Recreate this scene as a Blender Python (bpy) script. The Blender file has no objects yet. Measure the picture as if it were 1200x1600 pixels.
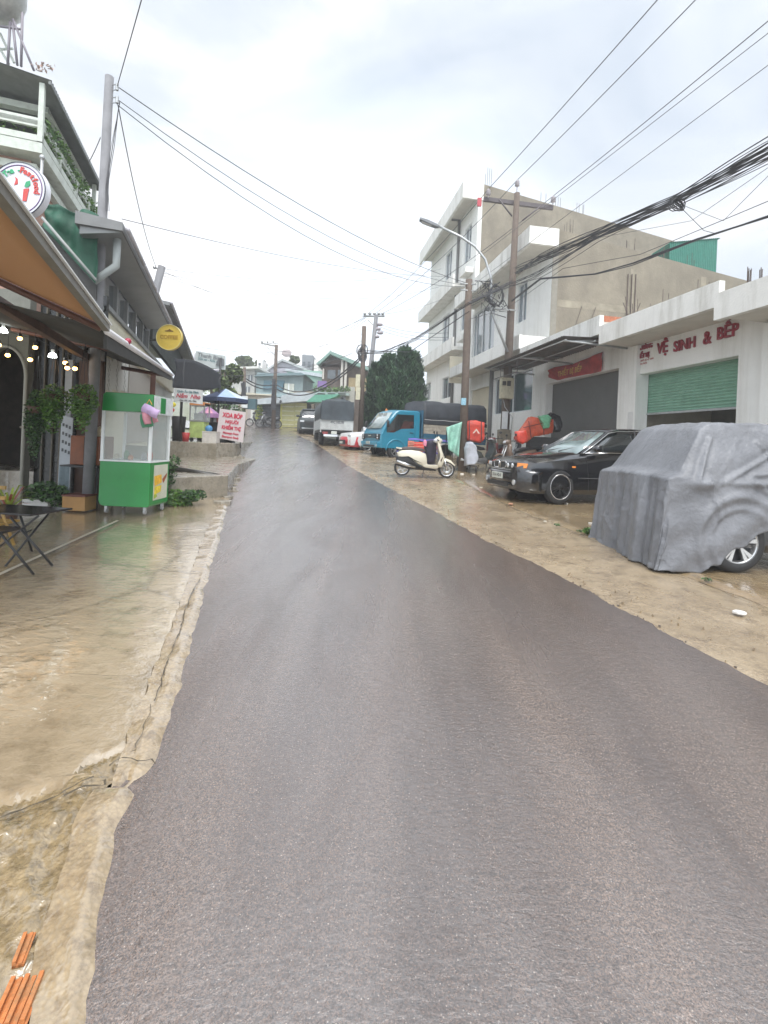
import bpy, bmesh, math, random
from mathutils import Vector, Matrix, noise
R = math.radians
random.seed(7)
SC = bpy.context.scene
COL = SC.collection

# ---------------- camera ----------------
FPX, CU, CV, ROLL = 750.0, 600.0, 690.0, R(2.5)
EYE = 1.6
cd = bpy.data.cameras.new("camera")
cam = bpy.data.objects.new("camera", cd); COL.objects.link(cam)
cd.sensor_fit = 'AUTO'; cd.sensor_width = 36.0
cd.lens = FPX / 1600 * 36.0
cd.shift_y = -(800 - CV) / 1600.0
cd.clip_start = 0.05; cd.clip_end = 2000
c, s = math.cos(ROLL), math.sin(ROLL)
cam.matrix_world = Matrix(((c, -s, 0, 0), (0, 0, -1, 0), (s, c, 0, EYE), (0, 0, 0, 1)))
SC.camera = cam
SC.render.resolution_x, SC.render.resolution_y = 768, 1024

# ---------------- world: overcast daylight ----------------
SUN_EL, SUN_AZ = R(62), R(165)
w = bpy.data.worlds.new("World"); SC.world = w; w.use_nodes = True
nt = w.node_tree; nt.nodes.clear()
out = nt.nodes.new('ShaderNodeOutputWorld'); bg = nt.nodes.new('ShaderNodeBackground')
sky = nt.nodes.new('ShaderNodeTexSky'); sky.sky_type = 'NISHITA'; sky.sun_disc = False
sky.sun_elevation = SUN_EL; sky.sun_rotation = SUN_AZ; sky.altitude = 800
tc = nt.nodes.new('ShaderNodeTexCoord')
mp = nt.nodes.new('ShaderNodeMapping'); mp.inputs['Scale'].default_value = (1.0, 1.0, 2.2)
mp.inputs['Location'].default_value = (3.1, 0.4, 0.7)
n1 = nt.nodes.new('ShaderNodeTexNoise'); n1.inputs['Scale'].default_value = 2.1
n1.inputs['Detail'].default_value = 7; n1.inputs['Roughness'].default_value = 0.55; n1.inputs['Distortion'].default_value = 0.6
cr = nt.nodes.new('ShaderNodeValToRGB')
cr.color_ramp.elements[0].position = 0.33; cr.color_ramp.elements[0].color = (4.0, 4.45, 5.05, 1)
cr.color_ramp.elements[1].position = 0.62; cr.color_ramp.elements[1].color = (6.1, 6.15, 6.25, 1)
e = cr.color_ramp.elements.new(0.5); e.color = (4.9, 5.25, 5.65, 1)
sep = nt.nodes.new('ShaderNodeSeparateXYZ')
mr = nt.nodes.new('ShaderNodeMapRange'); mr.interpolation_type = 'SMOOTHSTEP'
mr.inputs['From Min'].default_value = 0.62; mr.inputs['From Max'].default_value = 0.97
mr.inputs['To Min'].default_value = 1.0; mr.inputs['To Max'].default_value = 1.15
mul = nt.nodes.new('ShaderNodeVectorMath'); mul.operation = 'SCALE'
mix = nt.nodes.new('ShaderNodeMix'); mix.data_type = 'RGBA'; mix.inputs[0].default_value = 0.9
L = nt.links
L.new(tc.outputs['Generated'], mp.inputs[0]); L.new(mp.outputs[0], n1.inputs['Vector'])
L.new(n1.outputs['Fac'], cr.inputs[0]); L.new(tc.outputs['Generated'], sep.inputs[0])
L.new(sep.outputs['Z'], mr.inputs[0]); L.new(cr.outputs[0], mul.inputs[0]); 
dt = nt.nodes.new('ShaderNodeVectorMath'); dt.operation = 'DOT_PRODUCT'; gd = Vector((-.06, .97, .14)).normalized(); dt.inputs[1].default_value = gd
gm = nt.nodes.new('ShaderNodeMapRange'); gm.interpolation_type = 'SMOOTHSTEP'; gm.inputs['From Min'].default_value = .84; gm.inputs['From Max'].default_value = 1.0; gm.inputs['To Min'].default_value = 1.0; gm.inputs['To Max'].default_value = 1.6
mg = nt.nodes.new('ShaderNodeMath'); mg.operation = 'MULTIPLY'
L.new(tc.outputs['Generated'], dt.inputs[0]); L.new(dt.outputs['Value'], gm.inputs[0]); L.new(gm.outputs[0], mg.inputs[0]); L.new(mr.outputs[0], mg.inputs[1])
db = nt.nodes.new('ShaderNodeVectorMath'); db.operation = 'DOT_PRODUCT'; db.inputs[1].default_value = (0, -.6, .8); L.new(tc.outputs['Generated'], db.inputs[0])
gb = nt.nodes.new('ShaderNodeMapRange'); gb.interpolation_type = 'SMOOTHSTEP'; gb.inputs['From Min'].default_value = .30; gb.inputs['From Max'].default_value = .85; gb.inputs['To Min'].default_value = 1.0; gb.inputs['To Max'].default_value = 2.2  # extra sky brightness added behind the camera, out of frame, to light the fronts
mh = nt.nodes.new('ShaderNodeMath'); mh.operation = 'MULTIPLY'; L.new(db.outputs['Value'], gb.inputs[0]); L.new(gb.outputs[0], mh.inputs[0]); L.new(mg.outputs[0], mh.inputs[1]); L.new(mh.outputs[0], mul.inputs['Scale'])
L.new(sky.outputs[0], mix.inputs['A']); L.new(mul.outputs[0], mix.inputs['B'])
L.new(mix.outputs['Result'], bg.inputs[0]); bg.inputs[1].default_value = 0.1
L.new(bg.outputs[0], out.inputs[0])
sd = bpy.data.lights.new("sun", 'SUN'); sd.energy = 1.5; sd.angle = R(25); sd.color = (1.0, 0.965, 0.91)
so = bpy.data.objects.new("sun", sd); COL.objects.link(so)
so.rotation_euler = (R(90) - SUN_EL, 0, -SUN_AZ + math.pi)
SC.view_settings.view_transform = 'Standard'; SC.view_settings.look = 'None'
SC.view_settings.exposure = 0.97; SC.view_settings.gamma = 1
SC.cycles.use_denoising = True
SC.cycles.max_bounces = 6; SC.cycles.diffuse_bounces = 3; SC.cycles.glossy_bounces = 3
SC.cycles.transparent_max_bounces = 12; SC.cycles.transmission_bounces = 4
SC.cycles.sample_clamp_indirect = 4

# ---------------- pixel helpers (photo pixel -> place in the world) ----------------
def ray(u, v):
    xc = (u - CU) / FPX; yc = -(v - CV) / FPX
    x, z = xc * math.cos(ROLL) - yc * math.sin(ROLL), xc * math.sin(ROLL) + yc * math.cos(ROLL)
    return x, z
def P(u, v, Y):
    x, z = ray(u, v); return Vector((x * Y, Y, EYE + z * Y))
def g(Y, X=0):
    if Y < 11: return 0.045 * Y
    if Y < 15:
        t = Y - 11; return 0.495 + 0.045 * t + 0.003 * t * t
    if Y < 60: return 0.723 + 0.069 * (Y - 15)
    return 3.828 + 0.10 * (min(Y, 160) - 60)
def G(u, v, lift=0.0):
    x, z = ray(u, v)
    lo, hi = 0.3, 120.0
    f = lambda t: EYE + z * t - g(t) - lift
    if f(hi) > 0: return Vector((x * 45, 45, g(45)))
    for _ in range(50):
        m = (lo + hi) / 2
        if f(m) > 0: lo = m
        else: hi = m
    return Vector((x * lo, lo, g(lo) + lift))
def FR(deg, u, v, xp):
    """point seen at pixel (u,v) on the plane local x = xp of the frame turned by deg; returned in frame coordinates"""
    x, z = ray(u, v); a = R(deg)
    t = xp / (x * math.cos(a) + math.sin(a))
    return xp, t * (-math.sin(a) * x + math.cos(a)), EYE + z * t
def FY(deg, u, v, yp):
    x, z = ray(u, v); a = R(deg)
    t = yp / (-math.sin(a) * x + math.cos(a))
    return t * (x * math.cos(a) + math.sin(a)), yp, EYE + z * t
def rot(p, deg):
    a = R(deg); return Vector((p[0] * math.cos(a) - p[1] * math.sin(a), p[0] * math.sin(a) + p[1] * math.cos(a), p[2] if len(p) > 2 else 0))
def tofr(p, deg): return rot(p, -deg)
def gf(deg, x, y):                       # ground height at a frame position
    return g(rot((x, y, 0), deg)[1])

# ---------------- materials ----------------
MATS = {}
def M(name, col=(0.5, 0.5, 0.5), rough=0.6, metal=0.0, var=0.12, vs=6.0, bump=0.0, bs=60.0, dirt=0.0, dcol=(0.12, 0.1, 0.08), dstretch=0.15,
      coat=0.0, spec=0.5, emis=None, estr=0.0, trans=0.0, alpha=1.0, ds=2.0, dlo=0.5, dhi=0.75, rvar=0.0):
    if name in MATS: return MATS[name]
    m = bpy.data.materials.new(name); m.use_nodes = True; t = m.node_tree; b = t.nodes['Principled BSDF']; MATS[name] = m
    b.inputs['Roughness'].default_value = rough; b.inputs['Metallic'].default_value = metal
    b.inputs['Coat Weight'].default_value = coat; b.inputs['Coat Roughness'].default_value = 0.06
    b.inputs['Specular IOR Level'].default_value = spec
    b.inputs['Transmission Weight'].default_value = trans; b.inputs['Alpha'].default_value = alpha
    co = t.nodes.new('ShaderNodeTexCoord'); last = None
    c4 = (*col, 1)
    b.inputs['Base Color'].default_value = c4
    if var > 0:
        n = t.nodes.new('ShaderNodeTexNoise'); n.inputs['Scale'].default_value = vs; n.inputs['Detail'].default_value = 6; n.inputs['Roughness'].default_value = 0.65
        t.links.new(co.outputs['Object'], n.inputs['Vector'])
        r = t.nodes.new('ShaderNodeValToRGB')
        r.color_ramp.elements[0].position = 0.3; r.color_ramp.elements[1].position = 0.7
        r.color_ramp.elements[0].color = (*[max(0, k * (1 - var)) for k in col], 1)
        r.color_ramp.elements[1].color = (*[min(1, k * (1 + var)) for k in col], 1)
        t.links.new(n.outputs['Fac'], r.inputs[0]); last = r.outputs[0]
        if rvar > 0:
            q = t.nodes.new('ShaderNodeMapRange'); q.inputs['From Min'].default_value = 0.35; q.inputs['From Max'].default_value = 0.65
            q.inputs['To Min'].default_value = max(0.02, rough - rvar); q.inputs['To Max'].default_value = rough + rvar
            t.links.new(n.outputs['Fac'], q.inputs[0]); t.links.new(q.outputs[0], b.inputs['Roughness'])
    if dirt > 0:
        mpn = t.nodes.new('ShaderNodeMapping'); mpn.inputs['Scale'].default_value = (1, 1, dstretch)
        t.links.new(co.outputs['Object'], mpn.inputs[0])
        n = t.nodes.new('ShaderNodeTexNoise'); n.inputs['Scale'].default_value = ds; n.inputs['Detail'].default_value = 8; n.inputs['Roughness'].default_value = 0.7
        t.links.new(mpn.outputs[0], n.inputs['Vector'])
        q = t.nodes.new('ShaderNodeMapRange'); q.inputs['From Min'].default_value = dlo; q.inputs['From Max'].default_value = dhi
        q.inputs['To Max'].default_value = dirt
        t.links.new(n.outputs['Fac'], q.inputs[0])
        x = t.nodes.new('ShaderNodeMix'); x.data_type = 'RGBA'
        t.links.new(q.outputs[0], x.inputs[0])
        if last is not None: t.links.new(last, x.inputs['A'])
        else: x.inputs['A'].default_value = c4
        x.inputs['B'].default_value = (*dcol, 1); last = x.outputs['Result']
    if last is not None: t.links.new(last, b.inputs['Base Color'])
    if bump > 0:
        n = t.nodes.new('ShaderNodeTexNoise'); n.inputs['Scale'].default_value = bs; n.inputs['Detail'].default_value = 5
        t.links.new(co.outputs['Object'], n.inputs['Vector'])
        bp = t.nodes.new('ShaderNodeBump'); bp.inputs['Strength'].default_value = bump; bp.inputs['Distance'].default_value = 0.02
        t.links.new(n.outputs['Fac'], bp.inputs['Height']); t.links.new(bp.outputs[0], b.inputs['Normal'])
    if emis:
        b.inputs['Emission Color'].default_value = (*emis, 1); b.inputs['Emission Strength'].default_value = estr
    return m

# ---------------- mesh builder ----------------
OFF = {}
class MB:
    def __init__(s): s.v = []; s.f = []; s.mi = []; s.cur = 0; s.sm = []; s.smooth = False
    def add(s, vs, fs):
        b = len(s.v); s.v += [tuple(p) for p in vs]
        for f in fs: s.f.append([b + i for i in f]); s.mi.append(s.cur); s.sm.append(s.smooth)
        return s
    def box(s, x0, x1, y0, y1, z0, z1):
        return s.add([(x0, y0, z0), (x1, y0, z0), (x1, y1, z0), (x0, y1, z0), (x0, y0, z1), (x1, y0, z1), (x1, y1, z1), (x0, y1, z1)],
                     [(0, 3, 2, 1), (4, 5, 6, 7), (0, 1, 5, 4), (1, 2, 6, 5), (2, 3, 7, 6), (3, 0, 4, 7)])
    def hexa(s, b4, t4):
        return s.add(list(b4) + list(t4), [(0, 3, 2, 1), (4, 5, 6, 7), (0, 1, 5, 4), (1, 2, 6, 5), (2, 3, 7, 6), (3, 0, 4, 7)])
    def quad(s, *p): return s.add(p, [tuple(range(len(p)))])
    def slab(s, pts, th):                # a thin solid from a polygon, thickened along its normal
        p = [Vector(q) for q in pts]; n = (p[1] - p[0]).cross(p[2] - p[0]).normalized() * th; k = len(p)
        return s.add(p + [q - n for q in p], [tuple(range(k)), tuple(range(2 * k - 1, k - 1, -1))] + [(i, i + k, (i + 1) % k + k, (i + 1) % k) for i in range(k)])
    def prism(s, poly, ax, a, b):        # poly in the two other axes
        def mk(p, t): return {'x': (t, p[0], p[1]), 'y': (p[0], t, p[1]), 'z': (p[0], p[1], t)}[ax]
        k = len(poly)
        return s.add([mk(p, a) for p in poly] + [mk(p, b) for p in poly],
                     [tuple(range(k - 1, -1, -1)), tuple(range(k, 2 * k))] + [(i, (i + 1) % k, (i + 1) % k + k, i + k) for i in range(k)])
    def loft(s, rings, closed=True, caps=True):
        k = len(rings[0]); vs = [p for r in rings for p in r]; fs = []
        for i in range(len(rings) - 1):
            for j in range(k if closed else k - 1):
                j2 = (j + 1) % k; fs.append((i * k + j, i * k + j2, (i + 1) * k + j2, (i + 1) * k + j))
        if caps and closed: fs += [tuple(range(k - 1, -1, -1)), tuple(range((len(rings) - 1) * k, len(rings) * k))]
        return s.add(vs, fs)
    def tube(s, pts, r, n=8, r2=None, caps=True):
        pts = [Vector(p) for p in pts]; rings = []; up = None; m = len(pts)
        for i, p in enumerate(pts):
            d = (pts[min(i + 1, m - 1)] - pts[max(i - 1, 0)])
            d = d.normalized() if d.length > 1e-9 else Vector((0, 0, 1))
            if up is None: up = d.orthogonal().normalized()
            a = (up - d * up.dot(d))
            a = a.normalized() if a.length > 1e-6 else d.orthogonal().normalized(); up = a; b = d.cross(a)
            rr = r if r2 is None else r + (r2 - r) * i / max(1, m - 1)
            if isinstance(r, (list, tuple)): rr = r[i]
            rings.append([p + (a * math.cos(2 * math.pi * j / n) + b * math.sin(2 * math.pi * j / n)) * rr for j in range(n)])
        old = s.smooth; s.smooth = n > 5; s.loft(rings, True, caps); s.smooth = old; return s
    def cyl(s, c, r, h, ax='z', n=20, r2=None):
        c = Vector(c); d = {'x': Vector((1, 0, 0)), 'y': Vector((0, 1, 0)), 'z': Vector((0, 0, 1))}[ax]
        a = d.orthogonal().normalized(); b = d.cross(a); r2 = r if r2 is None else r2
        old = s.smooth; s.smooth = False
        s.loft([[c + d * t + (a * math.cos(2 * math.pi * j / n) + b * math.sin(2 * math.pi * j / n)) * q for j in range(n)] for t, q in ((0, r), (h, r2))])
        s.smooth = old; return s
    def lathe(s, prof, c=(0, 0, 0), ax='z', n=24, close=False):
        c = Vector(c); d = {'x': Vector((1, 0, 0)), 'y': Vector((0, 1, 0)), 'z': Vector((0, 0, 1))}[ax]
        a = d.orthogonal().normalized(); b = d.cross(a)
        rings = [[c + d * h + (a * math.cos(2 * math.pi * j / n) + b * math.sin(2 * math.pi * j / n)) * r for j in range(n)] for r, h in prof]
        if close: rings.append(rings[0])
        old = s.smooth; s.smooth = True; s.loft(rings, True, False); s.smooth = old; return s
    def ball(s, c, r, n=12, sz=(1, 1, 1)):
        vs = []; fs = []; h = n // 2
        for i in range(h + 1):
            th = math.pi * i / h
            for j in range(n):
                ph = 2 * math.pi * j / n
                vs.append((c[0] + r * sz[0] * math.sin(th) * math.cos(ph), c[1] + r * sz[1] * math.sin(th) * math.sin(ph), c[2] + r * sz[2] * math.cos(th)))
        for i in range(h):
            for j in range(n): fs.append((i * n + j, (i + 1) * n + j, (i + 1) * n + (j + 1) % n, i * n + (j + 1) % n))
        old = s.smooth; s.smooth = True; s.add(vs, fs); s.smooth = old; return s
    def grid(s, fn, nu, nv):
        vs = [fn(i / nu, j / nv) for i in range(nu + 1) for j in range(nv + 1)]
        fs = [(i * (nv + 1) + j, (i + 1) * (nv + 1) + j, (i + 1) * (nv + 1) + j + 1, i * (nv + 1) + j + 1) for i in range(nu) for j in range(nv)]
        old = s.smooth; s.smooth = True; s.add(vs, fs); s.smooth = old; return s
    def puff(s, poly, y0, y1, k=4, inset=0.25, pw=0.5):   # pillow-like extrusion of an (x,z) outline across y
        cx = sum(p[0] for p in poly) / len(poly); cz = sum(p[1] for p in poly) / len(poly); rings = []
        for i in range(2 * k + 1):
            t = i / (2 * k); e = abs(2 * t - 1) ** 3 * inset
            yy = (y0 + y1) / 2 + (y1 - y0) / 2 * (1 if t > .5 else -1) * abs(2 * t - 1) ** pw
            rings.append([(p[0] + (cx - p[0]) * e, yy, p[1] + (cz - p[1]) * e) for p in poly])
        old = s.smooth; s.smooth = True; s.loft(rings); s.smooth = old; return s
    def mesh(s, name, off=(0, 0, 0)):
        me = bpy.data.meshes.new(name)
        me.from_pydata([(p[0] - off[0], p[1] - off[1], p[2] - off[2]) for p in s.v], [], s.f)
        me.polygons.foreach_set('material_index', s.mi); me.polygons.foreach_set('use_smooth', s.sm); me.update()
        return me
    def build(s, name, mats, parent=None, off=None, deg=0.0, fix=True, bev=0.0):
        if off is None: off = OFF.get(parent.name, (0, 0, 0)) if parent else (0, 0, 0)
        me = s.mesh(name, off)
        if fix:
            b = bmesh.new(); b.from_mesh(me); bmesh.ops.recalc_face_normals(b, faces=b.faces); b.to_mesh(me); b.free()
        for m in (mats if isinstance(mats, (list, tuple)) else [mats]): me.materials.append(m)
        o = bpy.data.objects.new(name, me); COL.objects.link(o)
        if parent: o.parent = parent; OFF[o.name] = off
        else: o.location = rot(off, deg); o.rotation_euler = (0, 0, R(deg))
        if bev > 0:
            md = o.modifiers.new('bevel', 'BEVEL'); md.width = bev; md.segments = 2; md.limit_method = 'ANGLE'; md.angle_limit = R(40)
        return o
def tag(o, label=None, cat=None, group=None, kind=None):
    if label: o['label'] = label
    if cat: o['category'] = cat
    if group: o['group'] = group
    if kind: o['kind'] = kind
    return o
def thing(name, label, cat, off=(0, 0, 0), deg=0.0, group=None, local=False):
    o = bpy.data.objects.new(name, None); COL.objects.link(o); o.empty_display_size = 0.1
    o.location = rot(off, deg); o.rotation_euler = (0, 0, R(deg)); OFF[o.name] = (0, 0, 0) if local else tuple(off)
    return tag(o, label, cat, group)
def copy_tree(o, parent=None):
    c = o.copy(); COL.objects.link(c)
    if parent: c.parent = parent
    for ch in [k for k in bpy.data.objects if k.parent == o]: copy_tree(ch, c)
    return c
def text_part(name, body, size, mat, parent, mtx, depth=0.004, extra_x=1.0, bold=0.0, align='CENTER', shear=0.0):
    """lettering as a mesh: drawn in the xy plane of mtx (given in parent space)"""
    cu = bpy.data.curves.new('lettering', 'FONT'); cu.body = body; cu.size = size; cu.extrude = depth; cu.offset = bold
    cu.align_x = align; cu.align_y = 'CENTER'; cu.shear = shear; cu.resolution_u = 7
    t = bpy.data.objects.new('lettering', cu); COL.objects.link(t); bpy.context.view_layer.update()
    me = bpy.data.meshes.new_from_object(t.evaluated_get(bpy.context.evaluated_depsgraph_get()))
    bpy.data.objects.remove(t); bpy.data.curves.remove(cu)
    me.transform(Matrix.Diagonal((extra_x, 1, 1, 1))); me.transform(mtx); me.materials.clear(); me.materials.append(mat)
    o = bpy.data.objects.new(name, me); COL.objects.link(o)
    if parent: o.parent = parent
    return o
def plane_mtx(org, xdir, ydir):
    x = Vector(xdir).normalized(); y = Vector(ydir).normalized(); z = x.cross(y)
    return Matrix(((x[0], y[0], z[0], org[0]), (x[1], y[1], z[1], org[1]), (x[2], y[2], z[2], org[2]), (0, 0, 0, 1)))
def rnd(a, b): return random.uniform(a, b)
def leaves(mb, c, rad, n, size, droop=0.0, shell=0.4, nm=1):
    for _ in range(n):
        while True:
            d = Vector((rnd(-1, 1), rnd(-1, 1), rnd(-1, 1)))
            if shell < d.length < 1: break
        p = Vector((c[0] + d.x * rad[0], c[1] + d.y * rad[1], c[2] + d.z * rad[2] - droop * d.length * rad[2]))
        a = Vector((rnd(-1, 1), rnd(-1, 1), rnd(-.6, .6))).normalized(); b = a.orthogonal().normalized()
        b = (b + a.cross(b) * rnd(-1, 1)).normalized(); q = size * rnd(.6, 1.3)
        if nm > 1: mb.cur = random.randrange(nm)
        mb.add([p - b * q * .28, p + a * q * .5 - b * 0, p + b * q * .28, p - a * q * .5], [(0, 1, 2, 3)])
def sag(p0, p1, sg, n=14):
    p0, p1 = Vector(p0), Vector(p1)
    return [p0.lerp(p1, i / n) - Vector((0, 0, sg * 4 * (i / n) * (1 - i / n))) for i in range(n + 1)]
# ================= GROUND =================
def ground_mat(name, c1, c2, c3, rlo, rhi, fine, fscale, ripple, rscale, rstretch=(1, 1, 1), rrot=0.0, speck=0.0, pscale=0.8, crack=0.0, coat=.35):
    m = bpy.data.materials.new(name); m.use_nodes = True; t = m.node_tree; b = t.nodes['Principled BSDF']; N = t.nodes.new; K = t.links.new
    co = N('ShaderNodeTexCoord').outputs['Object']
    def noi(sc, det=6, ro=.6, vec=None, dist=0.0):
        n = N('ShaderNodeTexNoise'); n.inputs['Scale'].default_value = sc; n.inputs['Detail'].default_value = det
        n.inputs['Roughness'].default_value = ro; n.inputs['Distortion'].default_value = dist; K(vec or co, n.inputs['Vector']); return n.outputs['Fac']
    a = noi(pscale, 8, .62, None, .4); r = N('ShaderNodeValToRGB'); r.color_ramp.elements[0].position = .34; r.color_ramp.elements[1].position = .66
    r.color_ramp.elements[0].color = (*c1, 1); r.color_ramp.elements[1].color = (*c2, 1); K(a, r.inputs[0])
    d = noi(pscale * 7, 8, .7); q = N('ShaderNodeMapRange'); q.inputs['From Min'].default_value = .48; q.inputs['From Max'].default_value = .72; K(d, q.inputs[0])
    x = N('ShaderNodeMix'); x.data_type = 'RGBA'; K(q.outputs[0], x.inputs[0]); K(r.outputs[0], x.inputs['A']); x.inputs['B'].default_value = (*c3, 1)
    last = x.outputs['Result']
    vo = N('ShaderNodeTexVoronoi'); vo.inputs['Scale'].default_value = fscale; K(co, vo.inputs['Vector'])
    if speck > 0:
        y = N('ShaderNodeMix'); y.data_type = 'RGBA'; y.blend_type = 'MULTIPLY'; y.inputs[0].default_value = speck
        sr = N('ShaderNodeValToRGB'); sr.color_ramp.elements[0].color = (1.5, 1.45, 1.4, 1); sr.color_ramp.elements[1].color = (.35, .35, .35, 1)
        sr.color_ramp.elements[0].position = .1; sr.color_ramp.elements[1].position = .75
        K(vo.outputs['Distance'], sr.inputs[0]); K(last, y.inputs['A']); K(sr.outputs[0], y.inputs['B']); last = y.outputs['Result']
    if crack > 0:
        cv = N('ShaderNodeTexVoronoi'); cv.feature = 'DISTANCE_TO_EDGE'; cv.inputs['Scale'].default_value = .45
        mx = N('ShaderNodeMix'); mx.data_type = 'VECTOR'; mx.inputs[0].default_value = .25
        nn = N('ShaderNodeTexNoise'); nn.inputs['Scale'].default_value = 1.5; K(co, nn.inputs['Vector']); K(co, mx.inputs['A']); K(nn.outputs['Color'], mx.inputs['B']); K(mx.outputs['Result'], cv.inputs['Vector'])
        cq = N('ShaderNodeMapRange'); cq.inputs['From Min'].default_value = .004; cq.inputs['From Max'].default_value = .012; cq.inputs['To Min'].default_value = crack; cq.inputs['To Max'].default_value = 0
        K(cv.outputs['Distance'], cq.inputs[0])
        z = N('ShaderNodeMix'); z.data_type = 'RGBA'; K(cq.outputs[0], z.inputs[0]); K(last, z.inputs['A']); z.inputs['B'].default_value = (.05, .04, .03, 1); last = z.outputs['Result']
    K(last, b.inputs['Base Color'])
    rr = N('ShaderNodeMapRange'); rr.inputs['From Min'].default_value = .35; rr.inputs['From Max'].default_value = .65
    rr.inputs['To Min'].default_value = rlo; rr.inputs['To Max'].default_value = rhi
    K(noi(pscale * 2.2, 5, .6), rr.inputs[0]); K(rr.outputs[0], b.inputs['Roughness'])
    mp = N('ShaderNodeMapping'); mp.inputs['Rotation'].default_value = (0, 0, rrot); mp.inputs['Scale'].default_value = rstretch; K(co, mp.inputs[0])
    w1 = noi(rscale, 3, .5, mp.outputs[0], .6)
    b1 = N('ShaderNodeBump'); b1.inputs['Strength'].default_value = ripple; b1.inputs['Distance'].default_value = .03; K(w1, b1.inputs['Height'])
    b2 = N('ShaderNodeBump'); b2.inputs['Strength'].default_value = fine; b2.inputs['Distance'].default_value = .006
    K(vo.outputs['Distance'], b2.inputs['Height']); K(b1.outputs[0], b2.inputs['Normal']); K(b2.outputs[0], b.inputs['Normal'])
    b.inputs['Coat Weight'].default_value = coat; b.inputs['Coat Roughness'].default_value = .12; b3 = N('ShaderNodeBump'); b3.inputs['Strength'].default_value = ripple * .5; b3.inputs['Distance'].default_value = .03; K(w1, b3.inputs['Height']); K(b3.outputs[0], b.inputs['Coat Normal'])
    b.inputs['Specular IOR Level'].default_value = .7; b.inputs['Coat IOR'].default_value = 2.0
    return m
m_road = ground_mat('wet asphalt', (.165, .143, .132), (.215, .188, .172), (.14, .122, .115), .10, .27, .34, 110, .11, 24, (1, 2.4, 1), R(-15), .5, .35, coat=.8)
def road_mat():
    m = bpy.data.materials.new('wet worn asphalt'); m.use_nodes = True; t = m.node_tree; b = t.nodes['Principled BSDF']; N = t.nodes.new; K = t.links.new
    co = N('ShaderNodeTexCoord').outputs['Object']
    def mp(sc, rz=0.0):
        q = N('ShaderNodeMapping'); q.inputs['Scale'].default_value = sc; q.inputs['Rotation'].default_value = (0, 0, rz); K(co, q.inputs[0]); return q.outputs[0]
    def noi(vec, sc, det=5, ro=.6, dist=0.0):
        n = N('ShaderNodeTexNoise'); n.inputs['Scale'].default_value = sc; n.inputs['Detail'].default_value = det; n.inputs['Roughness'].default_value = ro; n.inputs['Distortion'].default_value = dist; K(vec, n.inputs['Vector']); return n.outputs['Fac']
    def ramp(f, p0, c0, p1, c1):
        r = N('ShaderNodeValToRGB'); r.color_ramp.elements[0].position = p0; r.color_ramp.elements[1].position = p1; r.color_ramp.elements[0].color = (*c0, 1); r.color_ramp.elements[1].color = (*c1, 1); K(f, r.inputs[0]); return r.outputs[0]
    def mixc(mode, f, a, c_):
        x = N('ShaderNodeMix'); x.data_type = 'RGBA'; x.blend_type = mode; x.inputs[0].default_value = f if not hasattr(f, 'links') else 0
        if hasattr(f, 'links'): K(f, x.inputs[0])
        K(a, x.inputs['A']); K(c_, x.inputs['B']); return x.outputs['Result']
    road = mp((1.6, .22, 1), R(-15))
    c_ = ramp(noi(road, 1.1, 7, .6, .3), .34, (.066, .044, .034), .66, (.132, .097, .078))
    c_ = mixc('MULTIPLY', .9, c_, ramp(noi(co, 170, 3, .7), .38, (.30, .29, .29), .60, (1.5, 1.45, 1.4)))      # aggregate
    c_ = mixc('MULTIPLY', .6, c_, ramp(noi(co, 70, 4, .7), .38, (.55, .53, .52), .60, (1.25, 1.2, 1.15)))
    vo = N('ShaderNodeTexVoronoi'); vo.inputs['Scale'].default_value = 55; vo.inputs['Randomness'].default_value = 1; K(co, vo.inputs['Vector'])
    c_ = mixc('ADD', .8, c_, ramp(vo.outputs['Distance'], .06, (.26, .24, .21), .16, (0, 0, 0)))                    # pale stones
    K(c_, b.inputs['Base Color'])
    mr_ = N('ShaderNodeMapRange'); mr_.inputs['From Min'].default_value = .38; mr_.inputs['From Max'].default_value = .62; mr_.inputs['To Min'].default_value = .12; mr_.inputs['To Max'].default_value = .30
    K(noi(road, 1.7, 5, .6), mr_.inputs[0]); K(mr_.outputs[0], b.inputs['Roughness'])
    h1 = noi(mp((.8, 1.5, 1), R(-10)), 24, 5, .7, .6); h2 = noi(co, 120, 3, .65); h3 = noi(co, 45, 2, .5)
    b0 = N('ShaderNodeBump'); b0.inputs['Strength'].default_value = .34; b0.inputs['Distance'].default_value = .02; K(h1, b0.inputs['Height'])
    b1 = N('ShaderNodeBump'); b1.inputs['Strength'].default_value = .35; b1.inputs['Distance'].default_value = .006; K(h3, b1.inputs['Height']); K(b0.outputs[0], b1.inputs['Normal'])
    b2 = N('ShaderNodeBump'); b2.inputs['Strength'].default_value = .55; b2.inputs['Distance'].default_value = .004; K(h2, b2.inputs['Height']); K(b1.outputs[0], b2.inputs['Normal'])
    K(b2.outputs[0], b.inputs['Normal'])
    bc = N('ShaderNodeBump'); bc.inputs['Strength'].default_value = .22; bc.inputs['Distance'].default_value = .02; K(h1, bc.inputs['Height'])
    cw = N('ShaderNodeMapRange'); cw.inputs['From Min'].default_value = .40; cw.inputs['From Max'].default_value = .60; cw.inputs['To Min'].default_value = .70; cw.inputs['To Max'].default_value = 1.0; K(h2, cw.inputs[0])
    cp = N('ShaderNodeMapRange'); cp.inputs['From Min'].default_value = .36; cp.inputs['From Max'].default_value = .56; cp.inputs['To Min'].default_value = .72; cp.inputs['To Max'].default_value = 1.0; K(noi(mp((1.1, .35, 1), R(-15)), 1.3, 7, .65, .8), cp.inputs[0])
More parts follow.
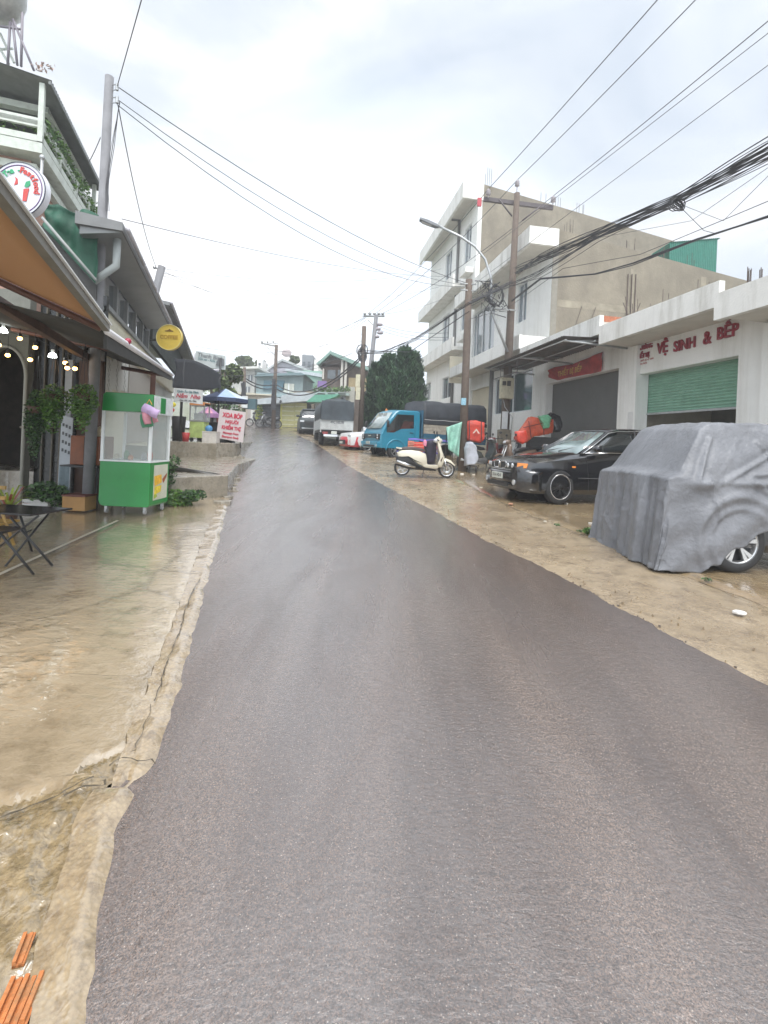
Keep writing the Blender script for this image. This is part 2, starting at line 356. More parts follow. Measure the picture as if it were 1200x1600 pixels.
    cm = N('ShaderNodeMath'); cm.operation = 'MULTIPLY'; K(cw.outputs[0], cm.inputs[0]); K(cp.outputs[0], cm.inputs[1]); K(cm.outputs[0], b.inputs['Coat Weight']); K(bc.outputs[0], b.inputs['Coat Normal'])
    b.inputs['Specular IOR Level'].default_value = .8
    b.inputs['Coat Roughness'].default_value = .22; b.inputs['Coat IOR'].default_value = 2.5
    return m
m_road = road_mat()
m_lap = ground_mat('wet tan concrete', (.30, .23, .145), (.45, .37, .255), (.20, .15, .09), .05, .22, .25, 70, .28, 9, (1.0, 2.0, 1), R(70), .0, .7, .25, coat=1.0)
m_mud = ground_mat('wet muddy concrete', (.20, .145, .07), (.32, .24, .135), (.10, .07, .035), .12, .36, .5, 45, .5, 22, (1, 1, 1), 0, .25, 3.0)
m_gut = ground_mat('wet gutter concrete', (.29, .215, .125), (.39, .305, .195), (.17, .12, .07), .10, .32, .3, 60, .3, 12, (1, 1, 1), 0, .2, 2.4, .0, coat=.7)
m_rsh = ground_mat('shoulder concrete', (.28, .21, .13), (.40, .315, .21), (.17, .125, .08), .12, .40, .5, 70, .3, 16, (1, 1, 1), 0, .25, .9)
m_rap = ground_mat('forecourt concrete', (.27, .19, .105), (.39, .30, .18), (.18, .125, .07), .07, .28, .25, 60, .32, 7, (1, 1, 1), 0, .15, .7, .25, coat=.8)
m_slab = ground_mat('grey slab concrete', (.25, .22, .17), (.36, .32, .26), (.15, .13, .10), .12, .4, .3, 50, .4, 9, (1, 1, 1), 0, .15, 1.5)
m_soil = ground_mat('hill soil', (.10, .13, .05), (.16, .17, .08), (.14, .10, .06), .7, .95, .5, 20, .5, 3, (1, 1, 1), 0, 0, .3)

def interp(tab, y):
    if y <= tab[0][0]:
        (a, b), (c_, d) = tab[0], tab[1]; return b + (y - a) * (d - b) / (c_ - a)
    for (a, b), (c_, d) in zip(tab, tab[1:]):
        if y <= c_: return b + (y - a) * (d - b) / (c_ - a)
    (a, b), (c_, d) = tab[-2], tab[-1]; return d + (y - c_) * (d - b) / (c_ - a)
def edge(px, rag=0.0, seed=0.0):
    tab = sorted((p.y, p.x) for p in (G(u, v) for u, v in px))
    return lambda y: interp(tab, y) + (rag * (noise.noise(Vector((y * 3.1, seed, 0))) + .6 * noise.noise(Vector((y * 11, seed, 3))) + .45 * noise.noise(Vector((y * 31, seed, 5)))) if rag else 0)
XL = edge([(150, 1560), (167, 1400), (192, 1290), (228, 1225), (253, 1180), (277, 1100), (297, 1030), (315, 957), (328, 900), (343, 850), (357, 790), (366, 750), (378, 715), (384, 690), (387, 676)], .022, 1)
XR = edge([(1260, 1110), (1200, 1076), (1150, 1050), (990, 965), (860, 895), (770, 852), (665, 793), (640, 781), (590, 754), (540, 726), (495, 695), (458, 677), (444, 672)], .045, 2)
XG = edge([(205, 1200), (223, 1135), (240, 1100), (257, 1037), (277, 993), (300, 920), (322, 850), (343, 800), (350, 784)], .02, 5)
XS = edge([(1260, 975), (1200, 950), (1100, 912), (960, 858), (913, 837), (852, 813), (796, 791), (740, 763), (700, 748), (640, 722), (560, 700)], .05, 9)
def ys(a, b, n, pw=1.7): return [a + (b - a) * (i / n) ** pw for i in range(n + 1)]
def surf(name, fa, fb, Y, nv, mat, zf, pwx=1.0, kind='structure'):
    mb = MB()
    n = len(Y) - 1
    def f(u, v):
        y = Y[round(u * n)]; a, b = fa(y), fb(y); x = a + (b - a) * v ** pwx
        return (x, y, g(y) + zf(x, y))
    mb.grid(f, n, nv); o = mb.build(name, mat, fix=False)
    if o.data.polygons[0].normal.z < 0: o.data.flip_normals()
    return tag(o, kind=kind)
# terrain
mb = MB(); mb.grid(lambda u, v: (-170 + 340 * u, -12 + 230 * v, g(-12 + 230 * v) - .09 + (max(0, abs(-170 + 340 * u + 5) - 22) * .02 if v > .2 else 0)), 80, 140)
tag(mb.build('ground', m_soil, fix=False), kind='structure')
def zroad(x, y):
    a, b = XL(y), XR(y); t = (x - a) / (b - a)
    return .018 + .03 * math.sin(math.pi * min(1, max(0, t))) + .004 * noise.noise(Vector((x * 1.2, y * .5, 0)))
XL2 = lambda y: XL(y) - .12 - max(0, y - 29) * 1.1
XR2 = lambda y: XR(y) + (max(0, y - 33) * .4)
surf('road', XL2, XR2, ys(-3, 44, 620, 1.6), 24, m_road, zroad)
# gutter between the road and the forecourt on the left
surf('gutter', lambda y: XG(y) - .05 if y > 2.0 else XL(y) - .17 + .04 * noise.noise(Vector((y * 4, 1, 1))), lambda y: XL(y) + .0, ys(-1, 8.9, 260, 1.3), 14,
     m_gut, lambda x, y: .040 - .03 * max(0, 1 - (XL(y) - x) / .06) + .01 * noise.noise(Vector((x * 6, y * 6, 0))) - (.02 if abs(y - 2.02 - .1 * (x + 1)) < .03 else 0))
# forecourt of the cafe with a broken edge near the camera
_ct = sorted((G(u, v).x, G(u, v).y) for u, v in [(-300, 1290), (0, 1268), (60, 1250), (100, 1238), (130, 1205), (165, 1190), (200, 1180), (240, 1185)])
ycr = lambda x: interp(_ct, x) + .03 * noise.noise(Vector((x * 7, 0, 4)))
def zlap(x, y):
    d = y - ycr(x); up = 1 / (1 + math.exp(-max(-40, min(40, d * 22))))
    z = .030 * up + .020 * (1 - up) - .010 * math.exp(-(d * 30) ** 2)
    z += (1 - up) * (.03 * noise.fractal(Vector((x * 6, y * 6, 0)), 1, 2, 4) + .006 * noise.noise(Vector((x * 30, y * 30, 1)))) + up * .006 * noise.noise(Vector((x * 2, y * 2, 0)))
    e = XG(y) - x
    if e < .05 and up > .5: z -= .012
    return z
def nearmix(x, y): return 0
Yl = [.6 + i * .016 for i in range(112)] + ys(2.4, 9.0, 60, 1.0)
mb = MB()
nvx = 300
def fl(u, v):
    y = Yl[round(u * (len(Yl) - 1))]; a = XG(y) if y > 2.05 else XL(y) - .15; x = a - 11.5 * v ** 2.4
    return (x, y, g(y) + zlap(x, y))
mb.grid(fl, len(Yl) - 1, nvx)
for i, f in enumerate(mb.f):
    p = mb.v[f[0]]; mb.mi[i] = 1 if p[1] < ycr(p[0]) - .01 else 0
o = mb.build('forecourt', [m_lap, m_mud], fix=False)
if o.data.polygons[0].normal.z < 0: o.data.flip_normals()
tag(o, kind='structure')
# thin raised joint line in the cafe floor
a, b_ = G(-80, 945), G(184, 820)
mb = MB(); nn = 40; d = (b_ - a).normalized(); pr = Vector((-d.y, d.x, 0)) * .022
for i in range(nn):
    p, q = a.lerp(b_, i / nn), a.lerp(b_, (i + 1) / nn)
    zz = lambda r: g(r.y) + .062
    mb.quad((p.x - pr.x, p.y - pr.y, zz(p)), (q.x - pr.x, q.y - pr.y, zz(q)), (q.x + pr.x, q.y + pr.y, zz(q)), (p.x + pr.x, p.y + pr.y, zz(p)))
tag(mb.build('floor_joint', M('joint mortar', (.42, .38, .30), .4)), kind='structure')
# right side
surf('shoulder', lambda y: XR(y) - .4, lambda y: XS(y) + .05, ys(.2, 34, 160, 1.5), 24, m_rsh,
     lambda x, y: .004 + .012 * noise.fractal(Vector((x * 1.5, y * 1.5, 0)), 1, 2, 3) * min(1, abs(x - XR(y)) * 4) - .012 * (x < XR(y) + .02))
wallx = lambda y: (9.25 - .158 * y) / .987 if y < 40 else 3
surf('parking_area', XS, wallx, ys(.2, 38, 160, 1.5), 40, m_rap,
     lambda x, y: .03 - .028 * math.exp(-((x - XS(y)) * 14) ** 2) + .006 * noise.noise(Vector((x, y, 0))), 1.3)
# raised slabs on the left, each level, the road climbing past them
Y1 = G(300, 789).y; Z1 = P(300, 746, Y1).z
def onz(u, v, z):
    x, zz = ray(u, v); t = (z - EYE) / zz; return Vector((x * t, t, z))
q2 = onz(320, 716, Z1); Y2 = q2.y; Z2 = P(320, 692, Y2).z
print('SLABS', Y1, Z1, Y2, Z2, 'xl', XL(Y1), XL(Y2))
def slab_obj(name, poly, z0, z1, mat, kind='structure'):
    pts = []
    for (x0, y0), (x1, y1) in zip(poly, poly[1:] + poly[:1]):
        L_ = math.hypot(x1 - x0, y1 - y0); k = max(1, int(L_ / .15))
        for i in range(k):
            t = i / k; x, y = x0 + (x1 - x0) * t, y0 + (y1 - y0) * t
            pts.append((x + .03 * noise.noise(Vector((x * 3, y * 3, 7))), y + .04 * noise.noise(Vector((x * 3, y * 3, 2)))))
    mb = MB(); mb.prism(pts, 'z', z0, z1); return tag(mb.build(name, mat, bev=.02), kind=kind)
xa = XL(Y1 + .5) - .02
slab_obj('lower_terrace', [(-9.5, Y1 - .25), (G(262, 792).x, Y1 - .1), (G(335, 777).x - .1, Y1 + .35), (XL(Y1 + .8) - .06, Y1 + .8), (XL(10.5) + .0, 10.5), (XL(12.5) + .05, 12.5), (XL(14.5) + .05, Y2 + 1.5), (-9.5, Y2 + 1.5)], -.2, Z1, m_slab)
slab_obj('upper_terrace', [(-10, Y2), (onz(258, 706, Z1).x, Y2), (onz(345, 716, Z1).x, Y2 + .05), (onz(360, 712, Z1).x, Y2 + .9), (XL(17) - .05, 17), (XL(19) + .0, 19), (XL(22) + .1, 23), (-10, 23)], .2, Z2, m_slab)
slab_obj('side_yard', [(-14, 22.6), (XL(23) - .2, 22.6), (XL(28) - .3, 28), (-12, 31), (-22, 31)], .2, g(24.5), m_slab)
# stepped wash of broken concrete beside the terraces
mb = MB()
for k in range(26):
    y = rnd(8.2, 17); x = XL(y) - rnd(-.05, .25); r_ = rnd(.05, .16)
    n_ = random.randint(4, 6); a0 = rnd(0, 6); mb.prism([(x + r_ * rnd(.7, 1.2) * math.cos(a0 + 6.283 * i / n_), y + r_ * rnd(.7, 1.2) * math.sin(a0 + 6.283 * i / n_)) for i in range(n_)], 'z', g(y) - .05, g(y) + rnd(.03, .09))
tag(mb.build('rubble', m_slab, bev=.008), kind='stuff')

# cracks: thin dark broken lines lying in the concrete
m_crack = M('dirt filled crack', (.07, .055, .035), .6, var=.4, vs=20)
def crack(px, w_, lift, seed, name='crack', step=.03, rag=.02):
    pts = [G(u, v, lift) for u, v in px]; mb = MB(); random.seed(seed); L_ = []; R_ = []
    for a, b in zip(pts, pts[1:]):
        n = max(2, int((b - a).length / step)); d = (b - a).normalized(); nn = Vector((-d.y, d.x, 0))
        for i in range(n):
            p = a.lerp(b, i / n) + nn * rag * noise.noise(Vector((a.x * 9 + i * .35, seed, 0))); ww = w_ * (.25 + abs(noise.noise(Vector((i * .4, seed * 3.1, a.y)))) * 1.8)
            z = g(p.y) + lift; L_.append((p.x + nn.x * ww, p.y + nn.y * ww, z)); R_.append((p.x - nn.x * ww * rnd(.3, 1), p.y - nn.y * ww, z))
    vs = L_ + R_; k = len(L_); mb.add(vs, [(i, i + 1, k + i + 1, k + i) for i in range(k - 1)]); return tag(mb.build(name, m_crack), kind='structure')
crack([(0, 1278), (50, 1256), (90, 1242), (128, 1220), (165, 1205)], .007, .052, 3)
crack([(100, 1243), (130, 1228), (165, 1226), (162, 1210)], .005, .053, 4)
crack([(170, 1196), (190, 1184), (215, 1190), (240, 1184), (252, 1200)], .006, .056, 5)
crack([(238, 1100), (224, 1133), (212, 1170), (190, 1178)], .004, .056, 6)
crack([(283, 980), (262, 1030), (248, 1075), (240, 1100)], .005, .056, 7)
crack([(312, 905), (300, 925), (288, 955), (283, 980)], .006, .056, 8)
crack([(1040, 880), (1090, 900), (1140, 930), (1200, 952)], .006, .034, 9)
crack([(1105, 900), (1150, 912), (1200, 928)], .005, .036, 10)
crack([(740, 763), (770, 778), (796, 791), (830, 806), (852, 813)], .012, .020, 11)
crack([(852, 813), (885, 826), (913, 838), (935, 848)], .008, .020, 12)
crack([(770, 845), (785, 852), (800, 856)], .010, .026, 13)
crack([(0, 1060), (90, 1052), (200, 1056), (262, 1050)], .002, .050, 14)
# ================= RIGHT SIDE: BUILDINGS =================
WD = 9.1
white = M('white painted render', (.78, .77, .73), .75, var=.05, vs=3, bump=.25, bs=25, dirt=.65, dcol=(.34, .32, .26), ds=1.8, dstretch=.15, dlo=.47, dhi=.72)
white2 = M('clean white render', (.82, .82, .79), .7, var=.04, vs=2, bump=.15, bs=30, dirt=.5, dcol=(.44, .42, .36), ds=1.6, dstretch=.12, dlo=.5, dhi=.75)
cream = M('cream render', (.66, .60, .46), .75, var=.06, dirt=.4, dcol=(.36, .31, .24))
bare = M('bare cement render', (.25, .22, .17), .9, var=.2, vs=.9, bump=.5, bs=14, dirt=.9, dcol=(.17, .15, .12), ds=.8, dstretch=.6, dlo=.42, dhi=.66)
soffit = M('soffit paint', (.62, .59, .53), .8, var=.08, vs=2, dirt=.3, dcol=(.35, .3, .24))
brick = M('raw hollow brick', (.42, .15, .08), .85, var=.3, vs=14, bump=.5, bs=30, dirt=.5, dcol=(.35, .32, .28))
darkin = M('dark interior', (.035, .033, .03), .8, var=.2)
greysh = M('grey painted shutter', (.115, .115, .11), .5, var=.1, vs=2)
glassm = M('window glass', (.05, .07, .085), .05, var=.25, vs=.6, spec=.9, coat=.5)
glassb = M('bluish window glass', (.16, .20, .23), .06, var=.25, vs=.5, spec=1, coat=.7)
alum = M('white window frame', (.70, .72, .72), .4, var=.05)
rust = M('rusty corrugated iron', (.12, .115, .11), .6, metal=.3, var=.3, vs=4, dirt=.7, dcol=(.20, .10, .06), ds=3, dstretch=1)
steel = M('galvanised steel', (.45, .46, .46), .4, metal=.7, var=.15, vs=10)
pvc = M('grey drain pipe', (.16, .16, .155), .5, var=.1)
redp = M('red sign letters', (.30, .02, .035), .5, var=.3, vs=9)
banner = M('red banner cloth', (.38, .035, .03), .6, var=.35, vs=3, bump=.4, bs=6)
yel = M('yellow print', (.62, .38, .08), .6, var=.3, vs=8)
greensh = M('green roller shutter', (.20, .38, .28), .45, var=.12, vs=3, dirt=.3, dcol=(.10, .2, .14), ds=2)
rebar = M('rusty rebar', (.10, .075, .065), .7, var=.3)

def wall_with_holes(mb, D0, D1, s0, s1, z0, z1, holes):
    """wall slab (x from D0 to D1) with rectangular openings (sa,sb,za,zb)"""
    cuts = sorted({s0, s1, *[h[0] for h in holes], *[h[1] for h in holes]})
    for a, b in zip(cuts, cuts[1:]):
        if b <= s0 or a >= s1: continue
        hs = sorted([h for h in holes if h[0] <= a + 1e-6 and h[1] >= b - 1e-6], key=lambda h: h[2]); z = z0
        for h in hs:
            if h[2] > z: mb.box(D0, D1, a, b, z, h[2])
            z = h[3]
        if z < z1: mb.box(D0, D1, a, b, z, z1)
def stubs(par, L_, mt=None, nm='rebar'):
    for pts, r in L_:
        b_ = MB(); b_.tube(pts, r, 4); b_.build(nm, mt or rebar, par)
def WS(u, v=650, D=WD): return FR(9.1, u, v, D)[1]
def WZ(u, v, D=WD): return FR(9.1, u, v, D)[2]
def corr(mb, p0, p1, q0, q1, n, amp, th=.004):
    """corrugated sheet between edge p0-p1 and edge q0-q1, ridges running p->q"""
    p0, p1, q0, q1 = map(Vector, (p0, p1, q0, q1)); nn = (p1 - p0).cross(q0 - p0).normalized()
    N = n * 4; a = []; 
    for i in range(N + 1):
        t = i / N; o = nn * amp * math.sin(2 * math.pi * t * n)
        a.append((p0.lerp(p1, t) + o, q0.lerp(q1, t) + o))
    vs = [x for pr in a for x in pr] + [x - nn * th for pr in a for x in pr]; m = 2 * (N + 1)
    fs = [(2 * i, 2 * i + 2, 2 * i + 3, 2 * i + 1) for i in range(N)] + [(m + 2 * i + 1, m + 2 * i + 3, m + 2 * i + 2, m + 2 * i) for i in range(N)]
    mb.add(vs, fs)

def shutter(mb, D, s0, s1, z0, z1, pitch=.075, d=.012):
    n = max(2, int((z1 - z0) / pitch)); rows = []
    for i in range(n * 4 + 1):
        z = z0 + (z1 - z0) * i / (n * 4); rows.append(((D - d * math.sin(2 * math.pi * i / 4)), z))
    vs = [(x, s, z) for x, z in rows for s in (s0, s1)]
    mb.add(vs, [(2 * i, 2 * i + 1, 2 * i + 3, 2 * i + 2) for i in range(len(rows) - 1)])

sA, sB = 5.2, 0
s_sh = [WS(1152, 600), WS(999, 600)]           # green shutter opening
s_12 = FR(9.1, 936, 520, 8.0)[1]               # party line of the two shops
s_01 = FR(9.1, 1123, 470, 8.0)[1]
s_gr = [WS(966, 600), WS(849, 600)]
s_end = 17.6
ztop_g = WZ(1009, 583); ztop_r = WZ(966, 575)
print('shop', s_sh, s_12, s_01, s_gr, ztop_g, ztop_r)
gz = lambda s: gf(9.1, WD, s)
# -- shop with the green shutter
t = thing('shop', 'single storey white shop with a half lowered green roller shutter and red lettering', 'shop', (WD, s_01, gz(s_01)), 9.1, 'row of single storey shops')
mb = MB(); wall_with_holes(mb, WD, WD + .28, s_01, s_12, gz(s_01) - .5, 4.62, [(s_sh[0], s_sh[1], gz(s_01) - .5, ztop_g)]); mb.build('front_wall', white2, t)
mb = MB(); mb.box(WD - .02, WD - .002 + .02, s_12 - .9, s_12 - .002, gz(s_12) - .4, 4.60) if 0 else mb.box(WD - .12, WD - .002, s_12 - .32, s_12 - .003, gz(s_12) - .4, 4.6); mb.build('pilaster', white2, t)
mb = MB(); mb.box(8.0, 8.13, s_01 + .002, s_12, 4.60, 5.12); mb.build('fascia', white, t)
mb = MB(); mb.box(8.13, 16, s_01 + .002, s_12, 4.62, 4.80); mb.build('roof_slab', soffit, t)
mb = MB(); mb.box(WD + .3, 16, s_12 - .12, s_12 - .004, gz(s_12) - .4, 4.62); mb.build('side_wall', bare, t)
mb = MB(); mb.box(8.13, 9.6, s_12 - .1, s_12 - .004, 4.81, 5.1); mb.build('parapet_return', brick, t)
mb = MB(); shutter(mb, WD + .3, s_sh[0] - .02, s_sh[1] + .02, WZ(1009, 646, WD + .3), ztop_g + .05); mb.build('roller_shutter', greensh, t)
mb = MB(); mb.box(WD + .26, WD + .33, s_sh[0] - .0, s_sh[1], WZ(1009, 646, WD + .3) - .05, WZ(1009, 646, WD + .3)); mb.build('shutter_rail', steel, t)
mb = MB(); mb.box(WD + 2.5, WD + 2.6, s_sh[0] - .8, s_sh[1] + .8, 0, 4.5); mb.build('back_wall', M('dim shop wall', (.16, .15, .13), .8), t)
mb = MB(); mb.box(WD + .3, WD + 3, s_sh[0] - .5, s_sh[1] + .6, gz(s_sh[0]) - .1, gz(s_sh[0]) + .06); mb.build('shop_floor', soffit, t)
def wall_text(par, body, u, v, width_to, size, nm='lettering', mat=redp, D=WD, bold=.012, depth=.02, shear=0, extra=1.0):
    x, s, z = FR(9.1, u, v, D - depth - .002); o = OFF[par.name]
    m = plane_mtx((x - o[0], s - o[1], z - o[2]), (0, -1, 0), (0, 0, 1))
    return text_part(nm, body, size, mat, par, m, depth, extra, bold, 'LEFT', shear)
wall_text(t, 'VỆ', 1027, 546, 0, .40, bold=.008, extra=.80, depth=.02); wall_text(t, 'SINH', 1052.5, 543, 0, .37, bold=.007, extra=.86, depth=.02); wall_text(t, '&', 1099, 530, 0, .42, bold=.007, extra=.82, depth=.02)
wall_text(t, 'BẾP', 1120, 523, 0, .39, bold=.007, extra=.85, depth=.02)
wall_text(t, 'CỬA HÀNG', 990.5, 547, 0, .17, bold=.003, extra=.82); wall_text(t, 'THIẾT BỊ', 992.5, 559, 0, .17, bold=.003, extra=.82)
wall_text(t, 'Chuyên thiết bị vệ sinh\nbếp và phụ kiện', 989.5, 569, 0, .085, depth=.003, bold=0, mat=M('thin red print', (.45, .12, .10), .6))
ST = []
for k in range(12):
    s = s_12 - .5 - .25 * (k // 4) * 4 - rnd(0, .15); x = 8.9 + rnd(-.2, .6); h = rnd(.4, .75)
    ST.append(([(x, s, 4.8), (x, s, 5.1 + h)], .007))
x, s, z = FR(9.1, 985, 485, 9.3)
for k in range(5): ST.append(([(9.3 + rnd(-.05, .1), s + rnd(-.35, .3), 4.8), (9.3 + rnd(-.1, .1), s + rnd(-.35, .3), z + rnd(.1, .45))], .011))
stubs(t, ST)
# a notice taped to the pillar
x, s, z = FR(9.1, 968, 660, WD - .125)
mb = MB(); mb.box(WD - .128, WD - .121, s_12 - .26, s_12 - .04, WZ(968, 674), WZ(968, 646)); n_ = mb.build('notice', M('paper notice', (.62, .62, .60), .7, var=.2, vs=60), t)
# -- shop 3 with grey shutter, banner, awning
t = thing('shop', 'single storey white shop with a dark grey shutter and a torn red banner', 'shop', (WD, s_12, gz(s_12)), 9.1, 'row of single storey shops')
win = [WS(832, 600), WS(771, 600)]
zw = (WZ(832, 640), WZ(832, 574))
gar = [WS(765, 600), WS(734, 600)]
mb = MB(); wall_with_holes(mb, WD, WD + .28, s_12 + .002, s_end - .0, gz(s_12) - .5, 5.1, [(s_gr[0], s_end - .12, 0, ztop_r)]); mb.build('front_wall', white2, t)
mb = MB(); mb.box(8.0, 8.13, s_12 + .002, s_end, 4.9, 5.44); mb.build('fascia', white, t)
mb = MB(); mb.box(8.13, 16, s_12 + .012, s_end, 5.1, 5.26); mb.build('roof_slab', soffit, t)
mb = MB(); mb.box(8.13, 9.7, s_12 + .006, s_12 + .11, 5.262, 5.43); mb.build('parapet_return', brick, t)
mb = MB(); mb.box(WD + .3, 16, s_12 + .01, s_12 + .11, 4.81, 5.1); mb.build('side_wall', bare, t)
mb = MB(); mb.box(WD + .3, WD + .36, s_gr[0], s_end - .1, gz(s_12) - .3, ztop_r); mb.build('shutter_panel', greysh, t)
mb = MB()
sb0, sb1 = WS(944, 560), WS(858, 590)
def bf(u, v):
    s = sb0 + (sb1 - sb0) * u; top = WZ(944, 550) + (.10 * math.sin(u * 3.1)) * -1 - .0 * u; top -= .12 * max(0, u - .85) * 6
    bot = WZ(944, 580) + .06 * u + (.18 * max(0, u - .8) * 5)
    return (WD - .05 - .03 * math.sin(u * 9 + v * 3) - .02 * math.sin(v * 8 + u * 21), s, top + (bot - top) * v)
mb.grid(bf, 40, 10); bn = mb.build('banner', banner, None, off=(WD - .06, sb0, WZ(944, 570)), deg=9.1); md = bn.modifiers.new('thickness', 'SOLIDIFY'); md.thickness = .004
tag(bn, 'faded red cloth banner drooping under the soffit over the grey shutter', 'banner')
o = (WD - .06, sb0, WZ(944, 570)); 
def bt(body, fs_, dz, size, mt):
    p = (WD - .13 - o[0], sb0 + (sb1 - sb0) * fs_ - o[1], WZ(944, 565) + dz - o[2]); return text_part('print', body, size, mt, bn, plane_mtx(p, (0, -1, 0), (0, 0, 1)), .001, 1, .004)
bt('THIẾT BỊ BẾP', .52, -.08, .26, yel)
# metal awning
aw = [12.6, 18.7]
A = thing('metal_awning', 'rusty dark corrugated awning on thin steel rods in front of the grey shutter shop', 'awning', (7.1, aw[0], 4.75), 9.1)
mb = MB(); corr(mb, (7.0, aw[0], 4.80), (7.0, aw[1], 4.76), (8.75, aw[0], 4.86), (8.75, aw[1], 4.82), 44, .014); mb.build('roof_sheet', rust, A)
mb = MB()
for s in (aw[0] + .1, aw[0] + 3, aw[1] - .2): mb.tube([(7.1, s, 4.70), (9.08, s, 4.62)], .03, 6); mb.tube([(7.1, s, 4.68), (8.7, s, 4.80)], .02, 6)
mb.tube([(7.1, aw[0], 4.70), (7.1, aw[1], 4.70)], .02, 6); mb.tube([(8.0, aw[0], 4.74), (8.0, aw[1], 4.74)], .02, 6); mb.build('steel_frame', steel, A)
mb = MB()
for s in (16.2, 16.9, 17.7, 18.6): mb.tube([(7.3, s, 4.72), (7.3, s, 4.30)], .014, 5)
mb.tube([(7.3, 16.2, 4.30), (7.3, 18.6, 4.30)], .016, 5); mb.tube([(7.3, 16.2, 4.62), (7.3, 18.6, 4.62)], .016, 5); mb.build('hanging_rail', rust, A)
# -- shop 1 (right edge): fascia only in view
t = thing('shop', 'single storey white shop at the right edge with a wide plain fascia', 'shop', (WD, 3, gz(3)), 9.1, 'row of single storey shops')
mb = MB(); wall_with_holes(mb, WD, WD + .28, 2, s_01 - .002, gz(4) - .7, 4.35, [(3.2, WS(1290, 600), 0, 3.3)]); mb.build('front_wall', white2, t)
mb = MB(); mb.box(7.9, 8.03, 2, s_01, 4.30, 4.83); mb.build('fascia', white, t)
mb = MB(); mb.box(8.03, 16, 2, s_01 - .01, 4.36, 4.5); mb.build('roof_slab', soffit, t)
mb = MB(); mb.box(WD + .3, WD + .34, 3.1, WS(1280, 600), 0, 3.3); mb.build('shutter_panel', greysh, t)
mb = MB(); mb.box(WD - .12, WD - .002, WS(1198, 600) - .3, WS(1196, 600), gz(5) - .3, 4.3); mb.build('pilaster', white2, t)
mb = MB(); mb.box(8.6, 10.3, s_01 - .10, s_01 - .01, 4.5, 5.0); mb.build('parapet', brick, t)
ST = []
for k in range(8):
    x, s, z = FR(9.1, rnd(1163, 1192), 425, 8.7); ST.append(([(8.7, s, 4.5), (8.7 + rnd(-.02, .02), s, z + rnd(0, .12))], .008))
stubs(t, ST)

# -- House B : two storeys, deep white eaves, bare side wall
HB = thing('house', 'two storey white house with deep eaves, balcony and a bare cement side wall', 'house', (9.2, s_end, gz(s_end)), 9.1, 'tall white houses')
B1 = 26.6; B0 = s_end; T = 10.05
bw = [(FR(9.1, 823, 470, 9.2)[1], FR(9.1, 808, 470, 9.2)[1], WZ(816, 502, 9.2), WZ(816, 442, 9.2)),
      (FR(9.1, 772, 520, 9.2)[1], FR(9.1, 734, 520, 9.2)[1], 6.0, WZ(760, 478, 9.2)),
      (FR(9.1, 711, 520, 9.2)[1], FR(9.1, 697, 520, 9.2)[1], 6.35, WZ(704, 482, 9.2))]
garB = (FR(9.1, 765, 600, 9.2)[1], FR(9.1, 731, 600, 9.2)[1], 0, FR(9.1, 763, 603, 9.2)[2])
winB = (FR(9.1, 832, 600, 9.2)[1], FR(9.1, 773, 600, 9.2)[1], FR(9.1, 832, 641, 9.2)[2], FR(9.1, 832, 574, 9.2)[2])
mb = MB(); wall_with_holes(mb, 9.2, 9.45, B0 + .004, B1, gz(B0) - .6, T - .6, bw + [garB, winB]); mb.build('front_wall', white2, HB)
mb = MB()
mb.hexa([(9.45, B0 - .0, 0), (19, B0, 0), (19, B0 + .22, 0), (9.45, B0 + .22, 0)], [(9.45, B0, T + .18), (19, B0, T + .18 - 1.33), (19, B0 + .22, T + .18 - 1.33), (9.45, B0 + .22, T + .18)]); mb.build('side_wall', bare, HB)
mb = MB(); mb.box(9.2, 9.448, B0 - .012, B0 + .003, 5.4, T + .18); mb.build('wall_edge', M('grey mortar edge', (.25, .235, .2), .9), HB)
mb = MB(); mb.box(8.0, 8.14, B0 - .42, B1, 9.38, 10.05); mb.box(8.14, 9.2, B0 - .42, B0 - .30, 9.38, 10.05); mb.build('eaves_band', white, HB)
mb = MB(); mb.box(8.14, 9.2, B0 - .298, B1, 9.44, 9.6); mb.box(9.46, 18.9, B0 + .23, B1, 8.6, 8.7); mb.build('roof_slab', soffit, HB)
mb = MB(); mb.box(8.0, 8.12, B0 + .1, B1 + .4, 5.46, 6.02); mb.box(8.12, 9.18, B0 + .1, B0 + .22, 5.46, 6.0); mb.build('balcony_parapet', white, HB)
mb = MB(); mb.box(8.12, 9.18, B0 + .222, B1, 5.48, 5.62); mb.build('balcony_slab', soffit, HB)
def window(par, D, a, b, z0, z1, gm=glassb, bars=1, nm='window', fm=alum):
    mb = MB(); mb.box(D + .14, D + .17, a, b, z0, z1); w_ = mb.build(nm, gm, par)
    mb = MB(); f = .05
    mb.box(D + .07, D + .13, a, a + f, z0, z1); mb.box(D + .07, D + .13, b - f, b, z0, z1); mb.box(D + .07, D + .13, a + f, b - f, z0, z0 + f); mb.box(D + .07, D + .13, a + f, b - f, z1 - f, z1)
    for k in range(bars):
        c_ = a + (b - a) * (k + 1) / (bars + 1); mb.box(D + .08, D + .13, c_ - .025, c_ + .025, z0 + f, z1 - f)
    mb.build('frame', fm, w_); return w_
window(HB, 9.2, *bw[0], bars=1); window(HB, 9.2, *bw[1], bars=3, nm='balcony_door'); window(HB, 9.2, *bw[2], bars=1)
mb = MB(); mb.box(9.34, 9.38, garB[0], garB[1], .5, garB[3])
for k in range(8): mb.box(9.325, 9.34, garB[0], garB[1], .9 + k * .29, .93 + k * .29)
mb.build('garage_door', cream, HB)
mb = MB(); mb.tube([(9.12, winB[1] + .25, .5), (9.12, winB[1] + .25, 5.45)], .11, 8); mb.build('drain_pipe', pvc, HB)
window(HB, 9.2, *winB, gm=glassm, bars=1)
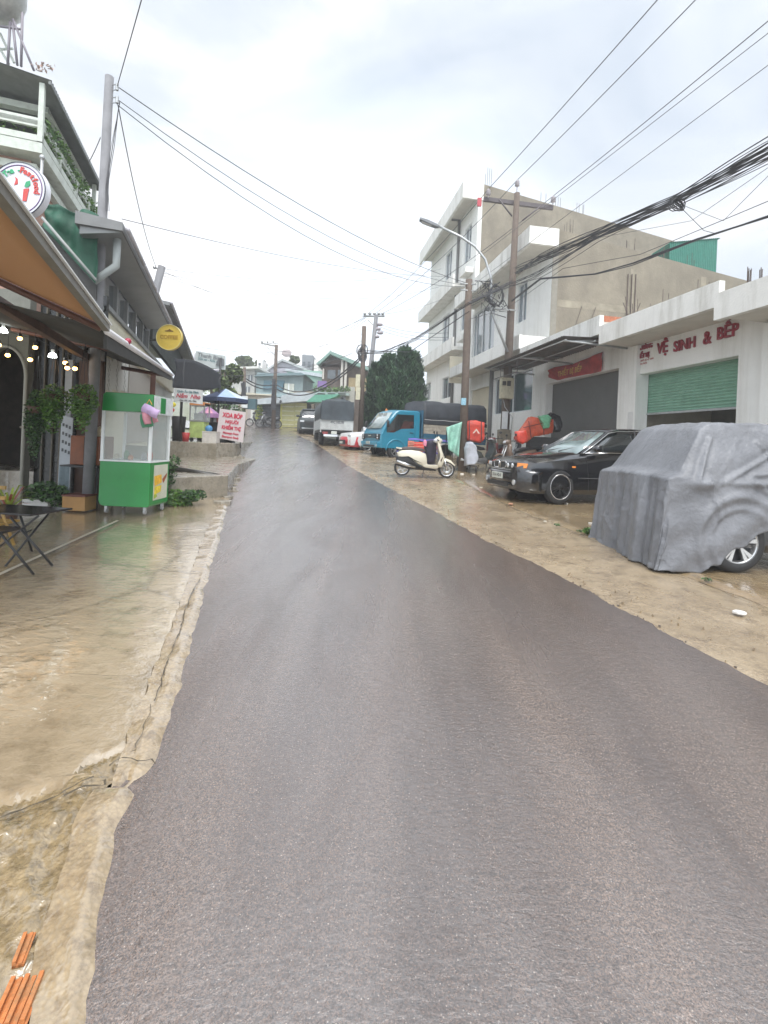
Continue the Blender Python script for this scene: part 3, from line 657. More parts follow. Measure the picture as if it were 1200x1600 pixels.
mb = MB(); mb.box(8.02, 9.19, B1 + .42, B1 + .55, 5.2, 6.75); mb.build('balcony_end', cream, HB)
ST = []
for k in range(18):
    x = random.choice([9.9, 11.2, 12.6, 14, 15.4]) + rnd(-.2, .2); ST.append(([(x, B0 + .11, 9.6 - .14 * (x - 9.4)), (x + rnd(-.02, .02), B0 + .11, T + .18 - (x - 9.45) * .14 + rnd(.3, .6))], .009))
stubs(HB, ST)
ST = [([(9.9 + k * .55, B0 - .04, 5.3), (10.5 + k * .6, B0 - .04, 7.3)], .012) for k in range(2)]
for u in (980, 986, 992):
    x, s, z = FY(9.1, u, 470, B0 - .05); ST.append(([(x, B0 - .05, 5.2), (x, B0 - .05, FY(9.1, u, 428, B0 - .05)[2])], .02))
stubs(HB, ST, nm='leaning_rod')
for zz in (3.9, 7.2):
    mb = MB(); mb.box(9.46, 18.9, B0 - .006, B0 - .001, zz, zz + .28); mb.build('floor_beam', M('paler cement band', (.27, .24, .185), .9, var=.3, vs=2, dirt=.6, dcol=(.2, .17, .13)), HB)
for xx in (12.6, 15.8): mb = MB(); mb.box(xx, xx + .25, B0 - .009, B0 - .0065, 1, 9.0); mb.build('column_face', M('paler cement band'), HB)
# green shed on the roof
x0 = FY(9.1, 1046, 400, B0 + 1.2)[0]; x1 = FY(9.1, 1120, 400, B0 + 1.2)[0]; zt = FY(9.1, 1118, 372, B0 + 1.2)[2]
mb = MB(); corr(mb, (x0, B0 + 1.2, 7), (x1, B0 + 1.2, 7), (x0, B0 + 1.2, zt - .45), (x1, B0 + 1.2, zt), 26, .02)
corr(mb, (x1, B0 + 1.2, 7), (x1, B0 + 4, 7), (x1, B0 + 1.2, zt), (x1, B0 + 4, zt - .2), 14, .02); corr(mb, (x0, B0 + 1.15, zt - .44), (x1 + .1, B0 + 1.15, zt + .01), (x0, B0 + 4, zt - .65), (x1 + .1, B0 + 4, zt - .2), 26, .02)
mb.build('roof_shed', M('green corrugated sheet', (.035, .20, .15), .5, var=.15), HB)
# -- House A : taller, beyond
HA = thing('house', 'tall three storey white house with stacked eaves at the far end of the row', 'house', (9.2, 26.9, gz(26.9)), 9.1, 'tall white houses')
A0, A1, D8 = 26.9, 37.4, 8.2
zA = [0, 0, 0]
r1 = FR(9.1, 705, 314, D8)[2]; r2 = FR(9.1, 694, 441, D8)[2]; r3 = FR(9.1, 694, 534, D8)[2]
print('A bands', r1, r2, r3)
wA = [(27.7, 29.0, r2 + .9, r2 + 3.1), (31.6, 33.2, r2 + .9, r2 + 3.1), (27.7, 29.1, r3 + .7, r3 + 2.6), (31.6, 33.2, r3 + .7, r3 + 2.6), (FR(9.1, 705, 600, 9.2)[1], FR(9.1, 691, 600, 9.2)[1], FR(9.1, 698, 622, 9.2)[2], FR(9.1, 698, 589, 9.2)[2]), (FR(9.1, 673, 610, 9.2)[1], FR(9.1, 661, 610, 9.2)[1], FR(9.1, 667, 626, 9.2)[2], FR(9.1, 667, 599, 9.2)[2])]
mb = MB(); wall_with_holes(mb, 9.2, 9.45, A0, A1, gz(30) - 1, r1 - .5, wA); mb.build('front_wall', white2, HA)
for i, q in enumerate(wA): window(HA, 9.2, *q, gm=glassb if i < 4 else glassm)
mb = MB(); mb.hexa([(9.45, A0 - .2, 1), (22, A0 - .2, 1), (22, A0, 1), (9.45, A0, 1)], [(9.45, A0 - .2, r1 + .05), (22, A0 - .2, r1 - 1.9), (22, A0, r1 - 1.9), (9.45, A0, r1 + .05)]); mb.build('side_wall', bare, HA)
mb = MB(); mb.box(9.2, 9.448, A0 - .2, A0 - .003, 1, r1 - .5); mb.build('corner_wall', white2, HA)
mb = MB(); mb.box(9.46, 21.9, A0 + .01, A1, r1 - 2.2, r1 - 2.05); mb.box(D8 + .15, 9.6, A0 - .0, A1, r1 - .6, r1 - .45); mb.build('roof_slab', soffit, HA)
mb = MB(); mb.box(D8, D8 + .15, A0 - .35, A1, r1 - .95, r1 - .0); mb.box(D8 + .15, 9.448, A0 - .35, A0 - .21, r1 - .95, r1 - .0); mb.build('roof_band', white, HA)
mb = MB()
for zz in (r2, r3):
    mb.box(D8 + .1, D8 + .24, A0 + 1.3 if zz == r2 else A0 + .9, A1, zz - .75, zz + .05); mb.box(D8 + .24, 9.19, A0 + 1.3 if zz == r2 else A0 + .9, A1, zz - .7, zz - .5)
    mb.box(D8 + .5, 9.19, A0 + .1, A0 + 1.3, zz - .2, zz + .1)
mb.build('balcony', white, HA)
mb = MB(); mb.tube([(9.1, 30, 1.5), (9.1, 30, r1 - .6)], .09, 8); mb.tube([(9.1, 30, r1 - .6), (8.6, 30, r1 - .62)], .09, 8); mb.build('drain_pipe', pvc, HA)
ST = [([(9.6 + k * .12, A0 - .1, r1 - .1), (9.6 + k * .12, A0 - .1, r1 + rnd(.6, 1.1))], .012) for k in range(4)]
for k in range(9):
    x = 13 + rnd(0, 3); ST.append(([(x, A0 - .1, r1 - .7 - (x - 13) * .15), (x, A0 - .1, r1 + .1 - (x - 13) * .15)], .012))
stubs(HA, ST)

# ================= POLES, LAMP, CABLES =================
conc = M('weathered concrete pole', (.125, .095, .075), .8, var=.2, vs=8, bump=.4, bs=30, dirt=.6, dcol=(.10, .075, .06), ds=2.5, dstretch=.2, dlo=.4)
concl = M('light concrete pole', (.20, .20, .21), .75, var=.15, vs=6)
concb = M('concrete pole footing', (.19, .165, .12), .85, var=.25, vs=6, bump=.5, bs=20)
cable = M('black cable', (.045, .045, .05), .6, var=0)
porc = M('porcelain insulator', (.42, .38, .40), .3, var=.1)
def pole(nm, label, u, v, Y, vtop, r0, r1_, mat=conc, utop=None, group=None):
    b = P(u, v, Y); b.z = min(b.z, g(Y)) - .0; tp = P(utop if utop else u, vtop, Y)
    t = thing(nm, label, 'utility pole', (b.x, b.y, b.z), 0, group)
    mb = MB(); mb.tube([(b.x, b.y, b.z - .3), (tp.x, tp.y, tp.z)], r0, 14, r1_); mb.build('pole', mat, t)
    return t, b, tp
PG = 'concrete utility poles'
Y1p = G(785, 722).y
p1, b1, t1 = pole('utility_pole', 'tall concrete utility pole with crossarm and three insulators beside the black sedan', 786, 722, Y1p, 302, .19, .11, utop=808, group=PG)
t1.x = t1.x; 
mb = MB(); mb.box(b1.x - .24, b1.x + .2, b1.y - .34, b1.y + .2, b1.z - .1, b1.z + 1.28); mb.build('footing', concb, p1, bev=.02)
ca = P(757, 308, Y1p); cb = P(866, 322, Y1p)
mb = MB(); d = (cb - ca).normalized(); up = Vector((0, 0, 1)); nn = d.cross(up).normalized()
ar = [ca + nn * a * .05 + up * b * .06 for a, b in ((-1.2, -1.3), (1.2, -1.3), (1.2, 1.3), (-1.2, 1.3))]; br = [q + (cb - ca) for q in ar]
mb.loft([[q + nn * -.16 for q in ar], [q + nn * -.16 for q in br]]); mb.build('crossarm', M('dark crossarm steel', (.10, .085, .09), .6, var=.2), p1)
mb = MB(); mm = P(793, 345, Y1p); mb.tube([P(780, 312, Y1p), P(800, 338, Y1p)], .03, 6); mb.tube([P(845, 322, Y1p), P(816, 345, Y1p)], .03, 6); mb.build('crossarm_brace', M('dark crossarm steel'), p1)
INS = [P(763, 305, Y1p), P(808, 291, Y1p), P(864, 316, Y1p)]
for i, q in enumerate(INS):
    mb = MB(); mb.tube([q - up * .1 - (up * .25 if i == 1 else up * 0), q + up * .05], .02, 6)
    mb.lathe([(.03, 0), (.10, .02), (.05, .07), (.10, .10), (.05, .15), (.085, .18), (.04, .24), (.0, .25)], (q.x, q.y, q.z), n=12); mb.build('insulator', porc, p1)
q = P(749, 316, Y1p); mb = MB(); mb.box(q.x - .08, q.x + .08, q.y - .04, q.y + .04, q.z - .16, q.z + .16); tag(mb.build('line_tag', M('red line tag', (.45, .06, .08), .5)), 'small red tag hanging on the power line left of the crossarm', 'tag')
# meter cabinet
q = P(791, 608, Y1p - .35); mbx = MB(); mbx.box(q.x - .25, q.x + .25, q.y - .18, q.y + .1, q.z - .38, q.z + .42)
mc = thing('meter_box', 'weathered beige electricity meter box strapped to the tall pole', 'meter box', (q.x, q.y, q.z - .38))
mbx.build('cabinet', M('weathered beige box', (.40, .37, .26), .6, var=.25, vs=9, dirt=.6, dcol=(.18, .15, .1), ds=4), mc, bev=.01)
mb = MB(); mb.box(q.x - .02, q.x + .12, q.y - .20, q.y - .181, q.z + .1, q.z + .3); mb.box(q.x - .2, q.x - .06, q.y - .20, q.y - .181, q.z + .12, q.z + .28); mb.build('meter_window', darkin, mc)
mb = MB(); mb.tube([(q.x - .1, q.y, q.z - .38), (q.x - .05, q.y - .1, q.z - .7), (q.x + .25, q.y - .15, q.z - 1.1), (q.x + .22, q.y - .12, q.z - 1.7)], .015, 6); mb.build('conduit', steel, mc)
mb = MB(); q = P(789, 655, Y1p - .3); mb.box(q.x - .12, q.x + .1, q.y - .03, q.y, q.z - .38, q.z + .3); tag(mb.build('pole_notice', M('white plastic plate', (.66, .68, .68), .5, var=.1)), 'narrow white plate fixed to the tall pole below the meter box', 'plate')
# street lamp on the pole
YL = Y1p - .25
sl = thing('street_lamp', 'curved steel street lamp arm clamped to the tall pole with a flat grey head', 'street lamp', tuple(P(792, 548, YL)))
pts = [P(793, 550, YL), P(767, 484, YL), P(768, 450, YL), P(767, 432, YL), P(758, 405, YL), P(742, 385, YL), P(720, 370, YL), P(685, 353, YL)]
mb = MB(); mb.tube(pts, .05, 8); mb.build('arm', steel, sl)
mb = MB(); mb.tube([P(767, 482, YL), P(806, 485, YL)], .035, 6); mb.build('brace', steel, sl)
a, b = P(686, 354, YL), P(656, 342, YL); d = (b - a); n2 = Vector((0, 1, 0)); u2 = d.normalized().cross(n2)
if u2.z < 0: u2 = -u2
mb = MB(); rg = []
for t_, h, w_ in ((0, .05, .07), (.15, .08, .12), (.6, .09, .15), (1, .06, .12)): 
    o_ = a + d * t_; rg.append([o_ + n2 * w_ + u2 * h * .4, o_ - n2 * w_ + u2 * h * .4, o_ - n2 * w_ - u2 * h, o_ + n2 * w_ - u2 * h])
mb.loft(rg); mb.build('lamp_head', M('grey lamp housing', (.20, .21, .22), .5, var=.1), sl, bev=.015)
mb = MB(); c_ = a + d * .6 - u2 * .095; mb.hexa([c_ - d * .25 - n2 * .09 - u2 * .012, c_ + d * .25 - n2 * .09 - u2 * .012, c_ + d * .25 + n2 * .09 - u2 * .012, c_ - d * .25 + n2 * .09 - u2 * .012], [c_ - d * .25 - n2 * .09, c_ + d * .25 - n2 * .09, c_ + d * .25 + n2 * .09, c_ - d * .25 + n2 * .09]); mb.build('lens', M('lamp lens', (.6, .6, .58), .2), sl)
# pole R2
Y2p = G(722, 737).y
p2, b2, t2 = pole('utility_pole', 'shorter brown concrete pole with a blue sticker between the scooter and the courier motorbike', 722, 737, Y2p, 437, .135, .105, utop=733, group=PG)
q = P(724, 628, Y2p - .14); mb = MB(); mb.box(q.x - .07, q.x + .08, q.y - .03, q.y + .02, q.z - .1, q.z + .12); mb.build('sticker', M('pale blue sticker', (.25, .45, .55), .5, var=.4, vs=30), p2)
mb = MB()
for z_ in (445, 455): 
    q = P(733, z_, Y2p); mb.tube([q + Vector((-.3, -.1, 0)), q + Vector((.22, -.05, .0))], .02, 6)
mb.build('bracket', steel, p2)
# left poles
Y3p = 7.35
p3, b3, t3 = pole('utility_pole', 'slim pale concrete pole rising between the cafe and the glass fronted restaurant', 136, 800, Y3p, 120, .085, .062, concl, utop=171, group=PG)
mb = MB(); br3 = []
for v_ in (136, 156):
    q = P(171, v_, Y3p); mb.tube([q + Vector((.02, 0, .03)), q + Vector((.13, -.02, .03)), q + Vector((.13, -.02, -.05)), q + Vector((.02, 0, -.05))], .008, 5); mb.cyl((q.x + .13, q.y - .02, q.z - .06), .022, .1); br3.append(q + Vector((.13, -.02, 0)))
mb.build('insulator_bracket', steel, p3)
q = P(253, 416, 13.2); q0 = P(232, 500, 13.2)
d = (q0 - q); t4 = q; zb = g(13.2)
p4 = thing('utility_pole', 'short leaning concrete pole sticking up behind the restaurant eaves', 'utility pole', (q.x + d.x * (q.z - 1.0) / -d.z, 13.2, 1.0), 0, PG)
mb = MB(); mb.tube([q + d * ((q.z - 1.0) / -d.z), q], .1, 10); mb.build('pole', concl, p4)
mb = MB(); mb.tube([q + Vector((-.05, 0, -.08)), q + Vector((-.2, 0, -.05))], .02, 6); mb.ball((q.x - .2, 13.2, q.z - .04), .05, 8); mb.build('insulator_bracket', steel, p4)

WIRES = []
def wire(pts, r, label, grp, n=5, mat=cable):
    mb = MB(); mb.tube(pts, r, n, caps=False) if n > 3 else None
    o = mb.build('cable', mat, None, off=tuple(pts[0])); tag(o, label, 'cable', grp); return o
def ext(a, b, k): return b + (b - a) * k
HV = 'power lines strung along the right side'
hv = M('bare line', (.09, .09, .10), .5, var=0)
for q, (u_, v_), nm in zip(INS, ((1020, 0), (1079, 0), (1200, 25)), ('from the left insulator of the tall pole', 'from the centre insulator of the tall pole', 'from the right insulator of the tall pole')):
    z = q.z; x_, zz = ray(u_, v_); Yq = (z - .15 + .25 - EYE) / zz; far = P(u_, v_, Yq); e_ = ext(q + up * .25, far, .9)
    wire(sag(q + up * .25, e_, .12), .0125, 'bare power line running overhead ' + nm, HV, mat=hv)
for (ua, va), (ub, vb), Ya, nm in (((880, 300), (1200, 52), 15.5, 'thin wire above the shop roofs, upper of the two'), ((870, 348), (1200, 102), 16.5, 'thin wire above the shop roofs, lower of the two')):
    a = P(ua, va, Ya); x_, zz = ray(ub, vb); b = P(ub, vb, (a.z - EYE) / zz); wire([ext(b, a, 1.0), a, b, ext(a, b, .6)], .008, nm, HV, mat=hv)
# far pole group
YF = 29.0
F1, fb1, ft1 = pole('utility_pole', 'far dark pole wrapped in cables with pale meter boxes by the parked truck', 563, 690, YF - 3, 510, .15, .12, utop=569, group=PG)
mb = MB()
for v_ in (595, 615): q = P(560, v_, YF - 3.2); mb.box(q.x - .14, q.x + .1, q.y - .1, q.y, q.z - .33, q.z + .33)
mb.build('meter_box', M('pale meter box', (.62, .58, .42), .6, var=.15), F1)
mb = MB()
for k in range(7): q = P(566 + rnd(-3, 3), rnd(540, 558), YF - 3); mb.tube([q + Vector((.2 * math.cos(t_), -.1, .3 * math.sin(t_))) for t_ in [i * .7 for i in range(10)]], .03, 5)
mb.build('cable_coil', cable, F1)
F2, fb2, ft2 = pole('utility_pole', 'far leaning pole with crossarm and switch gear above the cypress trees', 568, 660, YF, 492, .17, .12, concl, utop=588, group=PG)
mb = MB(); mb.tube([P(568, 494, YF), P(601, 494, YF)], .06, 6); mb.tube([P(575, 500, YF), P(586, 510, YF)], .04, 5)
for u_ in (570, 578, 585, 592, 598): q = P(u_, 490, YF); mb.ball(tuple(q), .1, 8)
mb.build('crossarm', steel, F2)
mb = MB()
for u_, v_ in ((593, 507), (590, 514), (594, 520), (588, 526)): q = P(u_, v_, YF); mb.ball(tuple(q), .14, 8, (1.5, 1, .8))
mb.tube([P(587, 505, YF), P(594, 520, YF)], .04, 5); mb.build('switch_gear', porc, F2)
F3, fb3, ft3 = pole('utility_pole', 'far slender pole with a one sided crossarm standing before the teal house', 427, 668, 37, 539, .17, .12, conc, utop=432, group=PG)
mb = MB(); mb.tube([P(408, 536, 37), P(434, 541, 37)], .06, 6); mb.tube([P(413, 538, 37), P(431, 557, 37)], .04, 5)
for u_ in (409, 418, 427): q = P(u_, 534, 37); mb.ball(tuple(q), .1, 8)
mb.build('crossarm', steel, F3)
mb = MB()
for k in range(8): mb.tube([P(428 + rnd(-2, 2), 592, 36.8), P(428 + rnd(-4, 3), 640, 36.8)], .07, 5)
mb.build('cable_bundle', cable, F3)
F4, fb4, ft4 = pole('utility_pole', 'far low dark pole heavy with cables at the left bend of the street', 381, 662, 33, 574, .13, .1, conc, utop=382, group=PG)
mb = MB()
for k in range(10): mb.tube([P(380 + rnd(-3, 3), 600 + rnd(-5, 5), 32.8), P(380 + rnd(-4, 4), 620, 32.8)], .08, 5)
mb.build('cable_bundle', cable, F4)
mb = MB(); q = P(391, 631, 32.5); mb.box(q.x - .35, q.x + .35, q.y, q.y + .5, q.z - .35, q.z + .35); mb.build('transformer_box', M('teal grey box', (.06, .12, .14), .6), F4)
mb = MB(); q = P(382, 628, 32.3); mb.box(q.x - .2, q.x + .2, q.y, q.y + .05, q.z - .4, q.z + .4); mb.build('plate', M('white plastic plate'), F4)
# telecom bundles on the right
TB = 'black telecom cables on the right side'
def bundle(pix, n, r, spread, label, sg=.0):
    pts = [P(*q) for q in pix]; mb = MB()
    for k in range(n):
        o = Vector((rnd(-1, 1), rnd(-.3, .3), rnd(-1, 1))) * spread; ph = rnd(0, 6); out_ = []
        for i in range(len(pts) - 1):
            for j in range(8):
                t_ = j / 8; w_ = math.sin((i + t_) * 2.3 + ph) * spread * .6
                out_.append(pts[i].lerp(pts[i + 1], t_) + o * (1 + .3 * math.sin(i + t_ + ph)) + Vector((0, 0, w_)))
        out_.append(pts[-1] + o); mb.tube(out_, r * rnd(.6, 1.3), 5, caps=False)
    o = mb.build('cable_bundle', cable, None, off=tuple(pts[0])); return tag(o, label, 'cable bundle', TB)
bundle([(808, 425, Y1p - .3), (845, 404, 15.6), (933, 366, 13.2), (1059, 312, 11), (1200, 232, 9), (1420, 110, 7)], 15, .012, .11, 'thick upper bundle of black cables climbing to the right over the shops')
bundle([(733, 474, 14.3), (800, 445, Y1p - .3), (840, 428, 15.8), (930, 374, 13.2), (1059, 318, 11), (1200, 246, 9), (1420, 130, 7)], 7, .009, .09, 'looser black cable bundle just below the thickest one')
bundle([(800, 470, Y1p - .3), (845, 436, 15.8), (930, 428, 13.5), (990, 412, 12.4), (1090, 374, 10.6), (1200, 338, 9), (1420, 260, 7)], 3, .014, .02, 'lower thick black cable sagging across the bare side wall')
bundle([(733, 500, 14.3), (795, 480, Y1p - .3), (880, 420, 14.5), (1000, 398, 12.5), (1200, 315, 9), (1400, 215, 7)], 1, .01, .01, 'thin black cable between the two heavy bundles')
bundle([(563, 553, 26), (600, 550, 20), (650, 530, 16), (733, 475, 14.2), (800, 440, Y1p - .3)], 6, .008, .06, 'black cable bundle between the far pole and the shorter brown pole')
bundle([(563, 548, 26), (640, 550, 18), (733, 487, 14.1)], 2, .010, .02, 'slack black cable under the bundle at the white house balcony')
for k, (a_, b_, c_) in enumerate((((1059, 318, 11), (1130, 345, 10.2), (1200, 275, 9)), ((933, 372, 13.2), (1080, 345, 10.8), (1200, 262, 9)), ((1062, 322, 11), (1100, 360, 10.5), (1118, 365, 10.3)))):
    bundle([a_, b_, c_], 1, .006, .003, ['loose thin wire looping under the bundles at the right edge', 'thin wire drooping under the bundles above the green shed', 'short wire hanging from the knot of the bundles'][k])
# knot of spare cable
mb = MB(); q = P(1060, 318, 10.9)
for k in range(6): mb.tube([q + Vector((.16 * math.cos(t_ + k), .02 * k, .13 * math.sin(t_ + k * .3))) for t_ in [i * .66 for i in range(11)]], .012, 5)
tag(mb.build('cable_coil', cable, None, off=tuple(q)), 'coil of spare black cable tied on the upper bundle', 'cable coil')
mb = MB()
for k in range(16): 
    q = P(778 + rnd(-22, 14), 462 + rnd(-22, 22), Y1p - .4); mb.tube([q + Vector((rnd(-.4, .4), rnd(-.1, .1), rnd(-.5, .4))) * (i / 5) for i in range(6)], .018, 5)
for k in range(5): q = P(775, 462, Y1p - .45); mb.tube([q + Vector(((.25 + .02 * k) * math.cos(t_), .02 * k, (.4) * math.sin(t_))) for t_ in [i * .66 for i in range(11)]], .016, 5)
tag(mb.build('cable_coil', cable, None, off=tuple(q)), 'tangle of coiled cables on the tall pole beside the lamp arm', 'cable coil')
# cables across the sky
CS = 'wires crossing the sky'
T2 = t2 + Vector((-.1, 0, -.1)); T4 = Vector(t4) + Vector((-.15, 0, -.05))
def sw(a, b, sg, label, r=.0065): return wire(sag(a, b, sg), r, label, CS, mat=hv)
sw(br3[0], T2, .35, 'upper twisted wire from the pale pole to the shorter brown pole', .008)
sw(br3[1], T2 + Vector((0, 0, -.08)), .55, 'second wire from the pale pole to the shorter brown pole')
sw(br3[1] + Vector((0, 0, -.08)), T2 + Vector((0, 0, -.12)), .75, 'lowest sagging wire from the pale pole to the shorter brown pole', .007)
sw(P(190, 342, 8.2), P(700, 432, 20), .25, 'wire from the restaurant eaves to the white house')
sw(T4, P(690, 420, 24), .5, 'level wire from the leaning pole to the white house')
sw(T4 + Vector((0, 0, -.1)), P(690, 447, 24), .7, 'sagging wire below the level one from the leaning pole')
sw(T4 + Vector((0, 0, -.15)), P(690, 468, 24), 1.0, 'lowest wire from the leaning pole toward the white house')
sw(T4, P(480, 500, 26), .3, 'faint wire dropping from the leaning pole to the street end')
sw(br3[1] + Vector((.02, 0, -.1)), T4, .25, 'drop wire from the pale pole down to the leaning pole', .008)
sw(br3[0], ext(br3[0], P(221, 0, 5.6), .8), .0, 'wire rising steeply from the top of the pale pole')
for k in range(3): bundle([(186 + k, 160, Y3p - .05), (178 - 2 * k, 230, Y3p - .05), (168 - k, 290, Y3p - .05), (170 - 2 * k, 330, Y3p - .05)], 1, .005, .006, ['left', 'middle', 'right'][k] + ' drop wire hanging beside the pale pole')
sw(P(157, 215, Y3p), P(138, 255, 8.0), .02, 'short wire from the pale pole to the cafe roof edge', .006)
FW = 'distant wires at the end of the street'
for k, (va, vb, sg) in enumerate(((494, 545, .6), (496, 548, .9), (500, 552, 1.0), (530, 560, .5), (540, 566, .9))):
    o = wire(sag(P(572, va, YF), P(418, vb - 9, 37), sg), .012, ['top', 'second', 'third', 'fourth', 'lowest'][k] + ' wire between the two far crossarm poles', FW, mat=hv)
for k, (va, vb, sg) in enumerate(((494, 512, .5), (497, 530, .8), (545, 585, .6), (552, 560, .9), (520, 540, .7))):
    wire(sag(P(570, va, YF), P(300, vb, 24), sg), .010, ['top', 'second', 'third', 'fourth', 'fifth'][k] + ' wire from the far leaning pole to the left roofs', FW, mat=hv)
for k, (ub, vb, Yb) in enumerate(((763, 300, Y1p), (808, 288, Y1p), (864, 312, Y1p))):
    wire(sag(P(575 + k * 11, 490, YF), INS[k] + up * .25, .35), .0125, ['left', 'centre', 'right'][k] + ' power line between the far leaning pole and the tall pole', HV, mat=hv)
for k, (va, vb) in enumerate(((507, 520), (511, 527), (516, 531))):
    wire(sag(P(594, va, YF), P(700, vb, 24), .2), .012, ['upper', 'middle', 'lower'][k] + ' service wire from the switch gear to the white house', FW, mat=hv)
for k, (va, vb) in enumerate(((590, 600), (594, 606))):
    wire(sag(P(382, va, 33), P(430, vb, 36.8), .3), .04, ['upper', 'lower'][k] + ' heavy cable between the far low pole and the slender pole', FW)
    wire(sag(P(430, vb, 36.8), P(566, 555 + 4 * k, YF - 3), 1.2), .04, ['upper', 'lower'][k] + ' heavy cable from the slender pole to the cable wrapped pole', FW)
# ================= LEFT SIDE =================
LG = 18.6
def LX(u, v, D): x, s, z = FR(LG, u, v, -D); return s, z
def lp(D, s, z): return (-D, s, z)
salmon = M('salmon painted wall', (.42, .25, .19), .8, var=.12, dirt=.4, dcol=(.3, .26, .22))
offw = M('greenish white trim', (.58, .62, .56), .7, var=.12, vs=7, dirt=.45, dcol=(.28, .27, .2), ds=4, dstretch=.5)
rooftin = M('grey tin roof', (.17, .18, .175), .5, metal=.3, var=.2, vs=3)
dgrey = M('dark grey cloth', (.045, .045, .043), .85, var=.25, vs=3)
brownst = M('brown painted steel', (.11, .045, .03), .5, var=.25)
tarpg = M('dark green tarp', (.015, .085, .05), .6, var=.3, vs=4, bump=.5, bs=8)
silver = M('brushed aluminium', (.55, .56, .57), .35, metal=.8, var=.08)
leafm = [M('leaf green', (.045, .11, .02), .5, var=.4, vs=30), M('leaf bright', (.10, .20, .03), .5, var=.3, vs=30), M('leaf dark', (.02, .05, .015), .6, var=.3, vs=30)]
blackm = M('black metal', (.02, .02, .022), .4, var=.1)
woody = M('dark brown board', (.075, .035, .02), .6, var=.3, vs=4)
cdark = M('dark glazed front', (.02, .02, .018), .25, var=.4, vs=2, spec=.6)

# ---- cafe: upper storeys with balcony and tin roof
D0 = 4.1
sA_, zb = LX(66, 222, D0); sB_, _ = LX(150, 300, D0); _, zr = LX(78, 120, D0 * 2.4 / 2.4); zr -= .36
zrail = LX(53, 176, D0)[1]
print('cafe', sA_, sB_, zb, zr, zrail)
cafe = thing('cafe_building', 'salmon cafe building with balconies full of plants under a grey tin roof', 'building', (-D0, sA_, g(9)), LG)
mb = MB(); mb.box(-13, -D0 - .35, sA_ + .45, sB_ + .4, 3.2, zb - .25); mb.build('wall', salmon, cafe)
mb = MB()
for z0, z1, o in ((zb - 1.0, zb - .86, .1), (zb - .55, zb - .38, .16)): mb.box(-13, -D0 - .35 + o, sA_ + .45 - o, sB_ + .4, z0, z1)
mb.build('cornice', offw, cafe)
mb = MB(); mb.box(-13, -D0, sA_, sB_ + .3, zb - .25, zb - .02); mb.box(-13, -D0 - .0, sA_ + 0, sA_ + .06, zb - .0, zb + .14); mb.box(-D0 - .06, -D0, sA_ + .061, sB_ + .3, zb - .0, zb + .14); mb.build('balcony_slab', offw, cafe)
for k in range(3):                                                   # rails seen on both sides of the corner
    z = [zb + .42, (zb + .3 + zrail) / 2 + .05, zrail][k]
    mb = MB(); mb.box(-13, -D0 - .04, sA_ + .0, sA_ + .07, z, z + .10); mb.box(-D0 - .08, -D0 - .01, sA_ + .071, sB_ + .2, z, z + .09); mb.build('rail', offw, cafe)
for x_, s_ in ((-D0 - .05, sA_ + .04), (-D0 - .9, sA_ + .03), (-D0 - 1.9, sA_ + .03), (-D0 - 3, sA_ + .03), (-D0 - .05, sA_ + 1.3), (-D0 - .05, sA_ + 2.7), (-D0 - .05, sA_ + 4.0), (-D0 - .05, sB_)):
    mb = MB(); top = zr if (x_ > -D0 - .1 and s_ in (sA_ + .04, sB_)) or x_ < -D0 - 2.5 else zrail + .12
    mb.box(x_ - .05, x_ + .05, s_ - .05, s_ + .05, zb - .0, top); mb.build('post', offw, cafe)
ov = 0.15
mb = MB(); corr(mb, (-D0 + ov, sA_ - .1, zr + .05), (-D0 + ov, sB_ + .5, zr + .05), (-13, sA_ - .1, zr + 1.2), (-13, sB_ + .5, zr + 1.2), 45, .02, .02)
mb.box(-D0 + ov - .05, -D0 + ov, sA_ - .1, sB_ + .5, zr - .05, zr + .03); mb.build('roof', rooftin, cafe)
mb = MB(); mb.box(-13, -D0 - 2.0, sA_ + 1.2, sB_, zb - .02, zr + .4); mb.build('upper_wall', M('dark grey upper wall', (.12, .11, .10), .8, var=.2), cafe)  # plain dark grey wall set back behind the balcony
mb = MB(); mb.box(-11, -D0 - .2, sA_ + .9, sA_ + 1.1, zr - .15, zr + .0); mb.box(-D0 - .3, -D0 - .2, sA_ + .9, sB_, zr - .12, zr - .02); mb.build('roof_beam', offw, cafe)
def plant(name, label, c, rad, n, size, cat='plant', group=None, deg=0, nm=2, extra=None, droop=0, mats=None):
    mb = MB(); leaves(mb, c, rad, n, size, nm=nm, shell=.15, droop=droop)
    if extra: extra(mb)
    o = mb.build(name, (mats or leafm)[:max(nm, 1)], None, off=(c[0], c[1], c[2] - rad[2]), deg=deg, fix=False)
    return tag(o, label, cat, group)
random.seed(11)
for i in range(9):
    s_ = sA_ + .5 + i * .62; lab = ['first', 'second', 'third', 'fourth', 'fifth', 'sixth', 'seventh', 'eighth', 'ninth'][i]
    plant('potted_plant', lab + ' trailing plant along the cafe balcony counting from the near corner', (-D0 - .12, s_, zb + .40 + .1 * (i % 3)), (.22, .36, .34 + .14 * (i % 2)), 230, .12, group='plants on the cafe balcony', deg=LG)
plant('potted_plant', 'grassy plants in the trough on the short side of the cafe balcony', (-D0 - 1.2, sA_ + .12, zb + .30), (1.0, .12, .16), 160, .09, deg=LG, group='plants on the cafe balcony')
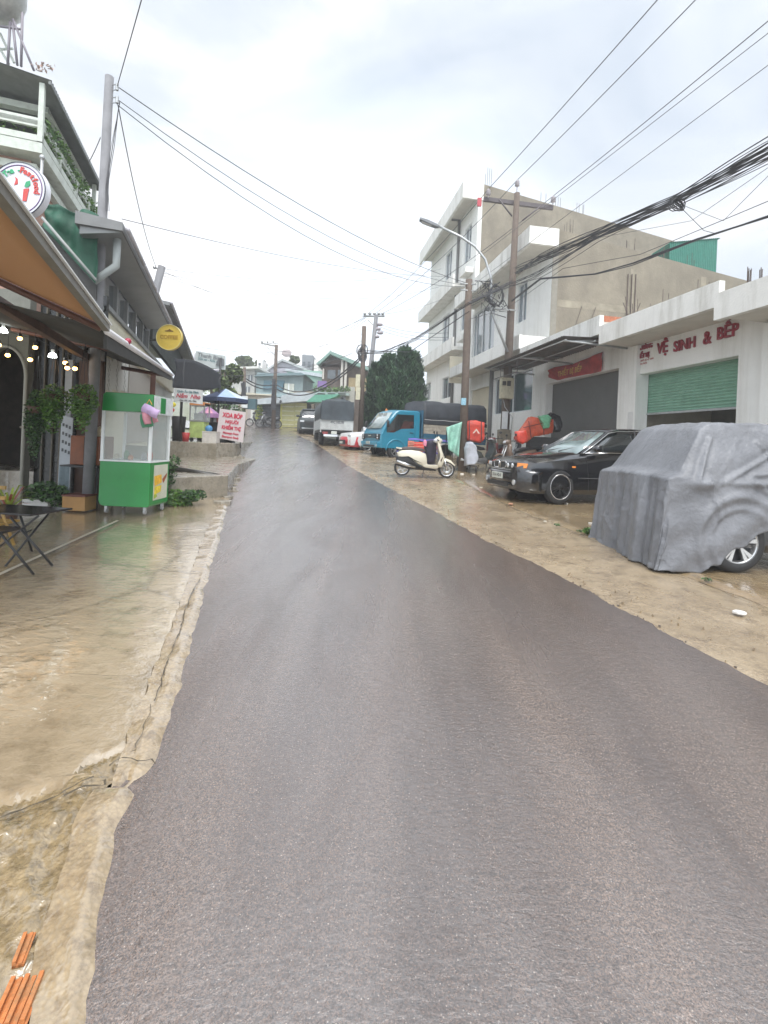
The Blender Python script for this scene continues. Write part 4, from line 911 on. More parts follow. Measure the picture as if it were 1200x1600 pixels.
# water tank on its frame
wt = thing('water_tank', 'round steel water tank on a tall tubular frame above the tin roof', 'water tank', tuple(P(8, 100, 11.5)))
q = P(-4, -22, 11.5); mb = MB(); mb.lathe([(0, -.78), (.28, -.72), (.50, -.5), (.58, -.2), (.58, .8), (.3, 1.1), (0, 1.15)], tuple(q), n=24); mb.build('tank', M('dull steel tank', (.42, .42, .40), .45, metal=.5, var=.2), wt)
for pa, pb in (((35, 20), (33, 104)), ((-20, 18), (-24, 100)), ((16, 34), (12, 102)), ((20, 30), (53, 110)), ((-22, 38), (35, 46)), ((20, 36), (27, 102))):
    mb = MB(); mb.tube([P(*pa, 11.5), P(*pb, 11.5)], .028, 6); mb.build('frame_tube', M('purplish steel', (.22, .20, .23), .5), wt)
mb = MB()
for pa, pb in (((-10, 60), (14, 100)), ((0, 52), (22, 98)), ((-10, 78), (20, 76))): mb.tube([P(*pa, 11.9), P(*pb, 11.9)], .03, 5)
mb.build('bracing', offw, wt)
plant('flowering_twig', 'small pink flowering twig growing above the tin roof edge', tuple(P(66, 104, 11.4)), (.32, .1, .12), 40, .1, nm=1, mats=[M('pinkish leaf', (.45, .33, .28), .6)])
# round sign
sg = thing('round_sign', 'round white cafe sign with curved green and red lettering above the orange awning', 'sign', tuple(P(66, 300, 6.2)))
q = P(28, 296, 6.0); rr = 43 / 750 * 6.0
def disc(c_, r, y0, y1, n=48):
    m = MB(); m.cyl((c_[0], y0, c_[2]), r, y1 - y0, 'y', n); return m
disc(q, rr, q.y, q.y + .10).build('sign_box', M('white sign acrylic', (.74, .75, .80), .3, var=.03), sg)
m = MB(); m.lathe([(rr * .865, 0), (rr * .90, 0), (rr * .90, -.006), (rr * .865, -.006)], (q.x, q.y + .001, q.z), 'y', 48, True); m.build('ring', M('violet ring', (.16, .09, .22), .4), sg)
m = MB(); m.lathe([(rr * .985, .01), (rr * 1.0, .01), (rr * 1.0, -.008), (rr * .985, -.008)], (q.x, q.y + .0, q.z), 'y', 48, True); m.build('rim', M('dark rim', (.05, .06, .10), .4), sg)
def arc_text(par, body, cx, y, cz, r, a0, da, size, mt, org, nm='letter'):
    a = a0
    for ch in body:
        if ch != ' ':
            x, z = cx + r * math.sin(a), cz + r * math.cos(a)
            xd = (math.cos(a), 0, -math.sin(a)); yd = (math.sin(a), 0, math.cos(a))
            text_part(nm, ch, size, mt, par, plane_mtx((x - org[0], y - org[1], z - org[2]), xd, yd), .003, 1, .004)
        a += da
og = OFF[sg.name]
arc_text(sg, 'Tea -', q.x, q.y - .008, q.z, rr * .70, -.72, .19, .10, M('green print', (.05, .38, .18), .5), og)
arc_text(sg, 'Fastfood', q.x, q.y - .008, q.z, rr * .70, .18, .215, .10, M('red print', (.60, .08, .07), .5), og)
def flatp(par, pts, y, mt, nm): m = MB(); m.slab([(a, y, b) for a, b in pts], .004); return m.build(nm, mt, par)
k_ = rr
flatp(sg, [(q.x + k_ * a, q.z + k_ * b) for a, b in ((.22, .02), (.42, .04), (.34, -.42), (.2, -.42))], q.y - .006, M('red print'), 'cup_print')
flatp(sg, [(q.x + k_ * a, q.z + k_ * b) for a, b in ((.24, .10), (.30, .28), (.44, .33), (.46, .18), (.36, .08))], q.y - .006, M('green print'), 'leaf_print')
flatp(sg, [(q.x + k_ * a, q.z + k_ * b) for a, b in ((-.14, .14), (-.08, .34), (-.12, .46), (-.02, .38), (.0, .2))], q.y - .006, M('red print'), 'swirl_print')
m = MB(); m.tube([P(66, 246, 6.2), P(62, 330, 6.2)], .018, 8); m.ball(tuple(P(66, 246, 6.2)), .035, 8); m.tube([P(50, 300, 6.15), P(66, 300, 6.2)], .015, 6); m.build('bracket', steel, sg)

# ---- awnings in front of the cafe
s0_, z0_ = LX(-60, 226, 1.1); s1_, z1_ = LX(166, 513, 1.1)
zA0 = 2.66
s1_ = LX(166, 513, 1.1)[0]; zfb = z1_
print('awn', s0_, z0_, s1_, z1_, LX(268, 586, 1.1))
tan_ = bpy.data.materials.new('orange awning canvas'); tan_.use_nodes = True; n_ = tan_.node_tree; pb = n_.nodes['Principled BSDF']
pb.inputs['Base Color'].default_value = (.36, .225, .13, 1); pb.inputs['Roughness'].default_value = .8
tr = n_.nodes.new('ShaderNodeBsdfTranslucent'); tr.inputs[0].default_value = (.52, .34, .19, 1); mx = n_.nodes.new('ShaderNodeMixShader'); mx.inputs[0].default_value = .4
wv = n_.nodes.new('ShaderNodeTexNoise'); wv.inputs['Scale'].default_value = 5; bpn = n_.nodes.new('ShaderNodeBump'); bpn.inputs['Strength'].default_value = .3; n_.links.new(wv.outputs[0], bpn.inputs['Height']); n_.links.new(bpn.outputs[0], pb.inputs['Normal'])
n_.links.new(pb.outputs[0], mx.inputs[1]); n_.links.new(tr.outputs[0], mx.inputs[2]); n_.links.new(mx.outputs[0], n_.nodes['Material Output'].inputs[0])
aw1 = thing('retractable_awning', 'orange canvas retractable awning with a grey front bar over the cafe forecourt', 'awning', lp(1.1, s1_, zfb), LG)
zs = z0_
mb = MB(); mb.grid(lambda u, v: (-1.12 - 2.3 * v, s0_ + (s1_ - .04 - s0_) * u, zs + (z1_ - zs) * u + .02 + v * 2.3 * .40 + .012 * math.sin(u * 40) * 0), 20, 10)
o = mb.build('canvas', tan_, aw1); md = o.modifiers.new('t', 'SOLIDIFY'); md.thickness = .003
mb = MB(); mb.hexa([(-1.13, s0_, zs - .03), (-1.07, s0_, zs - .03), (-1.07, s1_, z1_ - .03), (-1.13, s1_, z1_ - .03)], [(-1.13, s0_, zs + .03), (-1.07, s0_, zs + .03), (-1.07, s1_, z1_ + .03), (-1.13, s1_, z1_ + .03)]); mb.build('front_bar', M('grey brown bar', (.16, .15, .13), .5, var=.2), aw1)
mb = MB(); mb.hexa([(-1.10, s0_, zs + .031), (-1.05, s0_, zs + .031), (-1.05, s1_, z1_ + .031), (-1.10, s1_, z1_ + .031)], [(-1.10, s0_, zs + .042), (-1.05, s0_, zs + .042), (-1.05, s1_, z1_ + .042), (-1.10, s1_, z1_ + .042)]); mb.build('bar_edge', alum, aw1)
mb = MB(); mb.tube([(-1.14, s1_ - .02, z1_ - .01), (-3.4, s1_ - .02, z1_ + .9)], .035, 6); mb.build('arm', brownst, aw1)
s2_, z2_ = LX(269, 586, 1.1)
zc = z1_ - .02; zd = z2_
aw2 = thing('retractable_awning', 'dark grey awning with a white front rail reaching past the green cart', 'awning', lp(1.1, s2_, zd), LG)
mb = MB(); mb.grid(lambda u, v: (-1.12 - 4.2 * v, s1_ + .0 + (s2_ - s1_) * u, zc + (zd - zc) * u + .02 + .17 * 4.2 * v), 14, 8); o = mb.build('canvas', dgrey, aw2); md = o.modifiers.new('t', 'SOLIDIFY'); md.thickness = .004
mb = MB(); mb.tube([(-1.1, s1_ + .05, zc), (-1.1, s2_, zd)], .035, 8); mb.build('front_rail', M('white rail', (.65, .64, .66), .35, metal=.2), aw2)
mb = MB(); mb.hexa([(-1.14, s1_ + .1, zc - .16), (-1.11, s1_ + .1, zc - .16), (-1.11, s2_ - .1, zd - .12), (-1.14, s2_ - .1, zd - .12)], [(-1.14, s1_ + .1, zc), (-1.11, s1_ + .1, zc), (-1.11, s2_ - .1, zd), (-1.14, s2_ - .1, zd)]); mb.build('valance', dgrey, aw2)
q = LX(197, 533, 1.1); mb = MB(); mb.ball((-1.08, q[0], q[1]), .038, 12); mb.build('end_cap', M('red cap', (.30, .02, .05), .4), aw2)
mb = MB(); mb.tube([(-1.2, s2_ - .05, zd - .03), (-2.6, s2_ - .05, zd + .12)], .04, 6); mb.build('arm', brownst, aw2); mb = MB(); mb.tube([(-1.2, s2_ - 3.2, zd - .1), (-3, s2_ - 3.0, zd + .16)], .035, 6); mb.build('arm', brownst, aw2)
sp = LX(239, 600, 1.55)[0]; mb = MB(); mb.box(-1.60, -1.50, sp - .05, sp + .05, gf(LG, -1.55, sp), zd + .05); mb.build('post', brownst, aw2)
b0 = LX(6, 474, 2.0); b1_ = LX(128, 554, 2.0)
mb = MB(); mb.hexa([(-2.05, b0[0] - 2, b0[1] - .05), (-1.97, b0[0] - 2, b0[1] - .05), (-1.97, b1_[0] + 1, b1_[1] - .05), (-2.05, b1_[0] + 1, b1_[1] - .05)], [(-2.05, b0[0] - 2, b0[1] + .05), (-1.97, b0[0] - 2, b0[1] + .05), (-1.97, b1_[0] + 1, b1_[1] + .05), (-2.05, b1_[0] + 1, b1_[1] + .05)])
mb.build('beam', M('rusty brown beam', (.10, .06, .045), .6, var=.3), aw2)
# ---- cafe ground floor facing the forecourt
YC = 7.75
def X(u, v=700, Y=YC): return ray(u, v)[0] * Y
def Z(v, u=60, Y=YC): return EYE + ray(u, v)[1] * Y
zg = g(YC)
cf = thing('cafe_hall', 'dark cafe front with an arched doorway and glazed panels behind the forecourt', 'shop front', (X(40), YC, zg))
wallg = M('grey green plaster', (.20, .20, .17), .8, var=.15, dirt=.4, dcol=(.12, .11, .08))
mb = MB(); xc, rw = X(2), X(36.5) - X(2); zsp = Z(590, 30); zap = Z(541, 8)
arc = [(xc + rw * math.cos(a), zsp + (zap - zsp) * math.sin(a)) for a in [math.pi * i / 24 for i in range(25)]]
xr_ = X(40, 600)
mb.box(X(36.5), xr_ + .02, YC, YC + .14, zg, zsp)
for i in range(24):
    (xa_, za_), (xb_, zb_) = arc[i], arc[i + 1]
    mb.hexa([(xb_, YC, zb_), (xa_, YC, za_), (xa_, YC + .14, za_), (xb_, YC + .14, zb_)], [(xb_, YC, 3.8), (xa_, YC, 3.8), (xa_, YC + .14, 3.8), (xb_, YC + .14, 3.8)])
mb.box(xc - rw - 2.5, xc - rw, YC, YC + .14, zg, 3.8); mb.box(X(36.5), xr_ + .02, YC, YC + .14, zsp, 3.8); mb.build('arch_wall', wallg, cf)
mb = MB()
tr_ = [(xc + (rw) * math.cos(a), YC - .01, zsp + (zap - zsp) * math.sin(a)) for a in [math.pi * i / 24 for i in range(25)]]
mb.tube([(xc + rw, YC - .01, zg)] + tr_, .028, 6); mb.build('arch_trim', M('pale arch trim', (.36, .36, .32), .6, var=.1), cf)
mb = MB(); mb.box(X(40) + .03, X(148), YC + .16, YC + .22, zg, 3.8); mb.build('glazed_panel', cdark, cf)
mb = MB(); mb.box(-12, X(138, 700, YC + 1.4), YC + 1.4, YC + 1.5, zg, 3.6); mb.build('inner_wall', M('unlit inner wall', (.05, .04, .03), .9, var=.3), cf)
for u_ in (56, 72, 84, 92, 118): mb = MB(); mb.box(X(u_) - .012, X(u_) + .012, YC + .12, YC + .16, zg, 3.6); mb.build('mullion', M('dull bronze frame', (.10, .085, .06), .5), cf)
mb = MB(); mb.box(X(38), X(73), YC - .12, YC + .15, Z(670), Z(667)); mb.build('shelf', M('pale shelf', (.25, .22, .18), .6), cf)
mb = MB(); mb.box(X(115), X(152), YC + .05, YC + .12, Z(770), Z(560)); mb.build('brown_panel', woody, cf)
mb = MB(); mb.box(X(97), X(108), YC + .0, YC + .06, zg, Z(560)); mb.build('pillar', M('pale grey pillar', (.33, .35, .37), .7, var=.15), cf)
mb = MB(); mb.hexa([(X(96), YC - .05, Z(768)), (X(114), YC - .05, Z(762)), (X(114), YC - .04, Z(762)), (X(96), YC - .04, Z(768))], [(X(97), YC - .05, Z(646)), (X(115), YC - .05, Z(651)), (X(115), YC - .04, Z(651)), (X(97), YC - .04, Z(646))]); ps = mb.build('menu_poster', M('grey white poster', (.42, .46, .50), .5, var=.1), cf)
mb = MB()
for i in range(3):
    for j in range(4):
        xx, zz_ = X(101 + i * 5), Z(662 + j * 13 + i * 2); mb.box(xx - .014, xx + .014, YC - .056, YC - .051, zz_ - .025, zz_ + .025)
mb.build('picture_print', M('dark print', (.08, .09, .10), .6), ps)
mb = MB(); mb.box(X(-60), X(152), YC - .3, YC + .1, zg + .0, zg + .03) if 0 else None
# bulbs
random.seed(3)
warm = M('warm lit bulb', (1, .75, .4), .4, var=0, emis=(1, .50, .14), estr=7)
cold = M('white lit lamp', (1, 1, 1), .4, var=0, emis=(.93, 1, .95), estr=10)
BL = [(31, 529, 1, 'second from the left on the upper row'), (55, 543, 1, 'between the two white lamps'), (12, 555, 1, 'inside the arched doorway'), (47, 562, 1, 'small one right of the arch'), (102, 567, 1, 'above the grey pillar'), (105, 575, 1, 'just below the one above the pillar'), (117, 576, 1, 'rightmost beside the brown panel'), (-2, 539, 1, 'cut off at the left edge')]
for u_, v_, w_, lab in BL:
    q = P(u_, v_, 6.9); b_ = thing('light_bulb', 'warm glowing bulb hanging under the dark awning, ' + lab, 'light bulb', (q.x, q.y, q.z + .1), 0, 'warm bulbs under the awning')
    m = MB(); m.ball(tuple(q), .032, 12, (1, 1, .85)); m.build('globe', warm, b_)
    m = MB(); m.cyl((q.x, q.y, q.z + .022), .022, .05); m.build('socket', blackm, b_)
    m = MB(); m.tube([(q.x, q.y, q.z + .07), (q.x, q.y, q.z + .28)], .004, 4); m.build('cord', blackm, b_)
for u_, v_, lab in ((5, 518, 'left'), (82, 557, 'right')):
    q = P(u_, v_, 6.9); b_ = thing('lamp', 'bright white lamp under the dark awning, ' + lab + ' one of the pair', 'lamp', (q.x, q.y, q.z + .1), 0, 'white lamps under the awning')
    m = MB(); m.lathe([(0, -.02), (.055, -.01), (.045, .03), (.012, .06)], tuple(q), n=16); m.build('globe', cold, b_)
    m = MB(); m.cyl((q.x, q.y, q.z + .05), .02, .05); m.build('socket', alum, b_)
mb = MB(); pts = sag(P(-30, 500, 6.9), P(60, 530, 6.9), .03) + sag(P(60, 530, 6.9), P(130, 560, 6.9), .03); mb.tube(pts, .006, 4)
tag(mb.build('light_string', blackm), 'thin black cord holding the bulbs under the dark awning', 'cord')
# hanging plants
random.seed(5)
for i, (u_, v_, rx, rz, lab) in enumerate(((84, 622, .20, .27, 'bushy fern hanging left of the grey pillar'), (130, 620, .19, .27, 'bushy fern hanging right of the grey pillar'), (56, 640, .14, .38, 'dim trailing plant hanging beside the arch'))):
    q = P(u_, v_, 6.75); t = thing('hanging_plant', lab, 'plant', tuple(q), 0, 'plants hanging under the awning')
    mb = MB(); leaves(mb, (q.x, q.y, q.z), (rx, rx, rz), 900, .05, nm=2, shell=.1, droop=.25); leaves(mb, (q.x, q.y, q.z - rz * .9), (rx * .6, rx * .6, rz), 350, .05, nm=2, shell=.05)
    mb.build('foliage', [leafm[0], leafm[2]] if i == 2 else leafm[:2], t, fix=False)
    mb = MB(); mb.lathe([(0, -.06), (.08, -.05), (.11, .05), (.10, .05), (.07, -.03), (0, -.04)], tuple(q), n=14); mb.build('pot', woody, t)
    mb = MB()
    for a in range(3): mb.tube([(q.x + .09 * math.cos(a * 2.1), q.y + .09 * math.sin(a * 2.1), q.z + .04), (q.x, q.y, q.z + .75)], .004, 4)
    mb.build('hanger', blackm, t)
# planter box on the floor
q = P(61, 789, 7.25); zf_ = g(7.25) + .05
t = thing('planter_box', 'white slatted planter box with dark green plants at the cafe front', 'planter', (q.x, q.y, zf_))
mb = MB()
for k in range(3): mb.box(q.x - .19, q.x + .19, q.y - .09, q.y + .09, zf_ + k * .045, zf_ + .037 + k * .045)
mb.box(q.x - .17, q.x + .17, q.y - .075, q.y + .075, zf_ + .005, zf_ + .13); mb.build('box', M('white planter', (.5, .5, .48), .6, dirt=.3), t)
mb = MB(); leaves(mb, (q.x + .1, q.y, zf_ + .24), (.33, .15, .17), 500, .075, nm=2, shell=.1); leaves(mb, (q.x + .3, q.y, zf_ + .15), (.12, .12, .16), 160, .06, nm=2, shell=.1); mb.build('foliage', [leafm[0], leafm[2]], t, fix=False)
# cordyline with long yellow-green leaves
q = P(14, 783, 6.3); zf_ = g(6.3) + .05; t = thing('potted_plant', 'yellow green plant with long upright leaves behind the folding table', 'plant', (q.x, q.y, zf_))
mb = MB(); mb.lathe([(0, 0), (.09, 0), (.12, .16), (.10, .16), (0, .14)], (q.x, q.y, zf_), n=16); mb.build('pot', woody, t)
mb = MB()
for k in range(22):
    a = rnd(0, 6.28); l = rnd(.25, .48); h = rnd(.12, .38); b = Vector((math.cos(a), math.sin(a), 0)); p0 = Vector((q.x, q.y, zf_ + .14)); w_ = Vector((-b.y, b.x, 0)) * .022
    mb.cur = 0 if k % 4 else 1
    P1_ = [p0, p0 + b * l * .25 + Vector((0, 0, h * .6)), p0 + b * l * .5 + Vector((0, 0, h)), p0 + b * l * .8 + Vector((0, 0, h * .95))]
    for i in range(3):
        wa, wb = w_ * (1 - i * .15), w_ * (1 - (i + 1) * .28); mb.add([P1_[i] - wa, P1_[i] + wa, P1_[i + 1] + wb, P1_[i + 1] - wb], [(0, 1, 2, 3)])
mb.build('foliage', [M('yellow green leaf', (.28, .36, .05), .45, var=.3, vs=12), M('reddish leaf', (.25, .05, .03), .5)], t, fix=False)
# cabinet, side table, crate
YK = 7.45
mb = MB(); mb.box(X(113, 700, YK), X(158, 700, YK), YK - .05, YK + .35, Z(726, 130, YK), Z(681, 130, YK)); t = thing('wooden_cabinet', 'rust brown wooden cabinet on the side table left of the green cart', 'cabinet', (X(135, 700, YK), YK, Z(726, 130, YK)))
mb.build('carcass', M('rust brown wood', (.20, .065, .025), .5, var=.25, vs=5), t, bev=.008)
mb = MB(); mb.box(X(134.5, 700, YK), X(136.5, 700, YK), YK - .058, YK - .0505, Z(724, 130, YK), Z(683, 130, YK)); mb.build('door_gap', darkin, t)
tz = Z(727, 130, YK); t = thing('side_table', 'black side table with thin legs carrying the rust brown cabinet', 'table', (X(130, 700, YK), YK, zg))
mb = MB(); mb.box(X(101, 700, YK), X(159, 700, YK), YK - .1, YK + .4, tz - .03, tz - .001); mb.build('table_top', blackm, t)
for u_ in (103, 157):
    for dy in (-.07, .36): mb = MB(); mb.box(X(u_, 700, YK) - .015, X(u_, 700, YK) + .015, YK + dy, YK + dy + .03, g(YK) + .03, tz - .031); mb.build('leg', blackm, t)
mb = MB(); mb.grid(lambda u, v: (X(102, 700, YK) + .16 * u, YK - .12 - .01 * math.sin(u * 9), tz - .02 - v * .42), 12, 6); o = mb.build('cloth', M('grey blue cloth', (.13, .17, .19), .8, var=.3), None, off=(X(106, 700, YK), YK - .12, tz)); tag(o, 'grey blue cloth hanging off the front of the black side table', 'cloth')
q = P(124, 801, 7.25); zf_ = g(7.2) + .05; t = thing('cardboard_box', 'tan cardboard box on the cafe floor under the black side table', 'box', (q.x, 7.2, zf_))
mb = MB(); mb.box(q.x - .17, q.x + .17, 7.1, 7.4, zf_, zf_ + .21); mb.build('box', M('tan cardboard', (.36, .20, .07), .7, var=.12), t, bev=.006)
mb = MB(); mb.box(q.x - .175, q.x + .175, 7.095, 7.405, zf_ + .212, zf_ + .235); mb.build('lid', M('dark red lid', (.12, .03, .02), .5), t)
q = P(152, 668, YK); t = thing('snack_bag', 'colourful snack packets on top of the rust brown cabinet', 'packet', (q.x, YK, Z(681, 130, YK)))
for k, (c_, dx, h) in enumerate((((.55, .45, .30), .02, .16), ((.35, .06, .12), -.07, .12), ((.10, .05, .15), -.13, .07), ((.5, .3, .05), -.03, .09))):
    mb = MB(); x_ = q.x + dx; zb_ = Z(681, 130, YK); mb.puff([(x_ - .05, zb_), (x_ + .05, zb_), (x_ + .045, zb_ + h * .8), (x_ + .01, zb_ + h), (x_ - .045, zb_ + h * .8)], YK + .02 * k, YK + .02 * k + .05); mb.build('packet', M('packet %d' % k, c_, .3, var=.4, vs=25), t)
# folding table and chair
t = thing('folding_table', 'small black folding table with crossed legs on the wet forecourt', 'table', (P(45, 890, 4.9).x, 4.95, g(4.95)))
YT = 4.85; zt = Z(796, 40, YT); xA, xB = X(-30, 796, YT), X(92, 796, YT)
mb = MB(); mb.hexa([(xA, YT - .20, zt - .02), (xB - .10, YT - .26, zt - .02), (xB, YT + .22, zt - .02), (xA, YT + .28, zt - .02)], [(xA, YT - .20, zt), (xB - .10, YT - .26, zt), (xB, YT + .22, zt), (xA, YT + .28, zt)]); mb.build('table_top', M('black laminate', (.02, .018, .018), .18, var=.2), t, bev=.006)
zf = lambda u, v: tuple(G(u, v, .05))
for (pa, pb) in (((16, 808, 4.62), zf(82, 884)), ((78, 800, 5.0), zf(8, 885)), ((60, 806, 4.65), zf(-18, 868)), ((30, 800, 5.0), zf(50, 862))):
    mb = MB(); mb.tube([P(*pa), pb], .011, 8); mb.build('leg', blackm, t)
mb = MB(); mb.tube([P(36, 834, 4.8), P(50, 828, 4.9)], .008, 6); mb.build('brace', blackm, t)
t = thing('folding_stool', 'black folding stool cut off by the left edge of the photo', 'stool', (P(5, 880, 4.5).x, 4.5, g(4.5)))
mb = MB(); q = P(-12, 826, 4.4); mb.hexa([(q.x - .2, q.y - .15, q.z - .03), (q.x + .145, q.y - .15, q.z - .03), (q.x + .15, q.y + .15, q.z - .03), (q.x - .2, q.y + .15, q.z - .03)], [(q.x - .2, q.y - .15, q.z), (q.x + .145, q.y - .15, q.z), (q.x + .15, q.y + .15, q.z), (q.x - .2, q.y + .15, q.z)]); mb.build('seat', M('black laminate'), t, bev=.005)
for pa, pb in (((-4, 828, 4.3), zf(53, 898)), ((8, 826, 4.5), zf(-40, 900))): mb = MB(); mb.tube([P(*pa), pb], .011, 8); mb.build('leg', blackm, t)
t = thing('wooden_chair', 'yellow wooden folding chair half hidden behind the black table', 'chair', (P(10, 870, 5.4).x, 5.4, g(5.4)))
wd = M('yellow varnished wood', (.36, .22, .06), .4, var=.25, vs=12)
for pa, pb in (((-12, 760, 5.35), (28, 868, 5.35)), ((-5, 815, 5.3), (-2, 880, 5.3)), ((-20, 790, 5.6), (10, 850, 5.6))): mb = MB(); mb.tube([P(*pa), P(*pb)], .016, 6); mb.build('leg', wd, t)
mb = MB(); q = P(0, 816, 5.4); mb.box(q.x - .2, q.x + .11, q.y - .15, q.y + .15, q.z - .012, q.z + .012); mb.build('seat', wd, t)
for v_ in (762, 778): mb = MB(); q = P(0, v_, 5.5); mb.box(q.x - .15, q.x + .06, q.y, q.y + .02, q.z - .02, q.z + .02); mb.build('backrest', wd, t)

# ---- green tarp and pipe between cafe and restaurant
ga = [P(70, 320, 7.0), P(150, 335, 7.2), P(148, 430, 7.2), P(152, 450, 7.2), P(118, 400, 7.1), P(70, 345, 7.0)]
mb = MB()
def tf(u, v):
    top = P(71 + 80 * u, 318 + 17 * u, 7.05); bot = P(64 + 86 * u, 352 + 108 * u, 7.05); p = top.lerp(bot, v)
    return (p.x, p.y + .05 * math.sin(u * 14 + v * 2) + .02 * math.sin(v * 12), p.z + (.03 * math.sin(u * 9) if v < .05 else 0))
mb.grid(tf, 40, 16); o = mb.build('tarp', tarpg, None, off=tuple(P(110, 390, 7.05))); md = o.modifiers.new('t', 'SOLIDIFY'); md.thickness = .005
tag(o, 'dark green tarp stretched between the round sign and the pale pole', 'tarp')
mb = MB(); mb.tube([P(66, 340, 6.9), P(150, 438, 6.9)], .022, 6); o = mb.build('awning_pole', M('grey painted tube', (.30, .31, .30), .5), None, off=tuple(P(66, 340, 6.9))); tag(o, 'slanting grey tube along the bottom of the green tarp', 'tube')
mb = MB(); mb.slab([P(64, 352, 6.95), P(64, 372, 6.95), P(150, 470, 6.95), P(150, 445, 6.95)], .03); tag(mb.build('canopy_edge', dgrey, None, off=tuple(P(110, 400, 6.95))), 'dark sloping strip of canopy below the green tarp', 'canopy')

# ---- glass fronted restaurant
De, Dw = 1.5, 2.05
e0, ez0 = LX(192, 342, De); e1, ez1 = LX(262, 500, De); ez = (ez0 + ez1) / 2
print('rest', e0, e1, ez0, ez1)
rs = thing('restaurant_building', 'narrow restaurant with mirrored upper windows, grey eaves and cream ground floor', 'building', lp(Dw, e0, g(8)), LG)
eg = M('grey painted eaves', (.20, .205, .205), .6, var=.2, vs=2, dirt=.4, dcol=(.1, .1, .1))
mirror = M('mirror window', (.42, .47, .50), .03, metal=.85, var=.12, vs=.5)
cream2 = M('cream painted wall', (.66, .63, .50), .7, var=.06, dirt=.3, dcol=(.4, .36, .26))
e1b = e1 + .6; ew = LX(151, 600, Dw)[0]; e2 = LX(267, 640, Dw)[0]; print('e', e1b, e2)
mb = MB(); mb.hexa([(-De - .0, e0, ez - .12), (-De, e1b, ez - .12), (-2.25, e1b, ez - .12), (-2.1, e0, ez - .12)], [(-De, e0, ez), (-De, e1b, ez), (-2.25, e1b, ez + .06), (-2.1, e0, ez + .06)]); mb.build('roof', eg, rs)
mb = MB(); mb.hexa([(-De - .02, e0 + .05, ez - .13), (-De - .02, e1b, ez - .13), (-Dw, e1b, ez - .24), (-Dw, e0 + .05, ez - .24)], [(-De - .02, e0 + .05, ez - .121), (-De - .02, e1b, ez - .121), (-Dw, e1b, ez - .121), (-Dw, e0 + .05, ez - .121)]); mb.build('soffit', M('grey metal soffit', (.27, .28, .28), .35, metal=.2, var=.15, vs=2), rs)
for k in range(4):
    a = e0 + .1 + (e1b - e0 - .2) * k / 4; mb = MB(); mb.tube([(-De + .05, a, ez - .05), (-De + .05, a + (e1b - e0) / 4 - .12, ez - .05)], .035, 8); mb.build('gutter', M('pale gutter', (.48, .47, .5), .4), rs)
zw0 = LX(200, 522, Dw)[1]; zcr = LX(195, 560, Dw - .1)[1]
mb = MB(); mb.box(-Dw - .04, -Dw - .02, ew, e1b, zw0, ez - .2); mb.build('upper_window', mirror, rs)
for k in range(6):
    a = ew + .05 + k * (e1b - ew - .1) / 5; mb = MB(); mb.box(-Dw - .02, -Dw + .05, a - .05, a + .05, zw0, ez - .3); mb.build('mullion', pvc, rs)
mb = MB(); mb.box(-Dw - .06, -Dw + .08, ew, e2, zw0 - .50, zw0 - .0); mb.build('cream_band', cream2, rs)
mb = MB(); mb.box(-Dw - .06, -Dw + .13, ew, e2, zw0 - .06, zw0 + .02); mb.build('ledge', eg, rs)
mb = MB(); mb.box(-Dw - .30, -Dw - .06, ew, e2, .4, zw0 - .5); mb.build('ground_wall', cream2, rs)
# white strip blinds with leaf pattern, grey panel, door
for k, (ua, ub, va, vb, mt) in enumerate(((165, 176, 556, 612, 'w'), (178, 189, 557, 613, 'w'), (191, 200, 558, 614, 'w'), (204, 232, 562, 690, 'g'), (243, 254, 588, 700, 'w'), (256, 266, 590, 690, 'w'))):
    sa, z_a = LX(ua, va, Dw + .02); sb, z_b = LX(ub, vb, Dw + .02); z_b = max(z_b, .6)
    mb = MB(); mb.box(-Dw - .05, -Dw - .03, sa, sb, z_b, z_a); pn = mb.build('wall_panel', M('pale panel', (.60, .60, .56), .5, var=.05) if mt == 'w' else M('warm grey panel', (.38, .35, .31), .5, var=.05), rs)
    if k < 3:
        mb = MB()
        for j in range(6):
            zc_ = z_a - (z_a - z_b) * (j + .5) / 6; sc = (sa + sb) / 2 + .03 * math.sin(j * 2); mb.slab([(-Dw - .022, sc - .09, zc_ + .06), (-Dw - .022, sc + .06, zc_ - .05), (-Dw - .022, sc + .09, zc_ - .07), (-Dw - .022, sc - .05, zc_ + .02)], .004)
        mb.build('leaf_pattern', M('brown leaf print', (.10, .085, .06), .6), pn)
# down pipe with elbow
dp = [(-De - .12, e0 + .3, ez - .15), (-De - .12, e0 + .3, ez - .55), (-Dw + .1, e0 + .35, ez - .85), (-Dw + .05, ew + .1, ez - 1.1), (-Dw + .05, ew + .1, zw0 - .8)]
mb = MB(); mb.tube(dp, .055, 10); mb.build('drain_pipe', M('pale drain pipe', (.36, .39, .38), .5), rs)
